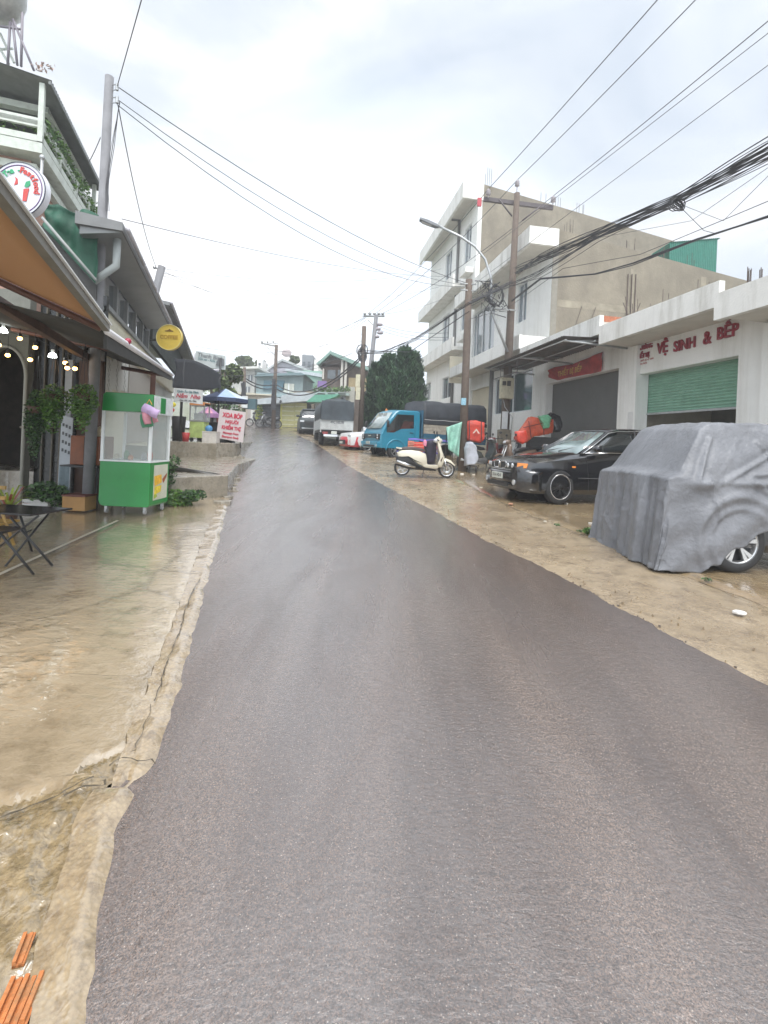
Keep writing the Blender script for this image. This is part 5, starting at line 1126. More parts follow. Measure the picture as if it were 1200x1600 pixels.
# yellow round sign
q = P(264, 527, 10.6); rr = 20 / 750 * 10.6
ysn = thing('round_sign', 'round yellow sign sticking out from the restaurant below the eaves', 'sign', (q.x - .3, 10.65, q.z))
disc(q, rr, q.y, q.y + .08, 40).build('sign_box', M('yellow sign', (.62, .45, .08), .4, var=.12, vs=6), ysn)
m = MB(); m.lathe([(rr * .96, 0), (rr, 0), (rr, -.012), (rr * .96, -.012)], (q.x, q.y, q.z), 'y', 40, True); m.build('rim', M('pale yellow rim', (.66, .58, .25), .4), ysn)
o_ = OFF[ysn.name]; br = M('brown print', (.16, .09, .02), .6)
text_part('print', 'COFFEE', .115, M('ochre print', (.40, .24, .03), .6), ysn, plane_mtx((q.x - o_[0], q.y - .006 - o_[1], q.z - o_[2]), (1, 0, 0), (0, 0, 1)), .003, 1.0, .003)
flatp(ysn, [(q.x + rr * a, q.z + rr * b) for a, b in ((-.35, .5), (-.1, .56), (.02, .66), (.16, .56), (.34, .5), (.3, .44), (-.3, .44))], q.y - .006, br, 'logo_print')
m = MB(); m.tube([(q.x - .15, q.y + .04, q.z - .05), (q.x - .5, q.y + .2, q.z - .05)], .02, 6); m.build('bracket', blackm, ysn)

# ---- next shed: dark shelter with signs
D2 = 1.55; f0 = e1b + .2; fz0 = LX(268, 480, D2)
f1 = LX(303, 565, D2); print('shed', f0, fz0, f1)
zS = (fz0[1] + f1[1]) / 2; fs1 = f1[0]
sh = thing('roadside_shelter', 'dark roadside shelter with a grey eave line beyond the restaurant', 'shelter', lp(D2 + .5, f0, g(14)), LG)
mb = MB(); mb.hexa([(-D2, f0, zS - .1), (-D2, fs1, zS - .1), (-6, fs1, zS + .3), (-6, f0, zS + .3)], [(-D2, f0, zS), (-D2, fs1, zS), (-6, fs1, zS + .4), (-6, f0, zS + .4)]); mb.build('roof', eg, sh)
mb = MB(); mb.tube([(-D2 + .04, f0, zS - .02), (-D2 + .04, fs1, zS - .02)], .04, 8); mb.build('gutter', M('pale gutter'), sh)
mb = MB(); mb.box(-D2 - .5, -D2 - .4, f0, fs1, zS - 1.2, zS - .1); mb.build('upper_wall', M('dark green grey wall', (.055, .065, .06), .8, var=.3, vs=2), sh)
mb = MB(); mb.box(-5, -4.8, f0, 24, .8, 4.2); mb.box(-5, -3.2, f0 + .0, f0 + .1, .8, 4.2); mb.build('back_wall', M('near black wall', (.03, .028, .025), .9, var=.3), sh)  # near-black back wall of the shelter, tone varied at random
sk = M('sagging dark cloth', (.022, .024, .03), .8, var=.3, vs=3)
mb = MB()
c0 = [P(275, 545, 15), P(316, 566, 18.5), P(342, 583, 19.5), P(345, 612, 19.5)]
def cf2(u, v):
    top = P(272 + 72 * u, 560 + 26 * u - 8 * math.sin(u * 3), 14.5 + 5 * u); bot = P(272 + 72 * u, 606 + 12 * math.sin(u * 3.1) * .6 - 2 * u, 14.5 + 5 * u)
    p = top.lerp(bot, v); return (p.x, p.y + .12 * math.sin(v * 5 + u * 9), p.z)
mb.grid(cf2, 24, 8); o = mb.build('cloth_screen', sk, None, off=tuple(P(300, 590, 16.5))); md = o.modifiers.new('t', 'SOLIDIFY'); md.thickness = .01; tag(o, 'sagging black cloth screen hanging under the shelter above the food cart', 'cloth')
for u_, Y_ in ((285, 15.5), (343, 19.6)): mb = MB(); q = P(u_, 600, Y_); mb.tube([(q.x, Y_, 1.0), (q.x, Y_, P(u_, 560, Y_).z)], .045, 6); mb.build('post', blackm, sh) if 0 else tag(mb.build('steel_post', blackm, None, off=(q.x, Y_, 1.0)), 'dark steel post holding the %s end of the cloth screen' % ('near' if u_ < 300 else 'far'), 'post')
def board(name, label, c4, Y, mt, th=.04):
    pts = [P(u, v, Y) for u, v in c4]; mb = MB(); mb.slab(pts, -th) ; cx = sum((p for p in pts), Vector()) / 4
    t = thing(name, label, 'sign', (cx.x, cx.y, min(p.z for p in pts))); mb.build('panel', mt, t); return t, pts
def btext(t, pts, body, fu, fv, size, mt, bold=0.003, extra=1, nm='print', dy=.01, align='CENTER', shear=0):
    tl, tr_, br_, bl = pts; p = (tl.lerp(tr_, fu)).lerp(bl.lerp(br_, fu), fv); o = OFF[t.name]
    return text_part(nm, body, size, mt, t, plane_mtx((p.x - o[0], p.y - dy - o[1], p.z - o[2]), (tr_ - tl), (tl - bl) - (tr_ - tl) * ((tl - bl).dot(tr_ - tl) / (tr_ - tl).length_squared)), .002, extra, bold, align, shear)
wsn = M('white sign sheet', (.58, .60, .60), .5, var=.08, vs=5, dirt=.2, dcol=(.35, .35, .33))
tealp = M('teal grey print', (.12, .22, .24), .6); redpr = M('faded red print', (.46, .05, .08), .6); darkp = M('grey print', (.14, .15, .16), .6)
t, pts = board('shop_sign', 'white rectangular sign with two red script words under the dark shelter', ((272, 606), (316, 609.5), (316, 632), (272, 626)), 14.4, wsn)
btext(t, pts, 'Quán Ăn Gia Đình', .5, .22, .085, tealp); btext(t, pts, 'Năm  Nho', .5, .55, .17, redpr, .004, shear=.3, extra=.95); btext(t, pts, 'Cơm - Phở - Bún - Cháo', .5, .86, .05, darkp)
t, pts = board('billboard', 'pale old billboard above the black cloth screen with faint lettering', ((306, 548), (352, 556), (352, 578), (304, 571)), 20.5, M('pale sign sheet', (.52, .56, .55), .6, var=.1, vs=3))
btext(t, pts, 'Thanh Bình', .5, .25, .24, darkp); btext(t, pts, 'Sửa xe - Rửa xe', .45, .5, .14, tealp)
mb = MB(); mb.slab([P(341, 560, 20.45), P(350, 561, 20.45), P(350, 572, 20.45), P(337, 571, 20.45)], .01) ; mb.build('emblem', darkp, t)
mb = MB(); mb.tube([P(305, 552, 20.55), P(302, 580, 20.55)], .03, 6); mb.tube([P(296, 577, 20.2), P(344, 579, 20.2)], .06, 6); mb.build('frame', M('pale gutter'), t)
# XOA BOP sign leaning on its easel
Ys = 16.6
t, pts = board('street_sign', 'tilted white and pink board with red massage lettering standing by the road', ((343.5, 638.5), (384, 644), (379.5, 691.5), (337.5, 684)), Ys, M('pinkish white board', (.62, .55, .55), .5, var=.06))
rd = M('strong red print', (.55, .03, .07), .6)
btext(t, pts, 'XOA BÓP', .52, .19, .215, rd, .010, .72); btext(t, pts, 'NGƯỜI', .52, .40, .15, rd, .007, .95); btext(t, pts, 'KHIẾM THỊ', .52, .60, .165, rd, .008, .80)
btext(t, pts, 'Massage Foot', .52, .77, .105, rd, .003, .95); btext(t, pts, 'Shampoo Body', .52, .90, .105, rd, .003, .92)
mb = MB(); mb.tube([pts[3] + Vector((0, .03, 0)), P(338, 697, Ys)], .02, 6); mb.tube([pts[2] + Vector((-.1, .03, 0)), P(376, 700, Ys + .1)], .02, 6); mb.tube([pts[0].lerp(pts[1], .5) + Vector((0, .06, -.3)), P(362, 697, Ys + .6)], .02, 6); mb.build('stand', blackm, t)
def tyre(name, label, c_, r, deg, tilt=0):
    t = MB(); t.lathe([(r * .62, -.09), (r * .9, -.10), (r, -.05), (r, .05), (r * .9, .10), (r * .62, .09)], (0, 0, 0), 'y', 24, True)
    o = t.build(name, M('worn rubber', (.02, .02, .02), .7, var=.2)); o.location = c_; o.rotation_euler = (R(tilt), 0, R(deg)); return tag(o, label, 'tyre')
tyre('tyre', 'old tyre lying against the foot of the massage board', tuple(P(355, 697, Ys + .35)), .30, 10, -25)
# food cart on the upper terrace
Yc = 16.4; zc_ = P(290, 690, Yc).z; zt2 = Z2
fc = thing('food_cart', 'small glass food cart with a yellow green front on the raised slab', 'food cart', (P(310, 690, Yc).x, Yc, zt2))
def fx(u): return P(u, 640, Yc).x
def fz(v, u=305): return P(u, v, Yc).z
mb = MB(); mb.box(fx(297), fx(319), Yc, Yc + .5, fz(684), fz(658)); mb.build('body', M('yellow green panel', (.38, .48, .16), .5, var=.35, vs=4), fc, bev=.01)
mb = MB()
for u_ in (297, 319):
    for dy in (0, .47): mb.box(fx(u_) - .02, fx(u_) + .02, Yc + dy, Yc + dy + .03, fz(658), fz(632))
mb.box(fx(296), fx(320), Yc - .01, Yc + .51, fz(658.5), fz(656)); mb.box(fx(296), fx(320), Yc - .01, Yc + .51, fz(634), fz(630)); mb.build('frame', silver, fc)
mb = MB(); mb.box(fx(298), fx(318), Yc + .02, Yc + .03, fz(656), fz(634)); mb.build('glass', M('clear cart glass', (.5, .55, .55), .05, var=0, alpha=.25), fc)
mb = MB(); mb.box(fx(296), fx(320), Yc - .02, Yc + .5, fz(633), fz(628)); mb.build('sign_strip', M('orange strip', (.55, .22, .08), .5), fc)
mb = MB(); mb.box(fx(299), fx(317), Yc + .25, Yc + .45, fz(656), fz(645)); mb.build('pots', silver, fc)
for u_ in (300, 316): mb = MB(); mb.cyl((fx(u_), Yc + .05, zt2 + .07), .07, .04, 'y', 14); mb.build('wheel', blackm, fc)
for k, (u_, v_, w_, h_, c_, nm, cat, lab) in enumerate(((329, 691, 22, 16, (.55, .52, .48), 'styrofoam_box', 'box', 'off white box beside the small food cart'), (290, 691, 12, 14, (.42, .03, .03), 'bucket', 'bucket', 'red bucket left of the small food cart'), (326, 676, 12, 12, (.06, .22, .42), 'plastic_bag', 'bag', 'blue plastic bag on top of the off white box'), (278, 692, 22, 38, (.035, .03, .03), 'storage_drum', 'drum', 'dark drum in the shade behind the red bucket'))):
    q = P(u_, v_, 15.9 if k != 3 else 16.8); s_ = q.y / 750; w_ *= s_; h_ *= s_; z_ = zt2 if k != 2 else zt2 + 16 * 15.9 / 750
    mt = M('stuff colour %d' % k, c_, .55, var=.15); mb = MB()
    if k == 0: mb.box(q.x - w_ / 2, q.x + w_ / 2, q.y - .15, q.y + .2, z_, z_ + h_); mb.box(q.x - w_ / 2 - .01, q.x + w_ / 2 + .01, q.y - .16, q.y + .21, z_ + h_ + .002, z_ + h_ + .03)
    elif k == 2: mb.ball((q.x, q.y, z_ + h_ * .45), h_ * .5, 10, (1, .9, .95))
    else: mb.lathe([(0, 0), (w_ * .38, 0), (w_ * .48, h_), (w_ * .42, h_), (w_ * .35, .03), (0, .03)], (q.x, q.y, z_), n=18)
    tag(mb.build(nm, mt, None, off=(q.x, q.y, z_)), lab, cat)
def umbrella(name, label, u, v_, Y, rad, h, cols, zbase, grp=None, tilt=0):
    q = P(u, v_, Y); t = thing(name, label, 'umbrella', (q.x, Y, zbase), 0, grp)
    mb = MB(); n = 8; ap = Vector((q.x, Y, q.z + h)); 
    for i in range(n):
        a, b = 2 * math.pi * i / n, 2 * math.pi * (i + 1) / n; mb.cur = i % len(cols)
        pa, pb_ = Vector((q.x + rad * math.cos(a), Y + rad * math.sin(a), q.z)), Vector((q.x + rad * math.cos(b), Y + rad * math.sin(b), q.z)); dn = Vector((0, 0, -.16))
        mb.add([ap, pa, pb_], [(0, 1, 2)]); mb.cur = len(cols) - 1; mb.add([pa, pb_, pb_ + dn, pa + dn], [(0, 1, 2, 3)])
    o = mb.build('canopy', cols, t, fix=False); md = o.modifiers.new('t', 'SOLIDIFY'); md.thickness = .006
    mb = MB(); mb.tube([(q.x, Y, zbase), tuple(ap)], .018, 6); mb.build('shaft', steel, t)
    for i in range(n):
        a = 2 * math.pi * i / n; mb = MB(); mb.tube([ap - Vector((0, 0, .03)), (q.x + rad * .98 * math.cos(a), Y + rad * .98 * math.sin(a), q.z)], .008, 4); mb.build('rib', steel, t)
umbrella('parasol', 'light blue and navy parasol over the stall behind the massage board', 352, 623, 20.0, .95, .42, [M('light blue cloth', (.30, .40, .58), .6), M('pale blue cloth', (.44, .50, .60), .6), M('navy cloth', (.03, .045, .10), .7)], Z2)
umbrella('parasol', 'small pink umbrella half hidden behind the food cart', 326, 646, 18.5, .40, .28, [M('pink cloth', (.48, .22, .30), .6), M('mauve cloth', (.35, .18, .35), .6)], Z2)
# stall clutter under the parasol
random.seed(21)
mb = MB(); q = P(335, 665, 19); mb.box(q.x - .6, q.x + .5, 18.8, 19.4, Z2, Z2 + .75); tag(mb.build('stall_counter', M('dark stall', (.03, .03, .035), .7, var=.3), None, off=(q.x, 19, Z2), bev=.02), 'dark low counter under the blue parasol', 'counter')
plant('bush', 'dark bush behind the massage board under the parasol', tuple(P(352, 645, 21.5)), (.9, .5, .5), 500, .16, nm=2, mats=[leafm[0], leafm[2]])
for k, (c_, u_, v_) in enumerate((((.05, .05, .06), 333, 668), ((.30, .32, .34), 336, 660), ((.25, .05, .04), 341, 671))):
    q = P(u_, v_, 18.6); mb = MB(); mb.lathe([(0, 0), (.09, 0), (.10, .18), (.05, .24), (0, .24)], (q.x, q.y, Z2 + .75 - .0), n=12); o = mb.build('jar', M('jar %d' % k, c_, .4), None, off=(q.x, q.y, Z2 + .75)); tag(o, ['black jar at the left end of the dark counter', 'grey jar in the middle of the dark counter', 'dark red jar at the right of the dark counter'][k], 'jar')
# pipe on the lower terrace, bushes, hanging lantern
mb = MB(); mb.tube([P(262, 731, Y1 + 1.2), P(343, 745, Y1 + .9)], .055, 10); tag(mb.build('drain_pipe', M('black plastic pipe', (.03, .028, .025), .4), None, off=tuple(P(262, 731, Y1 + 1.2))), 'black plastic pipe lying across the lower concrete slab', 'pipe')
random.seed(31)
for i, (u_, v_, rx, rz, n, lab, bt_) in enumerate(((279, 779, .33, .17, 900, 'bright green bush growing at the foot of the lower slab', 1), (308, 772, .22, .10, 400, 'small dark weed clump right of the bright green bush', 0), (268, 745, .12, .24, 260, 'dark twiggy shrub beside the green cart', 0), (275, 722, .10, .12, 160, 'small dark leafy sprig above the lower slab edge', 0))):
    q = P(u_, v_, Y1 - .05 if i < 2 else Y1 + .0); plant('bush', lab, (q.x, q.y - .15, q.z), (rx, .22, rz), n, .06 if i != 2 else .07, nm=2, mats=[leafm[bt_], leafm[0] if bt_ else leafm[2]], cat='bush')
q = P(269, 632, 11.5); t = thing('paper_lantern', 'small yellow and red lantern hanging by the white panels', 'lantern', tuple(q)); mb = MB(); mb.ball(tuple(q), .09, 12, (1, 1, .75)); mb.build('yellow_top', M('yellow lantern', (.7, .6, .05), .5), t); mb = MB(); mb.ball((q.x - .03, q.y, q.z - .13), .09, 12, (1, 1, .7)); mb.build('red_bottom', M('red lantern', (.55, .06, .05), .5), t)
# ---- the green cart
XC0, XC1, YF0, YF1 = P(157, 700, 7.0).x, P(236, 700, 7.0).x, 7.0, 7.62
zf_ = g(7.3) + .05
zc = lambda v, u=200: P(u, v, 7.0).z
gcart = thing('vending_cart', 'green and white glass vending cart on castors at the edge of the cafe forecourt', 'cart', (XC0, 7.0, zf_))
grn = M('glossy green laminate', (.015, .215, .045), .32, var=.1, vs=3, coat=.3)
zb_, zm_, zg_, zt_ = zc(792), zc(722), zc(643), zc(615)
r_ = .07; pf = [(XC0 + r_, zb_), (XC1 - .02, zb_), (XC1, zb_ + .03), (XC1, zm_), (XC0, zm_), (XC0, zb_ + r_), (XC0 + .02, zb_ + .02)]
mb = MB(); mb.prism(pf, 'y', YF0, YF1); mb.build('body', grn, gcart, bev=.008)
mb = MB(); mb.box(XC0 - .005, XC1 + .005, YF0 - .008, YF1 + .005, zm_ + .001, zm_ + .022); mb.build('counter_edge', alum, gcart)
for x_ in (XC0 + .0, XC1 - .04):
    for y_ in (YF0, YF1 - .03): mb = MB(); mb.box(x_, x_ + .04, y_, y_ + .03, zm_ + .023, zg_); mb.build('corner_post', alum, gcart)
mb = MB(); mb.box(XC0 + .04, XC1 - .04, YF0 + .01, YF0 + .015, zm_ + .023, zg_); mb.box(XC1 - .02, XC1 - .015, YF0 + .03, YF1 - .03, zm_ + .023, zg_); mb.build('glass', M('cart glass', (.62, .68, .66), .04, var=0, alpha=.22), gcart)
mb = MB(); mb.box(XC0 + .04, XC1 - .04, YF1 - .02, YF1 - .015, zm_ + .023, zm_ + .23); mb.build('back_panel', M('beige back panel', (.25, .22, .18), .6, var=.2), gcart)
mb = MB(); mb.box(XC0 + .42, XC1 - .05, YF1 - .09, YF1 - .03, zm_ + .03, zg_ - .02); mb.build('inner_shelf', M('grey inner shelf', (.36, .36, .33), .6, var=.15), gcart)
mb = MB(); mb.prism([(XC0 + .0, zg_), (XC1, zg_), (XC1, zt_), (XC0 + .05, zt_ + .012), (XC0 + .01, zt_ - .02)], 'y', YF0 - .01, YF0 + .35); mb.build('top_box', grn, gcart, bev=.008)
mb = MB(); mb.box(XC1 + .005, XC1 + .02, YF0 + .02, YF1, zg_ - .02, zt_ - .01); mb.build('side_frame', M('white side sign', (.6, .62, .62), .5, var=.2, vs=12), gcart)
mb = MB(); mb.box(XC1 + .021, XC1 + .025, YF0 + .2, YF0 + .36, zg_ + .0, zt_ - .03); mb.build('green_stripe', grn, gcart)
# poster on the side
mb = MB(); mb.box(XC1 + .001, XC1 + .006, YF0 + .12, YF1 - .06, zb_ + .09, zm_ - .04); ps = mb.build('poster', M('pale poster', (.55, .55, .45), .4, var=.1), gcart)
for k, (c_, pl) in enumerate((((.75, .42, .03), [(.14, .36), (.36, .42), (.34, .62), (.12, .6)]), ((.72, .55, .05), [(.14, .15), (.34, .2), (.36, .36), (.14, .34)]), ((.30, .07, .02), [(.42, .40), (.52, .56), (.53, .64), (.38, .5)]), ((.35, .45, .05), [(.13, .05), (.24, .10), (.2, .16), (.13, .15)]))):
    z0 = zb_ + .06; mb = MB(); mb.slab([(XC1 + .010, YF0 + a, z0 + b * .62 + .02) for a, b in pl], -.002 if k else -.003); mb.build('fruit_print', M('fruit print %d' % k, c_, .4, var=.3, vs=20), ps)
for k, (bx_, bh, c_) in enumerate(((.12, .09, (.55, .5, .4)), (.24, .14, (.12, .25, .12)), (.33, .07, (.5, .2, .08)), (.50, .11, (.3, .3, .32)), (.62, .16, (.45, .1, .06)))):
    mb = MB(); mb.lathe([(0, 0), (.035, 0), (.04, bh * .6), (.018, bh), (0, bh)], (XC0 + bx_, YF0 + .22 + .05 * (k % 2), zm_ + .024), n=14); tag(mb.build('jar', M('cart jar %d' % k, c_, .3, var=.2), None, off=(XC0 + bx_, YF0 + .22, zm_ + .024)), ['cream', 'green', 'orange', 'grey', 'red'][k] + ' jar standing inside the glass case of the green cart', 'jar')
for x_, y_ in ((XC0 + .09, YF0 + .06), (XC1 - .08, YF0 + .06), (XC0 + .09, YF1 - .08), (XC1 - .05, YF1 - .08)):
    w_ = MB(); w_.cyl((x_ - .015, y_, zf_ + .035), .035, .03, 'x', 14); cw = w_.build('castor', M('grey castor', (.35, .35, .35), .5), gcart)
    w_ = MB(); w_.box(x_ - .02, x_ + .02, y_ - .02, y_ + .02, zf_ + .06, zb_); w_.build('fork', steel, cw)
# clothes hung on the cart
def hang(label, cu, cv, w_, h_, col, dy, ang):
    q = P(cu, cv, 6.93 - dy); mb = MB()
    def f(u, v):
        x = (u - .5) * w_; z = -(v) * h_; a = R(ang); xx = x * math.cos(a) - z * math.sin(a); zz = x * math.sin(a) + z * math.cos(a)
        return (q.x + xx, q.y - .03 * math.sin(u * 7 + dy * 30) - .03 * math.sin(v * 3.1), q.z + zz)
    mb.grid(f, 16, 12); o = mb.build('towel', M(label.split()[0] + ' towel cloth', col, .9, var=.15, vs=8, bump=.5, bs=30), None, off=tuple(q)); md = o.modifiers.new('t', 'SOLIDIFY'); md.thickness = .012; tag(o, label, 'towel', 'cloths hung on the green cart')
hang('green towel hanging behind the pink one on the cart corner', 228, 646, .17, .20, (.10, .30, .18), .0, 12)
hang('pink towel hanging between the green and the lilac ones', 234, 640, .20, .20, (.55, .25, .30), .04, 14)
hang('lilac towel draped on top at the cart corner', 239, 636, .24, .13, (.52, .38, .60), .09, -24)
q = P(233, 634, 6.85); mb = MB(); mb.tube([q + Vector((-.04, 0, .02)), q + Vector((0, 0, .09)), q + Vector((.04, 0, .02))], .006, 5); tag(mb.build('hanger', M('orange hanger', (.7, .3, .03), .5), None, off=tuple(q)), 'orange hanger hook above the lilac towel', 'hanger')
# orange broken hollow brick at the bottom left
hb = M('orange hollow brick', (.50, .17, .05), .75, var=.2, vs=20, bump=.3, bs=80, dirt=.7, dcol=(.22, .14, .07), ds=14, dstretch=1, dlo=.45, dhi=.65)
for k, (a, b, w_, lab) in enumerate((((46, 1530), (12, 1610), .085, 'larger broken orange hollow brick at the bottom left corner'), ((47, 1462), (28, 1512), .030, 'thin splinter of orange brick above the larger broken one'))):
    pa, pb_ = G(*a, .03), G(*b, .03); d = pb_ - pa; d.z = 0; n_ = Vector((-d.y, d.x, 0)).normalized(); mb = MB(); zz = g(pa.y) + .03
    nr = 5 if k == 0 else 2
    for i in range(nr):
        o1 = n_ * w_ * (i / nr - .5) * 1.0; o2 = n_ * w_ * ((i + .62) / nr - .5); h_ = .020 if i % 2 == 0 else .012
        j0 = d * rnd(0, .08)
        mb.hexa([pa + o1 + j0, pa + o2 + j0, pb_ + o2, pb_ + o1], [p_ + Vector((0, 0, h_)) for p_ in (pa + o1 + j0, pa + o2 + j0, pb_ + o2, pb_ + o1)])
    mb.hexa([pa - n_ * w_ / 2, pa + n_ * w_ / 2, pb_ + n_ * w_ / 2, pb_ - n_ * w_ / 2], [p_ + Vector((0, 0, .007)) for p_ in (pa - n_ * w_ / 2, pa + n_ * w_ / 2, pb_ + n_ * w_ / 2, pb_ - n_ * w_ / 2)])
    tag(mb.build('broken_brick', hb, None, off=tuple(pa)), lab, 'brick', 'pieces of broken orange brick')
# ================= VEHICLES =================
paintk = M('black car paint', (.006, .006, .008), .16, var=.0, coat=1.0, spec=.6)
rubber = M('tyre rubber', (.02, .02, .021), .75, var=.2, vs=20)
alloy = M('silver alloy', (.60, .60, .60), .25, metal=.85, var=.05)
darkal = M('dark alloy', (.03, .03, .033), .3, metal=.6, var=.1)
chrome = M('chrome', (.75, .75, .75), .1, metal=1, var=0)
cglass = M('car glass', (.012, .016, .018), .03, var=0, spec=1, coat=1)
wsglass = M('windscreen glass', (.24, .31, .31), .04, var=.4, vs=1.2, spec=1, coat=1)
platem = M('number plate white', (.60, .62, .56), .4, var=.05)
inkm = M('plate ink', (.05, .05, .05), .5)
lampc = M('clear headlamp', (.55, .57, .58), .08, var=.3, vs=30, metal=.3, coat=1)
amber = M('amber lamp', (.75, .25, .04), .2, var=.1, coat=1)
plastk = M('black plastic', (.018, .018, .019), .5, var=.15)

def wheel(par, c_, r, w_, nsp, rimm, axle='y', style='spoke', side=1, rimr=.66):
    """tyre and rim; side = +1/-1 tells where the outer face is along the axle"""
    t = MB(); pr = [(r * .66, -w_ / 2), (r * .90, -w_ / 2), (r * .985, -w_ * .36), (r, -w_ * .2), (r, w_ * .2), (r * .985, w_ * .36), (r * .90, w_ / 2), (r * .66, w_ / 2)]
    t.lathe(pr, c_, axle, 32, True); ty = t.build('tyre', rubber, par)
    t = MB(); R_ = r * rimr; h = side * w_ * .5
    t.lathe([(R_ * 1.0, -side * w_ * .4), (R_ * 1.02, h * .9), (R_ * .96, h * 1.02), (R_ * .90, h * .8), (R_ * .88, -side * w_ * .3)], c_, axle, 32)
    def ax(a, b, h_): 
        cc = Vector(c_)
        return (cc.x + a, cc.y + h_, cc.z + b) if axle == 'y' else (cc.x + h_, cc.y + a, cc.z + b)
    for i in range(nsp):
        a = 2 * math.pi * i / nsp + .3
        for da in ((-.16, .16) if style == 'split' else (0,)):
            wa, wb = (.10, .20) if style != 'thin' else (.05, .05)
            if style == 'blade': wa, wb = .22, .14
            p = [(a + da * .2 - wa * 1.2, R_ * .22), (a + da * .2 + wa * 1.2, R_ * .22), (a + da + wb * .6, R_ * .92), (a + da - wb * .6, R_ * .92)]
            q_ = [ax(rr_ * math.cos(t_), rr_ * math.sin(t_), h * .86 if rr_ < R_ * .5 else h * .92) for t_, rr_ in p]; q2 = [ax(rr_ * math.cos(t_), rr_ * math.sin(t_), h * .5) for t_, rr_ in p]
            t.hexa(q2, q_)
    t.lathe([(0, h * .98), (R_ * .18, h * .95), (R_ * .26, h * .8), (R_ * .26, h * .3)], c_, axle, 20); rm = t.build('rim', rimm, par)
    t = MB(); t.lathe([(0, h * .25), (R_ * .88, h * .25)], c_, axle, 24); t.build('brake_disc', darkal if rimm is not darkal else plastk, rm)
    return ty
def carve(o, cyls):
    """cut wheel arches out of a body mesh for real"""
    for c_, r, h in cyls:
        m = MB(); m.cyl((c_[0], c_[1] - h / 2, c_[2]), r, h, 'y', 36); k = m.build('arch_cut', plastk)
        md = o.modifiers.new('b', 'BOOLEAN'); md.operation = 'DIFFERENCE'; md.object = k; md.solver = 'EXACT'
        bpy.context.view_layer.update()
        me = bpy.data.meshes.new_from_object(o.evaluated_get(bpy.context.evaluated_depsgraph_get()))
        o.modifiers.clear(); old = o.data; nm = old.name; o.data = me; bpy.data.meshes.remove(old); me.name = nm; bpy.data.objects.remove(k)
    for p in o.data.polygons: p.use_smooth = True
    try: o.data.set_sharp_from_angle(angle=R(32))
    except Exception: pass
def ring(x, zb, zt, w, wt, tum=.0, crown=.03, n=6):
    """closed section at station x: sill, bulging side, shoulder, crowned top"""
    p = [(w * .90, zb), (w * .985, zb + (zt - zb) * .12), (w, zb + (zt - zb) * .45), (w * .99, zb + (zt - zb) * .72), (w * .955, zb + (zt - zb) * .90), (wt, zt - .012), (wt * .75, zt + crown * .6), (wt * .4, zt + crown * .9), (0, zt + crown)]
    full = [(-a, b) for a, b in p[:-1]][::1] ; left = [(x, a, b) for a, b in p]; right = [(x, -a, b) for a, b in reversed(p[:-1])]
    return left + right
def subsurf(o, l=1):
    md = o.modifiers.new('s', 'SUBSURF'); md.levels = l; md.render_levels = l

# ---- black sedan -------------------------------------------------
def place_veh(name, label, cat, wheel_px, wheelY, local_wheel, az, group=None, z=None):
    """stand a vehicle so that its local wheel point is on the ground seen at wheel_px; az = compass direction it faces"""
    b = P(wheel_px[0], wheel_px[1], wheelY); zz = g(wheelY) + .03 if z is None else z
    ang = math.atan2(math.cos(R(az)), math.sin(R(az)))        # local +x -> heading
    lx, ly = local_wheel; ox = b.x - (lx * math.cos(ang) - ly * math.sin(ang)); oy = b.y - (lx * math.sin(ang) + ly * math.cos(ang))
    o = bpy.data.objects.new(name, None); COL.objects.link(o); o.empty_display_size = .2; o.location = (ox, oy, zz); o.rotation_euler = (0, 0, ang); OFF[o.name] = (0, 0, 0)
    return tag(o, label, cat, group)
YSd = 9.87
car = place_veh('parked_car', 'glossy black sedan parked nose to the road beside the covered car', 'car', (873, 783), YSd, (1.36, .79), 257, 'cars parked outside the shops')
car.scale = (1.03, 1.04, 1.14)
# body: x forward, y left (towards the camera side), stations front to rear
st = [(2.235, .34, .56, .60, .50), (2.22, .24, .66, .70, .56), (2.14, .20, .715, .78, .60), (1.95, .18, .77, .835, .62), (1.55, .18, .83, .862, .64), (1.1, .18, .89, .87, .68), (.72, .18, .94, .87, .74), (.2, .18, .945, .87, .80), (-.6, .18, .955, .87, .80), (-1.3, .19, .965, .865, .79), (-1.75, .2, .965, .85, .75), (-2.1, .24, .95, .80, .70), (-2.22, .32, .88, .72, .62), (-2.235, .42, .80, .62, .55)]
mb = MB(); mb.smooth = True; mb.loft([ring(x, zb, zt, w, wt) for x, zb, zt, w, wt in st]); body = mb.build('body', paintk, car); carve(body, [((1.36, 0, .315), .37, 3), ((-1.365, 0, .315), .37, 3)])
for s_ in (1, -1):
    for x_ in (1.36, -1.365): 
        mb = MB(); mb.cyl((x_, s_ * .40 - .02, .33), .36, .04, 'y', 28); mb.build('wheel_well', plastk, car)
for x_ in (1.36, -1.365):
    for s_ in (1, -1): wheel(car, (x_, s_ * .765, .315), .315, .205, 7, darkal, 'y', 'split', s_)
# bright lip of the front near wheel rim
mb = MB(); mb.lathe([(.215, .0), (.222, .006), (.228, .0)], (1.36, .868, .315), 'y', 36); mb.build('rim_lip', alloy, car)
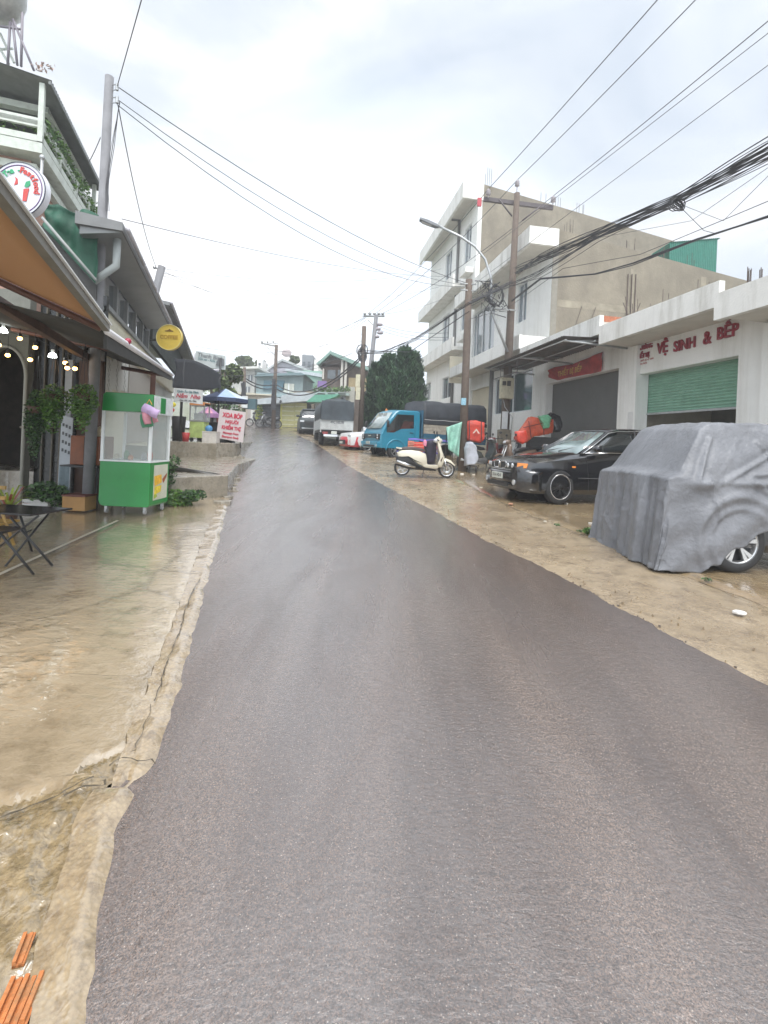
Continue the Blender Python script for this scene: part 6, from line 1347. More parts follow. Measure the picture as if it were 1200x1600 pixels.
# greenhouse
gh = [(.86, .90, .905, .74, .735), (.60, .90, 1.06, .755, .66), (.15, .92, 1.33, .775, .565), (-.12, .92, 1.395, .78, .545), (-.6, .92, 1.415, .78, .545), (-1.0, .92, 1.40, .775, .54), (-1.35, .92, 1.31, .77, .55), (-1.68, .93, 1.12, .75, .60), (-1.9, .93, .965, .72, .66)]
def ghring(x, zb, zt, w, wt):
    p = [(w, zb), (w + (wt - w) * .5 + .012, (zb + zt) / 2), (wt + .012, zt - .035), (wt - .06, zt - .004), (wt * .5, zt + .02), (0, zt + .028)]
    return [(x, a, b) for a, b in p] + [(x, -a, b) for a, b in reversed(p[:-1])]
mb = MB(); mb.smooth = True; mb.loft([ghring(*q_) for q_ in gh]); gg = mb.build('windows', cglass, car)
# windscreen as its own panel, lying a few mm over the shell
def panel(par, nm, mt, rows, lift=.006, th=.004):
    m = MB(); m.smooth = True; k = len(rows[0]); vs = [Vector(p) for r_ in rows for p in r_]
    m.add(vs, [(i * k + j, i * k + j + 1, (i + 1) * k + j + 1, (i + 1) * k + j) for i in range(len(rows) - 1) for j in range(k - 1)])
    o = m.build(nm, mt, par); md = o.modifiers.new('t', 'SOLIDIFY'); md.thickness = th; md.offset = 1; return o
def scr(x, z, w): return [(x, w * t_, z + .022 * (1 - t_ * t_)) for t_ in (-1, -.6, -.2, .2, .6, 1)]
panel(gg, 'windscreen', wsglass, [scr(.90, .915, .68), scr(.62, 1.07, .635), scr(.18, 1.335, .54)])
# roof skin
panel(car, 'roof', paintk, [[(x, w * t_, z + .03 * (1 - t_ * t_) + .004) for t_ in (-1, -.85, -.4, 0, .4, .85, 1)] for x, z, w in ((.16, 1.335, .55), (-.1, 1.395, .545), (-.6, 1.416, .55), (-1.02, 1.402, .545), (-1.2, 1.36, .55))], th=.008)
for s_ in (1, -1):
    mb = MB(); mb.tube([(.86, s_ * .745, .915), (.60, s_ * .70, 1.07), (.15, s_ * .60, 1.335), (-.12, s_ * .575, 1.385)], .028, 8); mb.build('front_pillar', paintk, car)
    mb = MB(); mb.tube([(.83, s_ * .775, .93), (.58, s_ * .735, 1.07), (.15, s_ * .635, 1.325), (-.12, s_ * .60, 1.375), (-.6, s_ * .595, 1.395), (-1.0, s_ * .60, 1.37), (-1.3, s_ * .625, 1.27), (-1.5, s_ * .67, 1.15)], .009, 6); mb.build('chrome_trim', chrome, car)
    mb = MB(); mb.tube([(.80, s_ * .80, .935), (.2, s_ * .822, .955), (-.6, s_ * .825, .965), (-1.4, s_ * .81, .975)], .010, 6); mb.build('belt_trim', chrome, car)
    mb = MB(); mb.tube([(-.42, s_ * .79, .96), (-.46, s_ * .70, 1.17), (-.5, s_ * .61, 1.385)], .022, 6); mb.build('door_pillar', plastk, car)
    mb = MB(); mb.tube([(-1.35, s_ * .79, .96), (-1.62, s_ * .70, 1.13), (-1.30, s_ * .60, 1.33), (-1.15, s_ * .585, 1.37)], .04, 8); mb.build('rear_pillar', paintk, car)
    mb = MB(); mb.puff([(.50, .955), (.66, .955), (.70, 1.02), (.64, 1.09), (.52, 1.09)], s_ * .84, s_ * .99, 3); mb.build('mirror', paintk, car)
    mb = MB(); mb.tube([(-.05, s_ * .862, .80), (-.30, s_ * .864, .805)], .014, 6); mb.build('door_handle', paintk, car)
    mb = MB(); mb.tube([(.74, s_ * .872, .25), (.76, s_ * .874, .55), (.80, s_ * .845, .88)], .004, 4); mb.build('door_seam', plastk, car)
    mb = MB(); mb.tube([(1.78, s_ * .860, .42), (1.05, s_ * .874, .46)], .0, 3) if 0 else mb.tube([(.98, s_ * .876, .48), (-.95, s_ * .876, .49)], .012, 6); mb.build('side_trim', plastk, car)
    # headlamp with amber corner
    hl = [(2.245, s_ * .30, .60), (2.24, s_ * .30, .70), (2.165, s_ * .62, .715), (2.19, s_ * .62, .60)]
    mb = MB(); mb.slab(hl if s_ < 0 else hl[::-1], -.03); h_ = mb.build('headlamp', plastk, car, bev=.008)
    for yy in (.37, .50): mb = MB(); mb.ball((2.272 - (yy - .3) * .22, s_ * yy, .655), .046, 14, (.45, 1, 1)); mb.build('lens', lampc, h_)
    mb = MB(); cr_ = [(2.185, s_ * .62, .60), (2.17, s_ * .62, .705), (2.04, s_ * .79, .70), (2.07, s_ * .79, .62)]; mb.slab(cr_ if s_ < 0 else cr_[::-1], -.035); mb.build('turn_signal', amber, car, bev=.006)
    mb = MB(); mb.box(1.05, 1.13, s_ * .872 - .004, s_ * .872 + .006, .665, .695); mb.build('side_lamp', amber, car)
    # kidney grille half
    kd = [(2.225, s_ * .03, .60), (2.215, s_ * .03, .72), (2.205, s_ * .24, .72), (2.215, s_ * .27, .66), (2.22, s_ * .24, .60)]
    mb = MB(); mb.slab(kd if s_ < 0 else kd[::-1], -.03); kg = mb.build('grille', plastk, car)
    mb = MB(); mb.tube([Vector(p) + Vector((.028, 0, 0)) for p in kd + kd[:1]], .009, 6); mb.build('grille_frame', chrome, kg)
    mb = MB(); mb.cyl((2.23, s_ * .60, .36), .05, .02, 'x', 14); mb.build('fog_lamp', lampc, car)
mb = MB(); mb.smooth = True; mb.loft([[(x, y, z) for x, z in ((xx - .08, .22), (xx + .03, .24), (xx + .055, .40), (xx + .05, .52), (xx + .02, .57), (xx - .10, .575))] for y, xx in ((-.86, 1.86), (-.80, 2.05), (-.60, 2.17), (-.3, 2.225), (0, 2.235), (.3, 2.225), (.6, 2.17), (.80, 2.05), (.86, 1.86))], True, True)
bp = mb.build('bumper', paintk, car); 
mb = MB(); mb.tube([(xx + .028, y, .575) for y, xx in ((-.84, 1.90), (-.78, 2.06), (-.60, 2.17), (-.3, 2.225), (0, 2.235), (.3, 2.225), (.6, 2.17), (.78, 2.06), (.84, 1.90))], .010, 6); mb.build('bumper_trim', M('glossy grey trim', (.35, .36, .38), .15, metal=.6), car)  # thin glossy grey strip along the top of the bumper
mb = MB(); mb.box(2.27, 2.30, -.45, .45, .27, .34); mb.build('air_intake', plastk, car)
mb = MB(); mb.box(2.292, 2.300, -.235, .235, .40, .51); pl = mb.build('number_plate', platem, car, bev=.003)
text_part('number', '51A-142.41', .088, inkm, pl, plane_mtx((2.302, 0, .457), (0, 1, 0), (0, 0, 1)), .001, .95, .002)
for y0_, y1_, m_ in ((.28, .62, 1), (-.12, .30, 1)): mb = MB(); mb.tube([(.90, y0_ - .25, .955), (.68, y1_ - .25, 1.045)], .008, 5); mb.build('wiper', plastk, car)
mb = MB(); mb.tube([(.9, -.5, .93), (.4, -.2, 1.22), (.2, .05, 1.33)], .001, 3) if 0 else None

# ---- blue light truck with dark canvas ---------------------------
blue = M('teal blue truck paint', (.012, .20, .31), .35, var=.12, vs=3, coat=.5, dirt=.2, dcol=(.10, .12, .12))
dblue = M('dark blue side rail', (.02, .10, .17), .5, var=.2)
canv = M('dark navy canvas', (.028, .033, .042), .65, var=.35, vs=2.5, bump=.5, bs=6)
wood = M('grey weathered boards', (.33, .30, .25), .8, var=.3, vs=6, dirt=.6, dcol=(.2, .18, .15), ds=6, dstretch=.3)
YTr = 19.0
tr = place_veh('parked_truck', 'teal blue light truck with weathered board sides and a dark canvas cover', 'truck', (616, 716), YTr, (1.50, .72), 243, 'trucks parked along the street', z=P(616, 717, YTr).z)
W2 = .82
prof = [(2.20, .42), (2.24, .62), (2.22, .92), (2.10, 1.18), (1.58, 1.86), (1.40, 1.95), (.55, 1.97), (.42, 1.90), (.40, .50), (.55, .42)]
def cabsec(y, k, zk): return [(1.2 + (x - 1.2) * k, y, .42 + (z - .42) * zk) for x, z in prof]
mb = MB(); mb.smooth = True
mb.loft([cabsec(-W2, .93, .965), cabsec(-W2 * .96, .98, .99), cabsec(-W2 * .6, 1, 1.005), cabsec(0, 1.012, 1.015), cabsec(W2 * .6, 1, 1.005), cabsec(W2 * .96, .98, .99), cabsec(W2, .93, .965)])
cab = mb.build('cab', blue, tr); carve(cab, [((1.5, 0, .33), .41, 3)])
mb = MB(); mb.smooth = True
rows = [[(x, y, z) for y in (-.68, -.35, 0, .35, .68)] for x, z in ((2.135, 1.18), (1.85, 1.55), (1.635, 1.84))]
for r_ in rows: 
    for i, p in enumerate(r_): r_[i] = (p[0] + .03 - .05 * (abs(p[1]) / .7) ** 2, p[1] * (1 - (p[2] - 1.15) * .12), p[2])
panel(tr, 'windscreen', M('pale reflecting glass', (.30, .36, .36), .08, var=.2, vs=1.5, coat=1), rows)
for s_ in (1, -1):
    sw_ = [(1.72, 1.22), (1.98, 1.20), (1.55, 1.76), (.72, 1.78), (.70, 1.22), (1.35, 1.22), (1.62, 1.02), (1.86, 1.02)]
    sw_ = [(1.93, 1.03), (1.95, 1.18), (1.50, 1.76), (.74, 1.78), (.72, 1.24), (1.30, 1.20), (1.62, 1.04)]
    mb = MB(); mb.slab([(x, s_ * (W2 + .004), z) for x, z in (sw_ if s_ > 0 else sw_[::-1])], -.012); mb.build('side_window', cglass, tr)
    mb = MB(); mb.tube([(.66, s_ * (W2 + .002), .55), (.66, s_ * (W2 + .002), 1.2), (.68, s_ * (W2 - .02), 1.82)], .006, 4); mb.build('door_seam', plastk, tr)
    mb = MB(); mb.tube([(.74, s_ * (W2 + .012), 1.06), (.9, s_ * (W2 + .012), 1.06)], .014, 6); mb.build('door_handle', plastk, tr)
    mb = MB(); mb.tube([(1.95, s_ * W2, 1.25), (1.98, s_ * (W2 + .17), 1.36)], .012, 5); mb.puff([(1.95, 1.22), (2.02, 1.22), (2.02, 1.50), (1.95, 1.50)], s_ * (W2 + .1), s_ * (W2 + .25), 2); mb.build('mirror', plastk, tr)
    mb = MB(); mb.box(2.17, 2.262, s_ * .66 - .13, s_ * .66 + .13, .74, .96); hl = mb.build('headlamp', plastk, tr, bev=.02)
    for z_ in (.80, .90): mb = MB(); mb.ball((2.262, s_ * .66, z_), .045, 12, (.4, 1.5, .9)); mb.build('lens', lampc, hl)
mb = MB(); mb.tube([(1.5 + .43 * math.cos(a_), W2 - .005, .33 + .43 * math.sin(a_)) for a_ in [math.pi * k / 16 for k in range(17)]], .035, 8); mb.build('wheel_arch', blue, tr)
mb = MB(); mb.box(2.2, 2.268, -.50, .50, .80, .97)
mb.build('grille', M('dark grille', (.03, .06, .08), .5, var=.2), tr, bev=.01)
mb = MB(); mb.box(2.15, 2.31, -.80, .80, .42, .66); bpt = mb.build('bumper', blue, tr, bev=.04)
mb = MB(); mb.box(2.305, 2.318, -.5, .5, .45, .52); mb.build('bumper_vent', plastk, bpt)
mb = MB(); mb.box(2.312, 2.322, -.24, .10, .56, .66); pl = mb.build('number_plate', platem, tr); text_part('number', '49C-163.78', .06, inkm, pl, plane_mtx((2.324, -.07, .61), (0, 1, 0), (0, 0, 1)), .001)
for s_ in (1, -1): mb = MB(); mb.ball((2.312, s_ * .68, .50), .045, 10, (.4, 1, 1)); mb.build('fog_lamp', lampc, bpt)
mb = MB(); mb.box(2.272, 2.276, -.12, .12, .865, .905); mb.build('badge', chrome, tr)
mb = MB(); mb.box(-2.6, .5, -.35, .35, .42, .60); mb.build('chassis', plastk, tr)
BX0, BX1, BW = -2.9, .28, .86
mb = MB(); mb.box(BX0, BX1, -BW, BW, .70, .80); mb.build('load_bed', dblue, tr)
for s_ in (1, -1):
    mb = MB(); mb.box(BX0, BX1, s_ * BW - .02, s_ * BW + .02, .805, 1.06); mb.build('side_rail', dblue, tr)
    for k in range(3): mb = MB(); mb.box(BX0, BX1, s_ * BW - .018, s_ * BW + .018, 1.07 + k * .125, 1.185 + k * .125); mb.build('side_board', wood, tr)
    mb = MB(); mb.box(BX0, BX1, s_ * (BW + .02) - .018, s_ * (BW + .02) + .018, 1.455, 1.60); mb.build('tie_strip', canv, tr)
mb = MB(); mb.smooth = True; ss = []
for i in range(21):
    x = BX0 + (BX1 - BX0) * i / 20; sg_ = .025 * math.sin(i * 1.9) + .02 * noise.noise(Vector((x * 2, 0, 0))); top = 2.42 + .03 * math.sin(i * .9)
    ss.append([(x, BW + .01 + .01 * math.sin(i * 2.3), 1.50), (x, BW + .0 + sg_, 1.80), (x, BW - .05 + sg_, 2.26), (x, BW - .22, top - .02), (x, 0, top + .03), (x, -BW + .22, top - .02), (x, -BW + .05, 2.26), (x, -BW, 1.8), (x, -BW - .01, 1.50)])
mb.loft(ss, True, True); cv = mb.build('canvas_cover', canv, tr)
for s_ in (1, -1): mb = MB(); mb.tube([(BX0 + (BX1 - BX0) * i / 10, s_ * (BW + .035), 1.63 + .01 * math.sin(i * 2)) for i in range(11)], .012, 5); mb.build('rope', M('pale rope', (.5, .5, .5), .7), cv)
mb = MB(); mb.box(BX1 + .002, BX1 + .07, -.80, .80, .8, 2.0); mb.build('head_board', dblue, tr)
for x_ in (1.5, -1.9):
    for s_ in (1, -1): wheel(tr, (x_, s_ * .71, .33), .33, .2, 6, M('grey steel wheel', (.25, .25, .25), .5, metal=.4), 'y', 'blade', s_, .6)

# ---- rear of the grey canvas truck -------------------------------
YR = 23.5
# local frame: +x forward (away, az about -14), origin at rear axle centre; the rear faces the camera
rt = place_veh('parked_truck', 'canvas topped truck seen from behind with a pale tailgate by the far dark pole', 'truck', (498, 693), YR, (0, .75), -12, 'trucks parked along the street', z=g(YR) + .0)
rt.scale = (1, .88, 1)
tg = M('pale metal tailgate', (.46, .48, .47), .5, var=.15, vs=4, dirt=.4, dcol=(.25, .24, .22)); gcan = M('dark grey canvas', (.045, .058, .068), .6, var=.3, vs=2, bump=.5, bs=5)
mb = MB(); mb.box(-.9, 3.4, -.86, .86, .62, .72); mb.build('load_bed', plastk, rt)
mb = MB(); mb.box(-.95, -.90, -.84, .84, .74, 1.26); tgo = mb.build('tailgate', tg, rt)
text_part('number', '49C 163.78', .17, M('tailgate ink', (.08, .09, .10), .6), tgo, plane_mtx((-.956, 0, 1.10), (0, -1, 0), (0, 0, 1)), .002, .9, .004)
for s_ in (1, -1):
    mb = MB(); mb.box(-.93, -.88, s_ * .86 - .03, s_ * .86 + .03, .6, 1.3); mb.build('corner_post', tg, rt)
    mb = MB(); mb.box(-.87, 3.4, s_ * .87 - .02, s_ * .87 + .02, .74, 1.26); mb.build('side_board', tg, rt)
    mb = MB(); mb.box(-.99, -.94, s_ * .62 - .14, s_ * .62 + .14, .52, .64); mb.build('tail_lamp', M('red tail lamp', (.25, .03, .03), .3), rt)
mb = MB(); mb.smooth = True; ss = []
for i in range(13):
    x = -.97 + 4.4 * i / 12; b = .02 * math.sin(i * 2.1)
    ss.append([(x, .89, 1.22), (x, .90 + b, 1.7), (x, .86 + b, 2.02), (x, .62, 2.16 + b), (x, 0, 2.24 + b), (x, -.62, 2.16 + b), (x, -.86, 2.02), (x, -.90, 1.7), (x, -.89, 1.22)])
mb.loft(ss); mb.build('canvas_cover', gcan, rt)
mb = MB(); mb.grid(lambda u, v: (-1.0 - .02 * math.sin(u * 13) - .01 * math.sin(v * 6), .86 - 1.72 * u, 2.10 - .90 * v), 24, 8); mb.build('rear_flap', gcan, rt)
mb = MB(); mb.box(-1.0, -.9, -.7, .7, .42, .52); bpr = mb.build('bumper', chrome, rt); mb = MB(); mb.box(-1.0, -.98, -.0, .3, .54, .68); mb.build('number_plate', platem, rt)
mb = MB(); mb.box(3.45, 5.0, -.82, .82, .45, 1.95); mb.build('cab', M('white truck paint', (.5, .52, .52), .4, var=.1), rt, bev=.1)
for x_ in (0, 3.6):
    for s_ in (1, -1): wheel(rt, (x_, s_ * .72, .36), .36, .24, 6, darkal, 'y', 'blade', s_, .6)

# ---- generic SUV/hatch shape for the background cars ---------------
def simple_car(root, paint, L_, W_, H, hood, gl=cglass, wheels=.34, wx=None, pick=False):
    h = L_ / 2; bz = hood
    st = [(h, .35, bz * .72, W_ * .80, W_ * .70), (h - .08, .24, bz * .88, W_ * .92, W_ * .82), (h - .5, .22, bz * .95, W_, W_ * .9), (h - 1.1, .22, bz, W_, W_ * .9), (0, .22, bz * 1.05, W_, W_ * .93), (-h + .4, .24, bz * 1.05, W_, W_ * .92), (-h + .05, .3, bz, W_ * .93, W_ * .85), (-h, .4, bz * .9, W_ * .85, W_ * .75)]
    mb = MB(); mb.smooth = True; mb.loft([ring(*q_) for q_ in st]); bd = mb.build('body', paint, root)
    wx = wx or (h - .85, -h + .85); carve(bd, [((x, 0, wheels), wheels + .06, 3) for x in wx])
    e_ = -h + (1.6 if pick else .35)
    gh = [(h - 1.15, bz * .96, bz * .98, W_ * .86, W_ * .84), (h - 1.75, bz, H - .12, W_ * .88, W_ * .72), (h - 2.1, bz, H - .03, W_ * .88, W_ * .70), (e_ + .5, bz, H - .03, W_ * .88, W_ * .70), (e_ + .1, bz, H - .16, W_ * .87, W_ * .72), (e_, bz, bz + .1, W_ * .85, W_ * .82)]
    mb = MB(); mb.smooth = True; mb.loft([ghring(*q_) for q_ in gh]); mb.build('windows', gl, root)
    panel(root, 'roof', paint, [[(x, W_ * .72 * t_, z + .035 * (1 - t_ * t_)) for t_ in (-1, -.8, 0, .8, 1)] for x, z in ((h - 1.72, H - .10), (h - 2.1, H - .02), (e_ + .5, H - .02), (e_ + .12, H - .14))], th=.01)
    for s_ in (1, -1):
        mb = MB(); mb.tube([(h - 1.15, s_ * W_ * .87, bz), (h - 1.75, s_ * W_ * .76, H - .13)], .035, 6); mb.build('front_pillar', paint, root)
        mb = MB(); mb.tube([(e_ + .05, s_ * W_ * .88, bz + .02), (e_ + .15, s_ * W_ * .75, H - .16)], .05, 6); mb.build('rear_pillar', paint, root)
        mb = MB(); mb.puff([(h - 1.5, bz + .02), (h - 1.3, bz + .02), (h - 1.3, bz + .16), (h - 1.5, bz + .16)], s_ * (W_ - .02), s_ * (W_ + .16), 2); mb.build('mirror', paint, root)
        for x in wx: wheel(root, (x, s_ * (W_ - .12), wheels), wheels, .22, 5, alloy, 'y', 'blade', s_)
    return bd
dk = M('dark grey car paint', (.018, .028, .032), .45, var=.05, coat=.2)
pk = place_veh('parked_car', 'dark grey pickup facing down the street beside the yellow garage doors', 'car', (506, 680), 32, (1.6, .8), 168, 'cars parked along the far kerb', z=g(32))
simple_car(pk, dk, 4.9, .88, 1.72, 1.08, pick=True)
mb = MB(); mb.box(2.46, 2.49, -.55, .55, .55, .80); mb.build('grille', plastk, pk); mb = MB(); mb.box(2.44, 2.50, -.7, .7, .32, .38); mb.build('bumper_trim', chrome, pk)
for s_ in (1, -1): mb = MB(); mb.box(2.40, 2.47, s_ * .70 - .13, s_ * .70 + .13, .74, .86); mb.build('headlamp', lampc, pk)
sv = M('silver car paint', (.42, .44, .45), .3, var=.05, metal=.3, coat=.6)
s1c = place_veh('parked_car', 'silver car half hidden between the far dark pole and the cypress trees', 'car', (588, 690), 25.5, (1.4, .8), 262, 'cars parked along the far kerb', z=g(25.5))
simple_car(s1c, sv, 4.4, .86, 1.65, 1.0)
rdp = M('red car paint', (.55, .03, .05), .3, var=.05, coat=.8); wht = M('white car paint', (.70, .70, .70), .3, var=.03, coat=.6)
rc = place_veh('parked_car', 'small red fronted car with a white bonnet squeezed behind the blue truck', 'car', (568, 706), 21.3, (1.25, .75), 246, 'cars parked along the far kerb', z=P(568, 707, 21.3).z)
simple_car(rc, wht, 3.9, .82, 1.45, .92, wheels=.30)
mb = MB(); mb.smooth = True; mb.loft([[(x, y, z) for x, z in ((xx - .1, .22), (xx + .03, .25), (xx + .06, .5), (xx + .02, .66), (xx - .1, .70))] for y, xx in ((-.80, 1.55), (-.72, 1.85), (-.4, 1.95), (0, 1.98), (.4, 1.95), (.72, 1.85), (.80, 1.55))]); mb.build('bumper', rdp, rc)
mb = MB(); mb.box(2.03, 2.06, -.45, .45, .32, .52); mb.build('grille', plastk, rc); mb = MB(); mb.box(2.06, 2.07, -.2, .2, .36, .46); mb.build('number_plate', platem, rc)
for s_ in (1, -1): mb = MB(); mb.box(1.82, 1.93, s_ * .6 - .13, s_ * .6 + .13, .66, .76); mb.build('headlamp', lampc, rc, bev=.02)

# ---- SUV under its grey cover -------------------------------------
YV = 5.55
sv_ = place_veh('covered_car', 'car hidden under a crumpled grey cover with one alloy wheel showing', 'car', (1143, 889), YV, (1.35, .74), 268, 'cars parked outside the shops')
sv_.scale = (1, .94, 1)
pnt = M('dark car paint', (.015, .016, .018), .3, coat=.8)
st = [(2.02, .35, .95, .70, .6), (1.96, .26, 1.0, .80, .70), (1.6, .22, 1.02, .84, .74), (1.0, .22, 1.03, .85, .76), (0, .22, 1.02, .86, .78), (-1.6, .24, .98, .85, .76), (-2.0, .3, .86, .8, .7), (-2.05, .4, .8, .7, .6)]
mb = MB(); mb.smooth = True; mb.loft([ring(*q_) for q_ in st]); bd = mb.build('body', pnt, sv_); carve(bd, [((1.35, 0, .36), .44, 3), ((-1.35, 0, .36), .44, 3)])
gh = [(1.92, .98, 1.0, .72, .70), (1.68, 1.0, 1.50, .74, .58), (1.5, 1.0, 1.58, .74, .57), (-.2, 1.0, 1.58, .74, .57), (-1.0, .98, 1.1, .72, .65)]
mb = MB(); mb.smooth = True; mb.loft([ghring(*q_) for q_ in gh]); mb.build('windows', cglass, sv_)
mb = MB(); mb.cyl((1.35, .40, .37), .43, .06, 'y', 28); mb.build('wheel_well', plastk, sv_)
for x_ in (1.35, -1.35):
    for s_ in (1, -1): wheel(sv_, (x_, s_ * .78, .335), .335, .22, 5, alloy, 'y', 'split', s_, .70)
# the cover
def zt_(x):
    tab = [(-2.12, .86), (-1.3, 1.05), (-.5, 1.58), (.2, 1.70), (1.0, 1.72), (1.60, 1.70), (1.72, 1.62), (2.03, 1.11), (2.14, 1.06)]
    return interp(tab, x)
def roofw(x): return interp([(-2.2, .80), (-1.2, .76), (-.3, .60), (1.5, .62), (1.72, .66), (2.05, .82), (2.2, .83)], x)
def beltw(x): return interp([(-2.2, .84), (-1.8, .88), (1.0, .90), (1.8, .90), (2.2, .86)], x)
def belt(x): return min(zt_(x) - .02, 1.06)
def hemz(x):      # height of the hem on the near side
    h_ = interp([(-2.2, .55), (-.6, .66), (.2, .62), (.75, .62), (1.0, .54), (1.25, .40), (1.45, .22), (1.62, .06), (1.9, .0), (2.3, .0)], x)
    return max(-.005, h_ + .035 * math.sin(x * 9) + .02 * math.sin(x * 23))
def cov(u, v):
    """u along the car (front drop first), v across from near hem over the roof to the far hem"""
    # centre-line path: from ground in front, up, over hood, windscreen, roof, rear
    path = [(2.25, .0), (2.20, .55), (2.16, .93), (2.10, .985), (1.9, 1.01), (1.12, 1.10), (.42, 1.58), (.22, 1.67), (0, 1.70), (-1.0, 1.69), (-1.6, 1.62), (-1.95, 1.38), (-2.15, .9), (-2.25, .3)]
    return path
Lp = cov(0, 0); acc = [0]
for a, b in zip(Lp, Lp[1:]): acc.append(acc[-1] + math.hypot(a[0] - b[0], a[1] - b[1]))
def onpath(u):
    d = u * acc[-1]
    for i in range(len(Lp) - 1):
        if d <= acc[i + 1] + 1e-9:
            t_ = (d - acc[i]) / (acc[i + 1] - acc[i]); return Lp[i][0] + (Lp[i + 1][0] - Lp[i][0]) * t_, Lp[i][1] + (Lp[i + 1][1] - Lp[i][1]) * t_
    return Lp[-1]
NU, NV = 300, 230
cvb = MB()
# surface as a heightfield around the car: polar-ish mapping of plan position to drop
def F(u, v):
    # top patch and skirt: v in [0,.30] near skirt, [.30,.70] top, [.70,1] far skirt ; u similarly with front skirt for the front
    X0, X1 = 2.16, -2.14
    fs = .22; rs_ = .90
    if u < fs: x = X0; dropf = 1 - u / fs
    elif u > rs_: x = X1; dropf = (u - rs_) / (1 - rs_)
    else: x = X0 + (X1 - X0) * (u - fs) / (rs_ - fs); dropf = 0
    sk = .30
    if v < sk: side, tv, dr = 1, 0, 1 - v / sk
    elif v > 1 - sk: side, tv, dr = -1, 1, (v - (1 - sk)) / sk
    else: side, tv, dr = 0, (v - sk) / (1 - 2 * sk), 0
    return x, dropf, side, tv, dr
def N3(a, b, c_=0): return noise.noise(Vector((a, b, c_)))
def fn(u, v):
    x, df, side, tv, dr = F(u, v)
    rw, bw_, zt, bz = roofw(x), beltw(x), zt_(x), belt(x)
    hz = hemz(x) if side >= 0 else .25
    if side == 0:
        y = rw * (1 - 2 * tv); z = zt + .02 * (1 - (2 * tv - 1) ** 2)
        nx, ny, nz = 0, 0, 1
    else:
        # from roof edge down glass to belt, then hang to the hem
        Lg = math.hypot(zt - bz, bw_ - rw) + 1e-6; Ls = max(.05, bz - hz); d = dr * (Lg + Ls)
        if d < Lg: t_ = d / Lg; y = rw + (bw_ - rw) * t_ ; z = zt + (bz - zt) * t_; y += .015 * math.sin(t_ * 3.14)
        else: t_ = (d - Lg) / Ls; y = bw_ + .03 * math.sin(t_ * 1.6) ; z = bz + (hz - bz) * t_
        y *= side; nx, ny, nz = 0, side, .15
        wz = z
        # wheel arch imprint, door line, diagonal pull folds
        rr_ = math.hypot(x - 1.35, z - .37)
        b_ = .035 * math.exp(-((rr_ - .50) / .045) ** 2) + .022 * math.exp(-((rr_ - .36) / .03) ** 2)
        b_ += .03 * math.exp(-((z - 1.02) / .03) ** 2) * (abs(x) < 1.6)
        b_ += .11 * .8 * math.exp(-(((x - 1.80) / .13) ** 2 + ((z - 1.00) / .055) ** 2))            # mirror
        b_ += .016 * math.sin((x * 1.3 + z * 2.2) * 7 + 2 * N3(x * 1.5, z * 1.5)) * (.4 + .6 * min(1, max(0, t_ if d >= Lg else 0)))
        for (xa, za, xb, zb2) in ((1.5, 1.06, .95, 1.35), (.95, 1.35, .2, 1.5), (1.75, 1.05, 1.6, .62), (1.2, 1.12, .5, 1.2), (1.25, 1.08, .75, .70), (1.05, 1.5, .55, .85), (.5, 1.45, .2, .9), (1.62, 1.52, 1.86, 1.06)):
            px_, pz_ = x - xa, z - za; dx_, dz_ = xb - xa, zb2 - za; t2_ = max(0, min(1, (px_ * dx_ + pz_ * dz_) / (dx_ * dx_ + dz_ * dz_))); dd = math.hypot(px_ - t2_ * dx_, pz_ - t2_ * dz_); b_ += .022 * math.exp(-(dd / .02) ** 2) - .012 * math.exp(-((dd - .05) / .03) ** 2)
        y += side * b_
    if df > 0:      # front or rear skirt: everything slides down
        sgn = 1 if u < .5 else -1; z0 = z
        hb = -.0 if sgn > 0 else .35
        z = z0 + (hb - z0) * df if side == 0 else z + (min(z, hb) - z) * df
        fold = .024 * (1 - 2 * abs(math.sin(y * 7 + 1.5 * N3(y * 2, 3)))) + .014 * (1 - 2 * abs(math.sin(y * 15 + 1 + N3(y * 3, z * .5)))) + .012 * N3(y * 9, z * 1.2)
        x = x + sgn * (.02 + .10 * df + fold * min(1, df * 3)) 
        if side: y = y * (1 - .02 * df)
        # two hard pleats, as if the sheet had been stored folded
        for yc_, w_, a_ in ((.30, .16, .05), (-.22, .05, -.03), (.78, .10, .04)):
            if abs(y - yc_) < w_: x += sgn * a_ * min(1, df * 4)
    # crumple everywhere
    k_ = .012 * N3(x * 3.1, y * 3.1, z * 3.1) + .006 * N3(x * 9, y * 9, z * 9) + .003 * N3(x * 22, y * 22, z * 22)
    ridge = .007 * (1 - min(1, abs(N3(x * 1.5 + 5, y * 1.5, z * 1.5)) * 14)) + .003 * (1 - min(1, abs(N3(x * 4 + 1, y * 4, z * 2.5)) * 12)) - .005 * (1 - min(1, abs(N3(x * 2.3 - 5, y * 2.3, z * 1.2 + 9)) * 14))
    if side == 0 and df == 0: z += .008 * (1 - min(1, abs(((x * 2.1 + 40) % 1) - .5) * 22)) + .008 * (1 - min(1, abs(((y * 2.6 + 40.2) % 1) - .5) * 18)); z += k_ + ridge + (.012 * math.exp(-((abs(y) - .46) / .03) ** 2) if x < 1.4 else 0)
    else: y += (side or 0) * (k_ + ridge); x += (k_ + ridge) * (1 if u < .5 else -1) * (df > 0)
    if df > 0 and z < .06 and u < .5: x += .05 * max(0, N3(y * 6, 7)) ; z = max(z, -.01 + .02 * abs(N3(y * 11, 2)))
    return (x, y, z)
cvb.grid(fn, NU, NV)
cvm = M('wet grey cover fabric', (.175, .18, .195), .45, var=.22, vs=2.2, bump=.45, bs=26, dirt=.45, dcol=(.16, .16, .165), ds=2.2, dstretch=.35, dlo=.45, dhi=.7, spec=.35)
co = cvb.build('cover', cvm, None); co.location = sv_.location; co.rotation_euler = sv_.rotation_euler; co.scale = sv_.scale
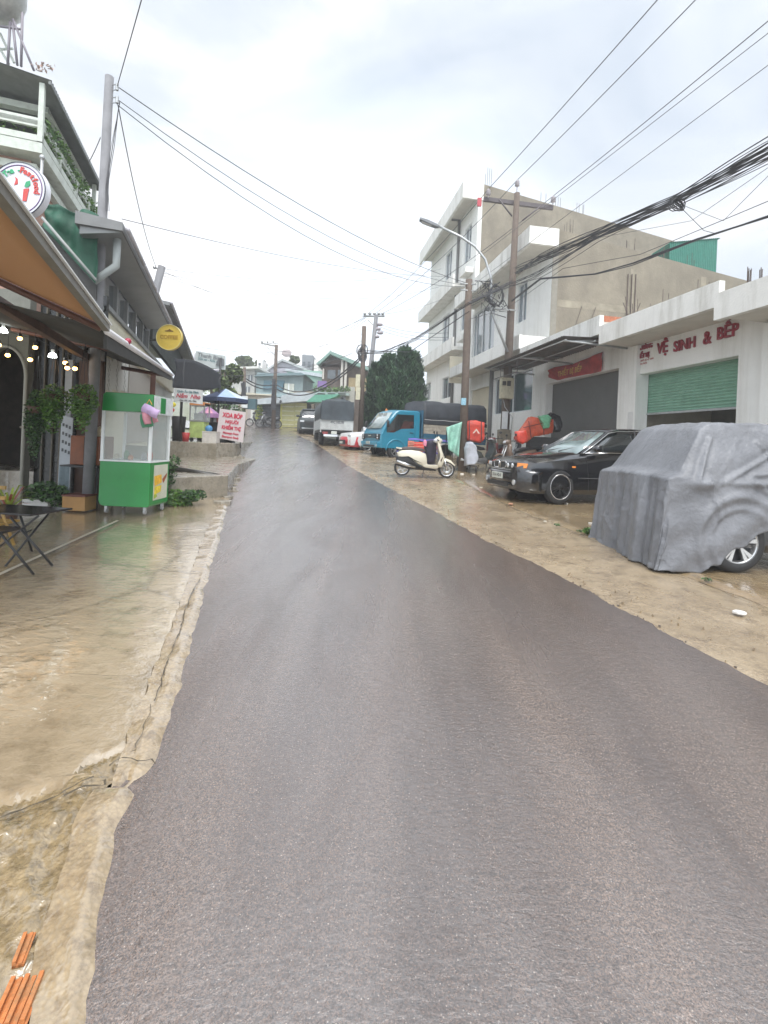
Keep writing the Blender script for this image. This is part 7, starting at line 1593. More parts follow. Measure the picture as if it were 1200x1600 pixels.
md = co.modifiers.new('t', 'SOLIDIFY'); md.thickness = .004
tag(co, 'crumpled grey waterproof sheet draped over the nearest parked car', 'car cover')
# ================= TWO-WHEELERS =================
creamp = M('cream scooter paint', (.66, .62, .50), .25, var=.04, coat=.8)
seatm = M('dark brown seat', (.07, .05, .045), .5, var=.15)
def bike_wheel(par, c_, r, w_, style, rimm):
    t = MB(); t.lathe([(r * .78, -w_ / 2), (r * .93, -w_ * .5), (r, -w_ * .15), (r, w_ * .15), (r * .93, w_ * .5), (r * .78, w_ / 2)], c_, 'y', 30, True); ty = t.build('tyre', rubber, par)
    t = MB(); t.lathe([(r * .80, -w_ * .35), (r * .80, w_ * .35), (r * .70, w_ * .35), (r * .70, -w_ * .35)], c_, 'y', 30, True)
    n = 5 if style == 'cast' else 16
    for i in range(n):
        a = 2 * math.pi * i / n; ww = .022 if style == 'cast' else .004
        for sg_ in (1,):
            d = Vector((math.cos(a), 0, math.sin(a))); q = Vector((-d.z, 0, d.x)); cc = Vector(c_); hh = w_ * .28
            t.hexa([cc + d * r * .12 - q * ww + Vector((0, -hh, 0)), cc + d * r * .12 + q * ww + Vector((0, -hh, 0)), cc + d * r * .74 + q * ww * .8 + Vector((0, -hh, 0)), cc + d * r * .74 - q * ww * .8 + Vector((0, -hh, 0))],
                   [cc + d * r * .12 - q * ww + Vector((0, hh, 0)), cc + d * r * .12 + q * ww + Vector((0, hh, 0)), cc + d * r * .74 + q * ww * .8 + Vector((0, hh, 0)), cc + d * r * .74 - q * ww * .8 + Vector((0, hh, 0))])
    t.lathe([(0, -w_ * .5), (r * .16, -w_ * .5), (r * .16, w_ * .5), (0, w_ * .5)], c_, 'y', 16); t.build('rim', rimm, par); return ty
def place2(name, label, cat, px, Y, az, group=None, zoff=0.03, sc=1.0, lean=0.0):
    b = P(px[0], px[1], Y); o = bpy.data.objects.new(name, None); COL.objects.link(o); o.location = (b.x, Y, g(Y) + zoff); o.scale = (sc,) * 3
    o.rotation_euler = (R(lean), 0, math.atan2(math.cos(R(az)), math.sin(R(az)))); OFF[o.name] = (0, 0, 0); return tag(o, label, cat, group)
# cream scooter, side on, nose to the right
SZ = P(660, 745, 13.5).z
sc_ = place2('parked_scooter', 'cream white scooter parked side on at the road edge, black bag in its footwell', 'scooter', (664, 744), 13.5, 83, 'two wheelers parked on the right', sc=1.0, lean=-4)
sc_.location.z = SZ + .0; sc_.rotation_euler = (R(3), 0, math.atan2(math.cos(R(86)), math.sin(R(86))))
for x_ in (.60, -.66): bike_wheel(sc_, (x_, 0, .235), .235 if x_ > 0 else .225, .10, 'cast', alloy)
mb = MB(); mb.lathe([(.10, -.065), (.10, -.06), (.05, -.06), (.05, -.065)], (.60, 0, .235), 'y', 20, True); mb.build('brake_disc', steel, sc_)
def pp(nm, poly, hw, mt, par=sc_, y0=None, k=4, inset=.22):
    m = MB(); m.puff(poly, -hw if y0 is None else y0, hw, k, inset); o = m.build(nm, mt, par)
    try: o.data.set_sharp_from_angle(angle=R(60))
    except Exception: pass
    return o
pp('rear_body', [(-.80, .56), (-.83, .66), (-.70, .74), (-.45, .76), (-.2, .74), (-.02, .66), (.04, .48), (.04, .34), (-.12, .32), (-.22, .36), (-.38, .50), (-.55, .58)], .165, creamp)
pp('floorboard', [(-.16, .34), (-.05, .27), (.30, .24), (.38, .30), (.38, .36), (.05, .37), (-.05, .42)], .15, creamp)
pp('front_shield', [(.34, .28), (.44, .30), (.50, .45), (.50, .60), (.42, .78), (.36, .98), (.28, 1.02), (.27, .92), (.36, .70), (.36, .52), (.31, .38)], .19, creamp, inset=.3)
pp('handlebar_cover', [(.20, .98), (.24, 1.10), (.32, 1.16), (.40, 1.06), (.40, .97), (.30, .94)], .14, creamp, inset=.35)
pp('headlamp', [(.37, 1.0), (.38, 1.11), (.44, 1.06), (.44, 1.0)], .07, lampc, inset=.3)
pp('front_mudguard', [(.36, .44), (.44, .53), (.56, .55), (.70, .50), (.84, .36), (.83, .34), (.72, .42), (.58, .475), (.46, .45), (.40, .40)], .065, creamp, inset=.1)
pp('shield_vent', [(.375, .50), (.44, .60), (.47, .68), (.44, .56), (.40, .44)], .192, M('dark maroon trim', (.05, .015, .015), .4), inset=.05)
pp('seat', [(-.72, .745), (-.74, .79), (-.55, .83), (-.30, .82), (-.10, .80), (-.0, .75), (-.02, .70), (-.2, .745), (-.45, .765)], .14, seatm, inset=.2)
pp('grab_rail', [(-.86, .78), (-.84, .81), (-.70, .80), (-.62, .77), (-.72, .755)], .12, creamp, inset=.15)
pp('engine_cover', [(-.80, .30), (-.82, .40), (-.55, .44), (-.30, .38), (-.05, .27), (-.08, .22), (-.40, .20), (-.62, .24)], .13, plastk, y0=-.14)
pp('under_body', [(-.84, .44), (-.85, .55), (-.60, .60), (-.42, .52), (-.30, .40), (-.1, .28), (.3, .22), (.3, .18), (-.3, .20), (-.5, .34), (-.7, .42)], .14, plastk)
pp('side_trim', [(-.50, .55), (-.22, .44), (-.12, .40), (-.28, .44), (-.46, .52)], .172, plastk, inset=.03)
mb = MB(); mb.tube([(-.30, -.15, .27), (-.55, -.16, .34), (-.84, -.16, .42)], [.035, .05, .055], 12); mb.build('exhaust', M('polished silencer', (.55, .55, .54), .2, metal=.9), sc_)
mb = MB(); mb.tube([(.60, -.07, .235), (.52, -.07, .50)], .02, 8); mb.build('fork', alloy, sc_)
mb = MB(); mb.tube([(.28, -.34, 1.05), (.27, -.16, 1.07), (.27, .16, 1.07), (.28, .34, 1.05)], .016, 8); mb.build('handlebar', plastk, sc_)
for s_ in (1, -1): mb = MB(); mb.tube([(.29, s_ * .16, 1.10), (.24, s_ * .20, 1.24)], .007, 5); mb.ball((.235, s_ * .22, 1.26), .055, 12, (.35, 1.1, .8)); mb.build('mirror', plastk, sc_)
mb = MB(); mb.tube([(-.05, -.05, .20), (-.10, -.12, .02)], .012, 5); mb.tube([(-.05, .05, .20), (-.10, .18, .0)], .012, 5) if 0 else None; mb.build('stand', blackm, sc_)
# things on the scooter
q = sc_.location; ang = sc_.rotation_euler.z
def sloc(x, y, z): return Vector((q.x + x * math.cos(ang) - y * math.sin(ang), q.y + x * math.sin(ang) + y * math.cos(ang), q.z + z))
def on_scooter(nm, label, cat, poly, y0, y1, mt):
    m = MB(); m.puff(poly, y0, y1, 4, .3); 
    for i, p in enumerate(m.v):
        n_ = noise.noise(Vector(p) * 9) * .014; m.v[i] = (p[0] + n_, p[1] + n_, p[2] + n_)
    o = m.build(nm, mt); o.location = q; o.rotation_euler = sc_.rotation_euler; return tag(o, label, cat)
on_scooter('shopping_bag', 'bulky black bag standing in the footwell of the cream scooter', 'bag', [(.01, .38), (.24, .38), (.27, .70), (.26, .98), (.16, 1.05), (.02, 1.03), (-.06, .86), (-.02, .60)], -.16, .14, M('black cloth bag', (.018, .016, .03), .7, var=.4, vs=10, bump=.6, bs=20))
on_scooter('pink_pouch', 'small pink pouch hanging off the black bag on the scooter', 'pouch', [(-.12, .90), (-.04, .86), (-.02, 1.0), (-.08, 1.06), (-.13, 1.0)], -.20, -.13, M('pink vinyl', (.62, .22, .32), .4))
on_scooter('folded_cloth', 'grey cloth laid over the handlebar of the cream scooter', 'cloth', [(.16, 1.0), (.22, .99), (.25, 1.07), (.20, 1.10), (.15, 1.06)], -.34, -.16, M('pale grey cloth', (.55, .56, .58), .8))
# red fruit boxes and violet sheet behind, under the truck side
Yb = 16.0
for k, (u_, v_, w_, h_, nm, lab, c_) in enumerate(((651, 698, 22, 15, 'plastic_crate', 'bright red plastic crate seen over the scooter seat', (.62, .05, .03)), (642, 695, 9, 12, 'plastic_crate', 'small red orange crate left of the bright red one', (.62, .14, .06)))):
    qq = P(u_, v_, Yb); s_ = Yb / 750; mb = MB(); z_ = qq.z - h_ * s_ / 2
    mb.box(qq.x - w_ * s_ / 2, qq.x + w_ * s_ / 2, Yb - .15, Yb + .2, z_, z_ + h_ * s_)
    t = thing(nm, lab, 'crate', (qq.x, Yb, z_)); cm = M('red crate plastic %d' % k, c_, .45, var=.35, vs=14); mb.build('box', cm, t, bev=.01)
    for j in range(3): mb = MB(); zz = z_ + h_ * s_ * (j + .6) / 3.2; mb.box(qq.x - w_ * s_ / 2 - .006, qq.x + w_ * s_ / 2 + .006, Yb - .158, Yb - .151, zz, zz + .02); mb.build('rib', M('pale crate edge', (.70, .30, .22), .5), t)
qq = P(655, 706, Yb); tb = g(Yb) + .02
t = thing('low_table', 'low dark table carrying the red crates behind the cream scooter', 'table', (qq.x, Yb, tb)); mb = MB(); ztb = P(650, 704, Yb).z - .035; mb.box(qq.x - .75, qq.x + .75, Yb - .3, Yb + .35, ztb - .04, ztb); mb.build('table_top', M('violet table cover', (.10, .07, .30), .6, var=.3), t)
for a_ in (-.7, .7):
    for b_ in (-.25, .3): mb = MB(); mb.box(qq.x + a_ - .02, qq.x + a_ + .02, Yb + b_ - .02, Yb + b_ + .02, tb, ztb - .041); mb.build('leg', blackm, t)
mb = MB(); a0, a1 = P(638, 685, Yb + .3), P(708, 687, Yb + .3); mb.grid(lambda u, v: (a0.x + (a1.x - a0.x) * u, Yb + .3 - .3 * v, a0.z - .06 * v + .02 * math.sin(u * 12)), 14, 3); o = mb.build('sheet', M('violet sheet', (.10, .07, .34), .5, var=.3), None, off=tuple(a0)); tag(o, 'narrow violet sheet stretched between the truck and the green cloth', 'sheet')
mb = MB(); 
for p_ in (a0, a1): mb.tube([(p_.x, Yb + .3, g(Yb)), (p_.x, Yb + .3, p_.z)], .012, 5)
mb.tube([a0, a1], .01, 5); tag(mb.build('clothes_frame', blackm, None, off=tuple(a0)), 'thin black frame holding up the violet sheet', 'frame')
# green cloth on a rack left of the brown pole
Yg = 15.2
def gcl(u, v):
    tl, tr_, bl, br_ = P(697, 668, Yg), P(722, 659, Yg), P(700, 702, Yg), P(716, 714, Yg)
    p = tl.lerp(tr_, u).lerp(bl.lerp(br_, u), v); return (p.x, Yg - .06 * math.sin(u * 9 + v * 3) - .12 * v, p.z)
mb = MB(); mb.grid(gcl, 24, 14); o = mb.build('cloth', M('pale green cloth', (.25, .47, .38), .6, var=.35, vs=4, bump=.4, bs=8), None, off=tuple(P(709, 690, Yg))); md = o.modifiers.new('t', 'SOLIDIFY'); md.thickness = .01
tag(o, 'pale green plastic cloth draped over a rack left of the brown pole', 'cloth')
mb = MB(); a_ = P(698, 669, Yg + .1); b_ = P(722, 661, Yg + .1); mb.tube([(a_.x, Yg + .1, g(Yg)), a_, b_, (b_.x, Yg + .1, g(Yg))], .014, 6); tag(mb.build('rack', blackm, None, off=(a_.x, Yg + .1, g(Yg))), 'dark steel rack under the pale green cloth', 'rack')
# generic motorbike
def motorbike(root, paint, trim=None):
    for x_, r_ in ((.62, .28), (-.60, .28)): bike_wheel(root, (x_, 0, .28), r_, .085, 'wire', M('worn rim', (.28, .28, .28), .4, metal=.5))
    f = lambda nm, poly, hw, mt, **k: pp(nm, poly, hw, mt, par=root, **k)
    f('tail_body', [(-.80, .66), (-.72, .78), (-.35, .72), (-.05, .60), (.05, .44), (-.15, .40), (-.45, .55), (-.7, .62)], .11, paint)
    f('leg_shield', [(.22, .35), (.34, .42), (.42, .66), (.38, .90), (.30, .92), (.30, .66), (.18, .46)], .20, paint, inset=.3)
    f('seat', [(-.78, .78), (-.70, .84), (-.30, .82), (.02, .76), (.08, .68), (-.1, .66), (-.4, .74)], .12, plastk)
    f('engine', [(-.25, .26), (-.22, .42), (.12, .44), (.20, .34), (.15, .22), (-.1, .20)], .10, M('engine grey', (.12, .12, .12), .5, metal=.4, var=.3))
    f('front_mudguard', [(.38, .46), (.50, .57), (.66, .59), (.82, .50), (.80, .47), (.66, .54), (.52, .53), (.42, .44)], .05, trim or paint, inset=.05)
    f('headset', [(.24, .92), (.26, 1.04), (.40, 1.04), (.46, .94), (.36, .88)], .12, paint, inset=.35)
    f('headlamp', [(.42, .92), (.43, 1.0), (.47, .97), (.47, .92)], .07, lampc, inset=.2)
    mb = MB(); mb.tube([(.24, -.34, 1.0), (.26, -.12, 1.0), (.26, .12, 1.0), (.24, .34, 1.0)], .015, 6); mb.build('handlebar', plastk, root)
    mb = MB(); mb.tube([(.62, .06, .28), (.38, .06, .85)], .022, 6); mb.tube([(.62, -.06, .28), (.38, -.06, .85)], .022, 6); mb.tube([(.38, -.06, .85), (.38, .06, .85)], .022, 6); mb.build('fork', steel, root)
    mb = MB(); mb.tube([(0, -.12, .24), (-.4, -.14, .26), (-.80, -.14, .36)], [.025, .045, .045], 8); mb.build('exhaust', steel, root)
    for s_ in (1, -1): mb = MB(); mb.tube([(.26, s_ * .18, 1.0), (.20, s_ * .24, 1.18)], .007, 4); mb.ball((.20, s_ * .26, 1.2), .06, 10, (.3, 1, .7)); mb.build('mirror', plastk, root)
    mb = MB(); mb.tube([(-.05, .04, .22), (-.08, .16, .0)], .012, 5); mb.build('stand', blackm, root)
GM = 'two wheelers parked on the right'
m1 = place2('parked_motorbike', 'dark motorbike with a huge red delivery bag behind the brown pole', 'motorbike', (752, 725), 15.6, 75, GM, lean=3); motorbike(m1, M('dark green grey paint', (.05, .055, .05), .4, coat=.3))
m2 = place2('parked_motorbike', 'red and black motorbike with a white mirror left of the tall pole footing', 'motorbike', (776, 722), 16.6, 215, GM, lean=4); motorbike(m2, M('red black paint', (.10, .015, .012), .35, coat=.5))
m3 = place2('parked_motorbike', 'black motorbike loaded with orange bags behind the black sedan', 'motorbike', (822, 726), 16.4, 262, GM, lean=-3); motorbike(m3, M('black bike paint', (.015, .015, .017), .3, coat=.5))
m4 = place2('parked_motorbike', 'low dark motorbike squeezed between the tall pole and the black sedan', 'motorbike', (806, 728), 15.6, 250, GM, lean=2); motorbike(m4, M('bronze paint', (.16, .11, .08), .35, coat=.5))
def cbag(nm, label, cat, c4, Y, dep, mt, amp=.03, k=5, inset=.18):
    pts = [P(u, v, Y) for u, v in c4]; m = MB(); m.puff([(p.x, p.z) for p in pts], Y, Y + dep, k, inset * .45, .8)
    # refine and crumple
    o = m.build(nm, mt, None, off=(sum(p.x for p in pts) / len(pts), Y + dep / 2, min(p.z for p in pts))); b = bmesh.new(); b.from_mesh(o.data)
    bmesh.ops.triangulate(b, faces=[f for f in b.faces if len(f.verts) > 4]); bmesh.ops.subdivide_edges(b, edges=b.edges, cuts=3, use_grid_fill=True)
    for v_ in b.verts: n_ = noise.noise_vector(v_.co * 4.5) * amp + noise.noise_vector(v_.co * 12) * amp * .4; v_.co += n_
    b.to_mesh(o.data); b.free()
    for p in o.data.polygons: p.use_smooth = True
    OFF[o.name] = (sum(p.x for p in pts) / len(pts), Y + dep / 2, min(p.z for p in pts)); return tag(o, label, cat)
redbag = M('red delivery bag fabric', (.50, .045, .025), .55, var=.3, vs=5, bump=.4, bs=12, dirt=.35, dcol=(.25, .03, .02), ds=3, dstretch=1)
bigbag = cbag('delivery_bag', 'big boxy red delivery bag strapped on the motorbike behind the brown pole', 'bag', ((728, 658), (744, 656), (758, 660), (758, 686), (752, 692), (729, 688)), 15.3, .6, redbag, .035)
slant = cbag('delivery_bag', 'slanting orange red delivery bag with a green bow beside the tall pole footing', 'bag', ((808, 684), (832, 651), (868, 655), (866, 676), (836, 682), (822, 692), (812, 692)), 16.2, .6, M('orange red bag fabric', (.58, .085, .03), .5, var=.3, vs=5, bump=.4, bs=12), .035)
for (pa, pb) in (((818, 668), (862, 658)), ((826, 658), (830, 684)), ((848, 654), (850, 680))):
    mb = MB(); a_, b_ = P(*pa, 16.12), P(*pb, 16.12); mb.tube([a_, (a_ + b_) / 2 + Vector((0, -.03, 0)), b_], .016, 5); mb.build('strap', M('dark red strap', (.16, .03, .02), .6), slant)
mb = MB(); a_, b_ = P(826, 700, 16.4), P(872, 684, 16.4); mb.box(a_.x, b_.x, 16.35, 16.75, a_.z, b_.z); k0 = mb.build('plastic_crate', M('charcoal crate', (.03, .03, .03), .6, var=.2), None, off=(a_.x, 16.4, a_.z), bev=.01); tag(k0, 'charcoal crate under the slanting orange red delivery bag', 'crate')
for k in range(5): cbag('small_box', ['brown', 'white', 'blue grey', 'dark', 'tan'][k] + ' small package wedged between the parked motorbikes', 'package', ((784 + 9 * k, 702), (791 + 9 * k, 699), (793 + 9 * k, 710), (786 + 9 * k, 712)), 16.9 - .2 * k, .2, M('package %d' % k, ((.25, .14, .07), (.55, .54, .5), (.15, .2, .25), (.03, .03, .035), (.4, .3, .16))[k], .6, var=.2), .012)
cbag('plastic_bag', 'bright red plastic bag hanging below the slanting delivery bag', 'bag', ((806, 674), (822, 672), (826, 684), (818, 694), (808, 690)), 15.8, .25, M('bright red plastic', (.70, .06, .03), .3, var=.3), .03)
cbag('green_bow', 'crumpled green plastic tied on top of the slanting delivery bag', 'plastic tie', ((842, 650), (856, 648), (862, 653), (858, 668), (850, 670), (847, 660)), 16.0, .2, M('green plastic', (.12, .36, .20), .4, var=.4, vs=12), .05)
cbag('black_bag', 'black bin bag behind the orange red delivery bag', 'bag', ((856, 650), (864, 644), (876, 649), (879, 660), (876, 674), (868, 676)), 16.8, .4, M('black bin bag', (.012, .012, .016), .25, var=.3, coat=.4), .05)
cbag('rain_cover', 'grey white rain cover bundled over the motorbike seat right of the brown pole', 'cover', ((728, 700), (731, 692), (738, 690), (745, 696), (747, 712), (746, 722), (742, 727), (728, 728)), 14.9, .45, M('pale grey rain cover', (.40, .42, .47), .55, var=.2, vs=6, bump=.5, bs=14), .04)
mb = MB(); qq = P(736, 728, 14.8)
for dx in (-.05, .18): mb.tube([(qq.x + dx, 14.9, g(14.9) + .03), (qq.x + dx, 14.95, g(14.9) + .25)], .03, 6)
mb.tube([(qq.x - .05, 14.95, g(14.9) + .25), (qq.x + .18, 14.95, g(14.9) + .25)], .02, 5)
tag(mb.build('trolley_stand', blackm, None, off=(qq.x, 14.9, g(14.9))), 'small black stand under the grey white rain cover', 'stand')
for u_ in (733, 752): mb = MB(); a_, b_ = P(u_, 657, 15.24), P(u_, 690, 15.24); mb.tube([a_, (a_ + b_) / 2 + Vector((.01, -.02, 0)), b_], .014, 5); mb.build('strap', blackm, bigbag)
mb = MB(); n_t = 18; mb.prism([(P(744, 676, 15.25).x + a * 1.3, P(744, 676, 15.25).z + b * 1.3) for a, b in ((-.09, -.02), (0, .10), (.09, -.02), (.05, -.02), (0, .05), (-.05, -.02))], 'y', 15.235, 15.25)
mb.build('bag_emblem', M('pale bag print', (.62, .45, .38), .5), bigbag)
# two motorbikes far left
f1 = place2('parked_motorbike', 'left one of two distant motorbikes before the dark shutters', 'motorbike', (404, 663), 37.6, 250, 'distant motorbikes by the garages', lean=3, sc=1.1); motorbike(f1, M('black bike paint'))
f2 = place2('parked_motorbike', 'right one of two distant motorbikes before the dark shutters', 'motorbike', (420, 664), 37.0, 245, 'distant motorbikes by the garages', lean=3, sc=1.15); motorbike(f2, M('grey bike paint', (.05, .05, .055), .3, coat=.5))

# ================= FAR END OF THE STREET =================
def fbox(mb, u0, v0, u1, v1, Y, dep):
    a, b = P(u0, v0, Y), P(u1, v1, Y); x0, x1 = sorted((a.x, b.x)); z0, z1 = sorted((a.z, b.z)); mb.box(x0, x1, Y, Y + dep, z0, z1); return x0, x1, z0, z1
def part(par, nm, mt, u0, v0, u1, v1, Y, dep=.05, bev=0): mb = MB(); fbox(mb, u0, v0, u1, v1, Y, dep); return mb.build(nm, mt, par, bev=bev)
def house(label, u0, v0, u1, v1, Y, dep, mt, name='house', cat='house', grp='houses at the end of the street'):
    a, b = P(u0, v1, Y), P(u1, v0, Y); zg_ = min(g(Y) - .3, a.z)
    t = thing(name, label, cat, ((a.x + b.x) / 2, Y, zg_), 0, grp); mb = MB(); mb.box(min(a.x, b.x), max(a.x, b.x), Y, Y + dep, zg_, b.z); mb.build('wall', mt, t); return t
def poly(par, nm, mt, pts, Y, th=.1, dep=None):
    p = [P(u, v, Y) for u, v in pts]; mb = MB(); mb.prism([(q_.x, q_.z) for q_ in p], 'y', Y, Y + (dep or th)); return mb.build(nm, mt, par)
dsh = M('dark blue grey shutter', (.055, .065, .08), .6, var=.3, vs=3, dirt=.4, dcol=(.2, .2, .2), ds=4, dstretch=4)
ydoor = M('yellow garage door', (.48, .46, .20), .6, var=.15, vs=3, dirt=.5, dcol=(.3, .26, .14), ds=3, dstretch=3)
tinw = M('pale tin roof', (.50, .54, .56), .45, metal=.3, var=.15, vs=2)
teal = M('teal painted wall', (.23, .30, .31), .7, var=.15, vs=1, dirt=.4, dcol=(.12, .18, .18))
lil = M('pale lilac wall', (.44, .43, .48), .8, var=.08, dirt=.3, dcol=(.3, .3, .3))
mint = M('mint metal sheet', (.25, .40, .33), .6, var=.1)
brw = M('brown timber wall', (.13, .10, .085), .8, var=.3, vs=2)
Yg_ = 39.0
t = house('low garage row with dark slatted shutters and a pale tin roof', 398, 626, 438, 668, Yg_, 3, M('grey block wall', (.25, .25, .24), .8), 'garage', 'garage')
part(t, 'shutter', dsh, 409, 630, 437, 668, Yg_ - .06)
for k in range(5): part(t, 'slat', M('pale slat', (.30, .32, .34), .6), 410, 636 + k * 6, 437, 637 + k * 6, Yg_ - .09, .02)
poly(t, 'roof', tinw, ((396, 632), (440, 630), (440, 626), (430, 620), (400, 624)), Yg_ - .9, dep=3)
t = house('garage with two yellow green banded doors', 438.3, 626, 478, 669, Yg_, 3, M('grey block wall'), 'garage', 'garage')
for a_, b_ in ((440, 459.4), (460.6, 478)):
    d_ = part(t, 'garage_door', ydoor, a_, 629, b_, 668, Yg_ - .06)
    for k in range(5): part(d_, 'band', M('pale yellow band', (.58, .57, .38), .6), a_ + .5, 634 + k * 7, b_ - .5, 636.5 + k * 7, Yg_ - .09, .02)
part(t, 'post', M('yellow post', (.55, .52, .15), .6), 438.5, 628, 440, 668, Yg_ - .08)
poly(t, 'roof', tinw, ((436, 630), (485, 626), (500, 616), (470, 612), (440, 618)), Yg_ - .9, dep=3)
t = house('brick coloured lean-to parapet above the yellow doors', 458, 612, 492, 630, Yg_ + 3.2, 2, M('tan cement wall', (.36, .31, .24), .8, var=.15))
t = house('two storey teal house with a pale curtained window', 399, 585, 474, 640, 44, 6, teal); w_ = part(t, 'window', M('pale curtain glass', (.50, .52, .46), .4, var=.2, vs=3), 443, 599, 459, 614, 43.9); part(w_, 'frame', alum, 450.4, 599, 451.6, 614, 43.86, .02)
poly(t, 'roof', M('grey teal roof', (.15, .22, .24), .6), ((396, 588), (478, 586), (470, 582), (405, 584)), 43.5, dep=6)
for a_ in (412, 432): part(t, 'window', M('dim blue glass', (.08, .16, .20), .2), a_, 594, a_ + 12, 610, 43.9)
part(t, 'balcony', M('pale blue balcony', (.30, .40, .42), .7), 400, 613, 474, 622, 43.2, .5)
t = house('lilac gabled house with a mint side panel', 419, 575, 478, 640, 52, 8, lil)
poly(t, 'gable', lil, ((419, 575), (441, 562), (478, 574)), 52, dep=8)
poly(t, 'roof', M('thin grey roof', (.40, .42, .42), .5), ((415, 577), (441, 560), (496, 583), (494, 586), (441, 563.5), (417, 579)), 51.6, dep=8)
t = house('mint green clad house with a pale roof line', 446, 580, 505, 640, 50, 1.5, mint); poly(t, 'roof', tinw, ((445, 579), (446, 576), (498, 583), (506, 586), (506, 590)), 49.8, dep=1.9)
t = house('grey box shaped house on the skyline', 470, 555, 489, 600, 64, 6, M('grey blue wall', (.22, .24, .26), .8, var=.1)); 
for k in range(2): part(t, 'window', glassm, 473 + 8 * k, 565, 477 + 8 * k, 572, 63.9)
t = house('white annex beside the grey box house', 489.4, 562, 498, 600, 63, 5, white)
# brown gabled house
t = house('dark brown gabled house with pale posts over a plant filled balcony', 500, 572, 578, 660, 41, 7, brw)
poly(t, 'gable', brw, ((500, 573), (517, 552), (548, 573)), 41, dep=7)
poly(t, 'roof', M('green grey roof edge', (.22, .34, .30), .6, var=.2), ((494, 568), (516, 548), (560, 566), (584, 578), (584, 582), (556, 571), (516, 553), (497, 571)), 40.2, dep=8)
for u_ in (505, 534, 540): part(t, 'post', M('pale post', (.55, .52, .47), .6), u_ - .8, 562 if u_ > 520 else 576, u_ + .8, 608 if u_ > 520 else 592, 40.5, .15)
part(t, 'window', glassm, 512, 578, 524, 592, 40.9); part(t, 'window', glassm, 528, 578, 532, 590, 40.9)
part(t, 'tan_wall', M('tan painted wall', (.38, .30, .17), .8, var=.15), 545, 590, 577, 612, 40.8, .1)
t = house('grey green house with a railed balcony of potted plants', 491, 608, 545, 668, 38.4, 2.3, M('dull grey green wall', (.26, .28, .26), .8, var=.15, dirt=.4))
part(t, 'balcony', M('pale teal railing', (.32, .40, .38), .7), 492, 612, 545, 618, 37.4, .9)
for k in range(3): part(t, 'railing_gap', M('dark gap', (.06, .07, .07), .8), 496 + 16 * k, 614, 508 + 16 * k, 616.5, 37.36, .03)
poly(t, 'green_awning', M('green plastic awning', (.12, .36, .25), .4, var=.15), ((478, 628), (492, 617), (530, 616), (524, 620), (500, 628)), 36.2, dep=1.2)
part(t, 'window', glassm, 534, 618, 542, 630, 38.3)
part(t, 'pale_wall', M('pale cement wall', (.42, .42, .38), .8, var=.1), 541, 604, 553, 640, 38.2, .15)
random.seed(41)
for k in range(6): plant('balcony_plant', ['first', 'second', 'third', 'fourth', 'fifth', 'sixth'][k] + ' potted plant from the left on the far railed balcony', tuple(P(495 + k * 9.5, 608, 37.8)), (.28, .2, .26), 60, .2, group='plants on the far balcony')
part_t = thing('banner', 'small purple banner above the far balcony plants', 'banner', tuple(P(503, 612, 37.6))); part(part_t, 'sheet', M('purple sheet', (.22, .14, .34), .7), 496, 595, 510, 605, 37.6, .03); part(part_t, 'rod', steel, 495.4, 594, 496, 612, 37.6, .03)
# left end houses
t = house('white two storey house with many openings left of the teal one', 350, 574, 399, 640, 47, 7, M('dirty white wall', (.48, .48, .46), .8, var=.15, vs=2, dirt=.6, dcol=(.25, .25, .24), ds=3))
for a_, b_ in ((356, 588), (366, 588), (376, 586), (388, 586), (360, 604), (384, 604)): w_ = part(t, 'window', M('dim grey glass', (.14, .16, .18), .3), a_, b_, a_ + 6, b_ + 9, 46.9); part(w_, 'frame', alum, a_ + 2.7, b_, a_ + 3.3, b_ + 9, 46.86, .02)
poly(t, 'roof', M('pale flat roof', (.62, .62, .58), .7), ((346, 574), (404, 572), (404, 575.5), (346, 577.5)), 46.3, dep=8)
part(t, 'balcony', M('cream ledge', (.55, .52, .42), .7), 352, 612, 399, 617, 46.2, .7)
t = house('small white roof tower above the houses', 401, 562, 410, 580, 54, 2, white, 'roof_tower', 'tower'); part(t, 'window', glassm, 404, 567, 407, 571, 53.9)
t = house('tan house wall with a low parapet behind the left bend', 372, 616, 425, 645, 42, 2, M('tan house wall', (.38, .33, .26), .8, var=.15, dirt=.3)); part(t, 'parapet', M('cream ledge'), 370, 614, 426, 618, 41.7, .4)
t = house('pale wall with a white gate at the left bend', 386, 632, 409, 664, 40, 1.5, M('pinkish grey wall', (.38, .34, .32), .8, var=.1), 'gate_wall', 'wall'); part(t, 'gate', M('white gate', (.58, .58, .54), .6), 392, 640, 400, 660, 39.9); part(t, 'doorway', darkin, 393, 631, 397, 640, 39.88)
plant('bush', 'yellow green shrub beside the white gate', tuple(P(404, 642, 38.5)), (.32, .3, .9), 260, .22, nm=2, mats=[M('yellow leaf', (.38, .38, .06), .5, var=.3), leafm[1]])
mb = MB(); qq = P(448, 545, 56); mb = MB(); mb.ball((qq.x, 56, qq.z - .5), .6, 12, (1, .2, .8)); sd_ = tag(mb.build('satellite_dish', M('faded dish', (.42, .36, .36), .6), None, off=tuple(P(448, 562, 56))), 'faded round dish on a mast above the lilac roof', 'dish'); mb = MB(); mb.tube([P(448, 550, 56), P(448, 566, 56)], .06, 5); mb.build('mast', steel, sd_)
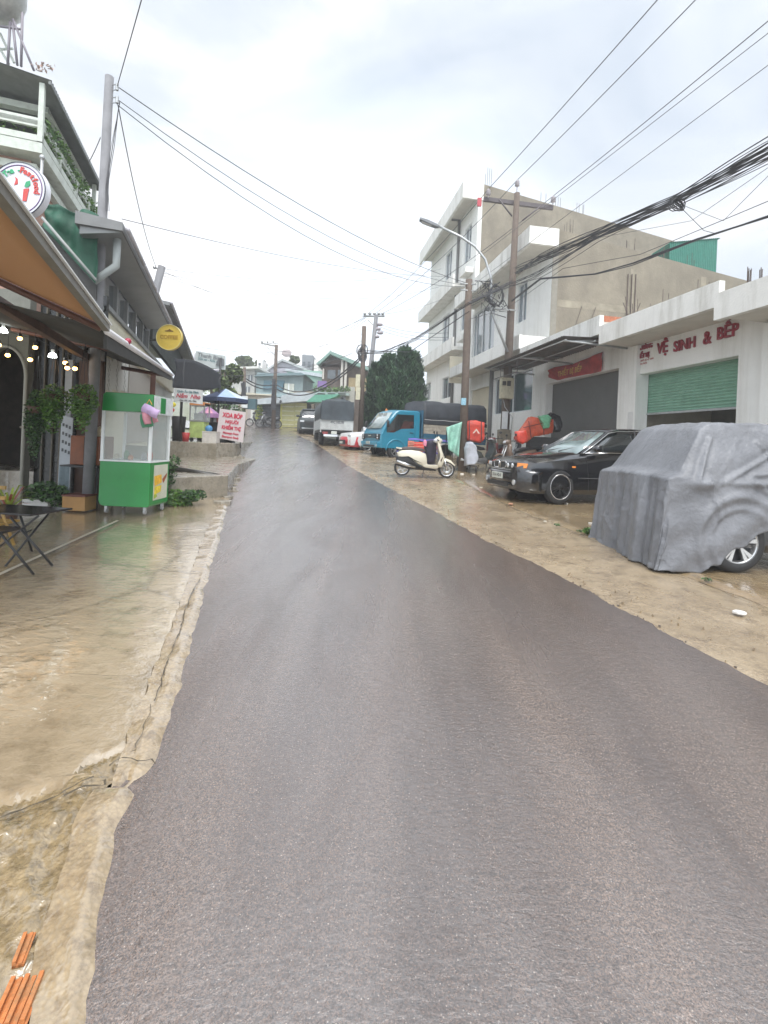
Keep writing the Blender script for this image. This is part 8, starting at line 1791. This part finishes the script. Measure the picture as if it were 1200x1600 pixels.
# ---- trees
def conifer(label, u_, vt, vb, Y, halfw_px, n, seed):
    random.seed(seed); top, bot = P(u_, vt, Y), P(u_, vb, Y); bot.z = max(g(Y) - .1, min(bot.z, g(Y) + .4)); H = top.z - bot.z; hw = halfw_px / 750 * Y
    t = thing('cypress_tree', label, 'tree', (bot.x, Y, g(Y) - .05), 0, 'dark cypress trees beside the white house')
    mb = MB(); mb.tube([(bot.x, Y, g(Y) - .2), (bot.x + .05, Y, bot.z + H * .4), (top.x, Y, top.z - H * .08)], [.16, .10, .02], 8); mb.build('trunk', M('tree bark', (.08, .06, .045), .9, var=.3), t)
    mb = MB(); nb = int(n / 30)
    for _ in range(nb):
        f_ = rnd(.02, 1) ** .8; a = rnd(0, 6.283); rr_ = hw * 1.2 * (1 - f_) ** .48 * rnd(.5, 1.05) * (1 + .6 * noise.noise(Vector((a * .9, f_ * 6, seed)))) + .05; c_ = Vector((bot.x + (top.x - bot.x) * f_ + rr_ * math.cos(a), Y + rr_ * math.sin(a) * .9, bot.z + H * f_))
        mb.cur = random.choice((0, 1, 1, 2)); L_ = rnd(.35, .85) * (.5 + .5 * (1 - f_)); dr = Vector((math.cos(a) * .35, math.sin(a) * .35, 1)).normalized()
        for __ in range(30):
            p = c_ + dr * rnd(-.1, 1) * L_ + Vector((rnd(-1, 1), rnd(-1, 1), rnd(-1, 1))) * .13
            d1 = (dr + Vector((rnd(-.7, .7), rnd(-.7, .7), rnd(-.3, .5)))).normalized(); sd1 = d1.orthogonal().normalized(); q_ = rnd(.09, .17)
            mb.add([p - sd1 * q_ * .3, p + d1 * q_, p + sd1 * q_ * .3, p - d1 * q_ * .4], [(0, 1, 2, 3)])
    mb.build('crown', [M('cypress green', (.018, .060, .028), .6, var=.3, vs=3), M('cypress light', (.045, .105, .045), .6, var=.3, vs=3), M('cypress dark', (.010, .032, .018), .7)], t, fix=False)
conifer('tallest dark cypress, just left of the white house balcony', 632, 553, 690, 25.5, 21, 17000, 1)
conifer('broad cypress in the middle of the dark clump', 608, 562, 690, 27, 22, 17000, 2)
conifer('lower rounded cypress at the left of the dark clump', 589, 574, 690, 28, 17, 12000, 3)
conifer('narrow cypress behind the corner of the white house', 648, 558, 690, 28.5, 12, 9000, 4)
conifer('short cypress filling the gap behind the blue truck', 622, 590, 695, 24, 22, 12000, 5)
def tree(label, c4, Y, n, size, mats, grp='trees beyond the houses', crown_px=None, nb=14, seed=9):
    random.seed(seed); u_, v_, ru, rv = c4; q = P(u_, v_, Y); rx, rz = ru / 750 * Y, rv / 750 * Y; zg_ = g(Y)
    t = thing('leafy_tree', label, 'tree', (q.x, Y, zg_ - .1), 0, grp); mb = MB(); mb.tube([(q.x + .3, Y, zg_ - .3), (q.x + .1, Y, q.z - rz * .4), (q.x, Y, q.z + rz * .3)], [.22, .16, .05], 8)
    for k in range(5): a = rnd(0, 6.28); mb.tube([(q.x + .1, Y, q.z - rz * .5), (q.x + rx * .6 * math.cos(a), Y + rx * .5 * math.sin(a), q.z + rz * rnd(0, .5))], [.1, .03], 6)
    mb.build('trunk', M('tree bark'), t); mb = MB()
    for k in range(nb):
        a = rnd(0, 6.28); rr_ = rnd(.1, .75); c_ = (q.x + rx * rr_ * math.cos(a), Y + rx * rr_ * math.sin(a), q.z + rz * rnd(-.7, .7)); s_ = rnd(.28, .48); leaves(mb, c_, (rx * s_, rx * s_, rz * s_ * .9), int(n / nb), size, nm=len(mats), shell=.3)
    mb.build('crown', mats, t, fix=False)
lg = [M('olive leaf', (.085, .12, .04), .6, var=.3, vs=2), M('bright olive leaf', (.15, .20, .07), .6, var=.3, vs=2), M('deep olive leaf', (.04, .065, .025), .7)]
tree('leafy olive green tree rising behind the blue parasol', (350, 598, 26, 30), 27, 7000, .26, lg, seed=5)
tree('second olive green tree behind the shelter cloth', (330, 585, 18, 20), 30, 3500, .28, lg, seed=6)
tree('hazy tree clump on the skyline behind the white house at the end', (385, 566, 18, 9), 66, 2500, .6, lg, seed=7)
tree('small hazy tree on the skyline left of the lilac roof', (408, 570, 10, 6), 68, 1400, .6, lg, seed=8)
tree('hazy tree on the skyline right of the satellite dish', (460, 562, 8, 6), 66, 1000, .5, lg, seed=12)
random.seed(50)
wmb = MB()
for k in range(60):
    x = -150 + k * 5 + rnd(-2, 2); y = rnd(90, 120); leaves(wmb, (x, y, g(y) + 2.0), (5, 4, 3.2), 90, 1.2, nm=3, shell=.1)
o = wmb.build('distant_woods', lg, None, off=(0, 100, g(100)), fix=False); tag(o, kind='stuff')
# orange traffic light like lamp on top of truck cab : small orange bundle
cbag('orange_bundle', 'small orange bundle showing above the blue cab in front of the cypress trees', 'bundle', ((600, 644), (603, 638), (607, 641), (609, 648), (601, 649)), 20.0, .2, M('orange cloth', (.60, .20, .04), .6), .02)
# white low wall pieces, debris, weeds on the right forecourt
random.seed(60)
deb = [((885, 787), .035, 'white plastic scrap near the black sedan', (.62, .60, .56)), ((797, 788), .05, 'broken brick piece on the crack by the black sedan', (.38, .20, .13)), ((923, 818), .03, 'pale scrap on the tan forecourt between the two cars', (.66, .64, .60)), ((1155, 958), .04, 'crushed white paper cup lying on the right shoulder', (.70, .68, .66)), ((852, 815), .025, 'small pale stone on the crack before the covered car', (.5, .47, .40)), ((722, 741), .05, 'white scrap at the foot of the brown pole', (.70, .68, .64)), ((740, 742), .04, 'flat pale scrap right of the brown pole', (.60, .56, .50)), ((606, 743), .035, 'dark pebble on the road edge left of the scooter', (.05, .05, .05)), ((655, 765), .03, 'dark pebble below the scooter', (.08, .07, .05)), ((775, 757), .06, 'white rubble bit left of the sedan bumper', (.58, .55, .50)), ((752, 762), .04, 'pale chip on the crack line left of the sedan', (.52, .48, .40))]
for (u_, v_), r_, lab, c_ in deb:
    q = G(u_, v_, .03); mb = MB(); n_ = 7; a0 = rnd(0, 6); pts = [(q.x + r_ * rnd(.7, 1.5) * math.cos(a0 + 6.283 * i / n_), q.y + r_ * rnd(.7, 1.3) * math.sin(a0 + 6.283 * i / n_)) for i in range(n_)]
    mb.prism(pts, 'z', q.z - .005, q.z + r_ * .5); tag(mb.build('debris', M('debris ' + lab[:18], c_, .7, var=.2), None, off=tuple(q), bev=r_ * .18), lab, 'litter', 'small litter on the wet ground')
q = G(918, 834, .03); plant('weed', 'tuft of bright grass in the crack left of the covered car', (q.x, q.y, q.z + .045), (.07, .05, .05), 130, .05, nm=2, mats=[leafm[1], leafm[0]])
for k, (u_, v_) in enumerate(((905, 832), (1105, 908), (870, 822))): q = G(u_, v_, .03); plant('weed', ['thin weed sprig in the crack between the two parked cars', 'dark weed sprig under the covered car hem', 'small weed sprig in the crack near the sedan'][k], (q.x, q.y, q.z + .02), (.05, .04, .02), 40, .03, nm=2, mats=[leafm[0], leafm[2]])
random.seed(71)
mb = MB()
for k in range(170):
    y = rnd(.9, 12) if k % 2 else rnd(.9, 5); x = XR(y) + rnd(-.03, .09) * rnd(.3, 1); r_ = rnd(.003, .010); n_ = 5; a0 = rnd(0, 6)
    mb.prism([(x + r_ * rnd(.6, 1.4) * math.cos(a0 + 6.283 * i / n_), y + r_ * rnd(.6, 1.4) * math.sin(a0 + 6.283 * i / n_)) for i in range(n_)], 'z', g(y) - .01, g(y) + .008 + r_ * .35)
tag(mb.build('asphalt_crumbs', m_road), kind='stuff')
random.seed(70)
mb = MB()
for k in range(260):
    y = rnd(1.0, 14) ; x = XR(y) + rnd(.03, .5) if k % 3 else XS(y) + rnd(-.3, .3); r_ = rnd(.004, .013); n_ = 5; a0 = rnd(0, 6)
    mb.prism([(x + r_ * rnd(.7, 1.3) * math.cos(a0 + 6.283 * i / n_), y + r_ * rnd(.7, 1.3) * math.sin(a0 + 6.283 * i / n_)) for i in range(n_)], 'z', g(y) + .0, g(y) + .022 + r_ * .3)
tag(mb.build('gravel', m_rsh), kind='stuff')
# ================= AIR =================
hm = bpy.data.materials.new('haze'); hm.use_nodes = True; hn = hm.node_tree; hn.nodes.clear()
ho = hn.nodes.new('ShaderNodeOutputMaterial'); hv_ = hn.nodes.new('ShaderNodeVolumePrincipled')
hv_.inputs['Color'].default_value = (.985, .99, 1.0, 1); hv_.inputs['Density'].default_value = .0030
hn.links.new(hv_.outputs[0], ho.inputs['Volume'])
mb = MB(); mb.box(-175, 175, -15, 225, -3, 24); hz = mb.build('haze', hm); tag(hz, kind='stuff')
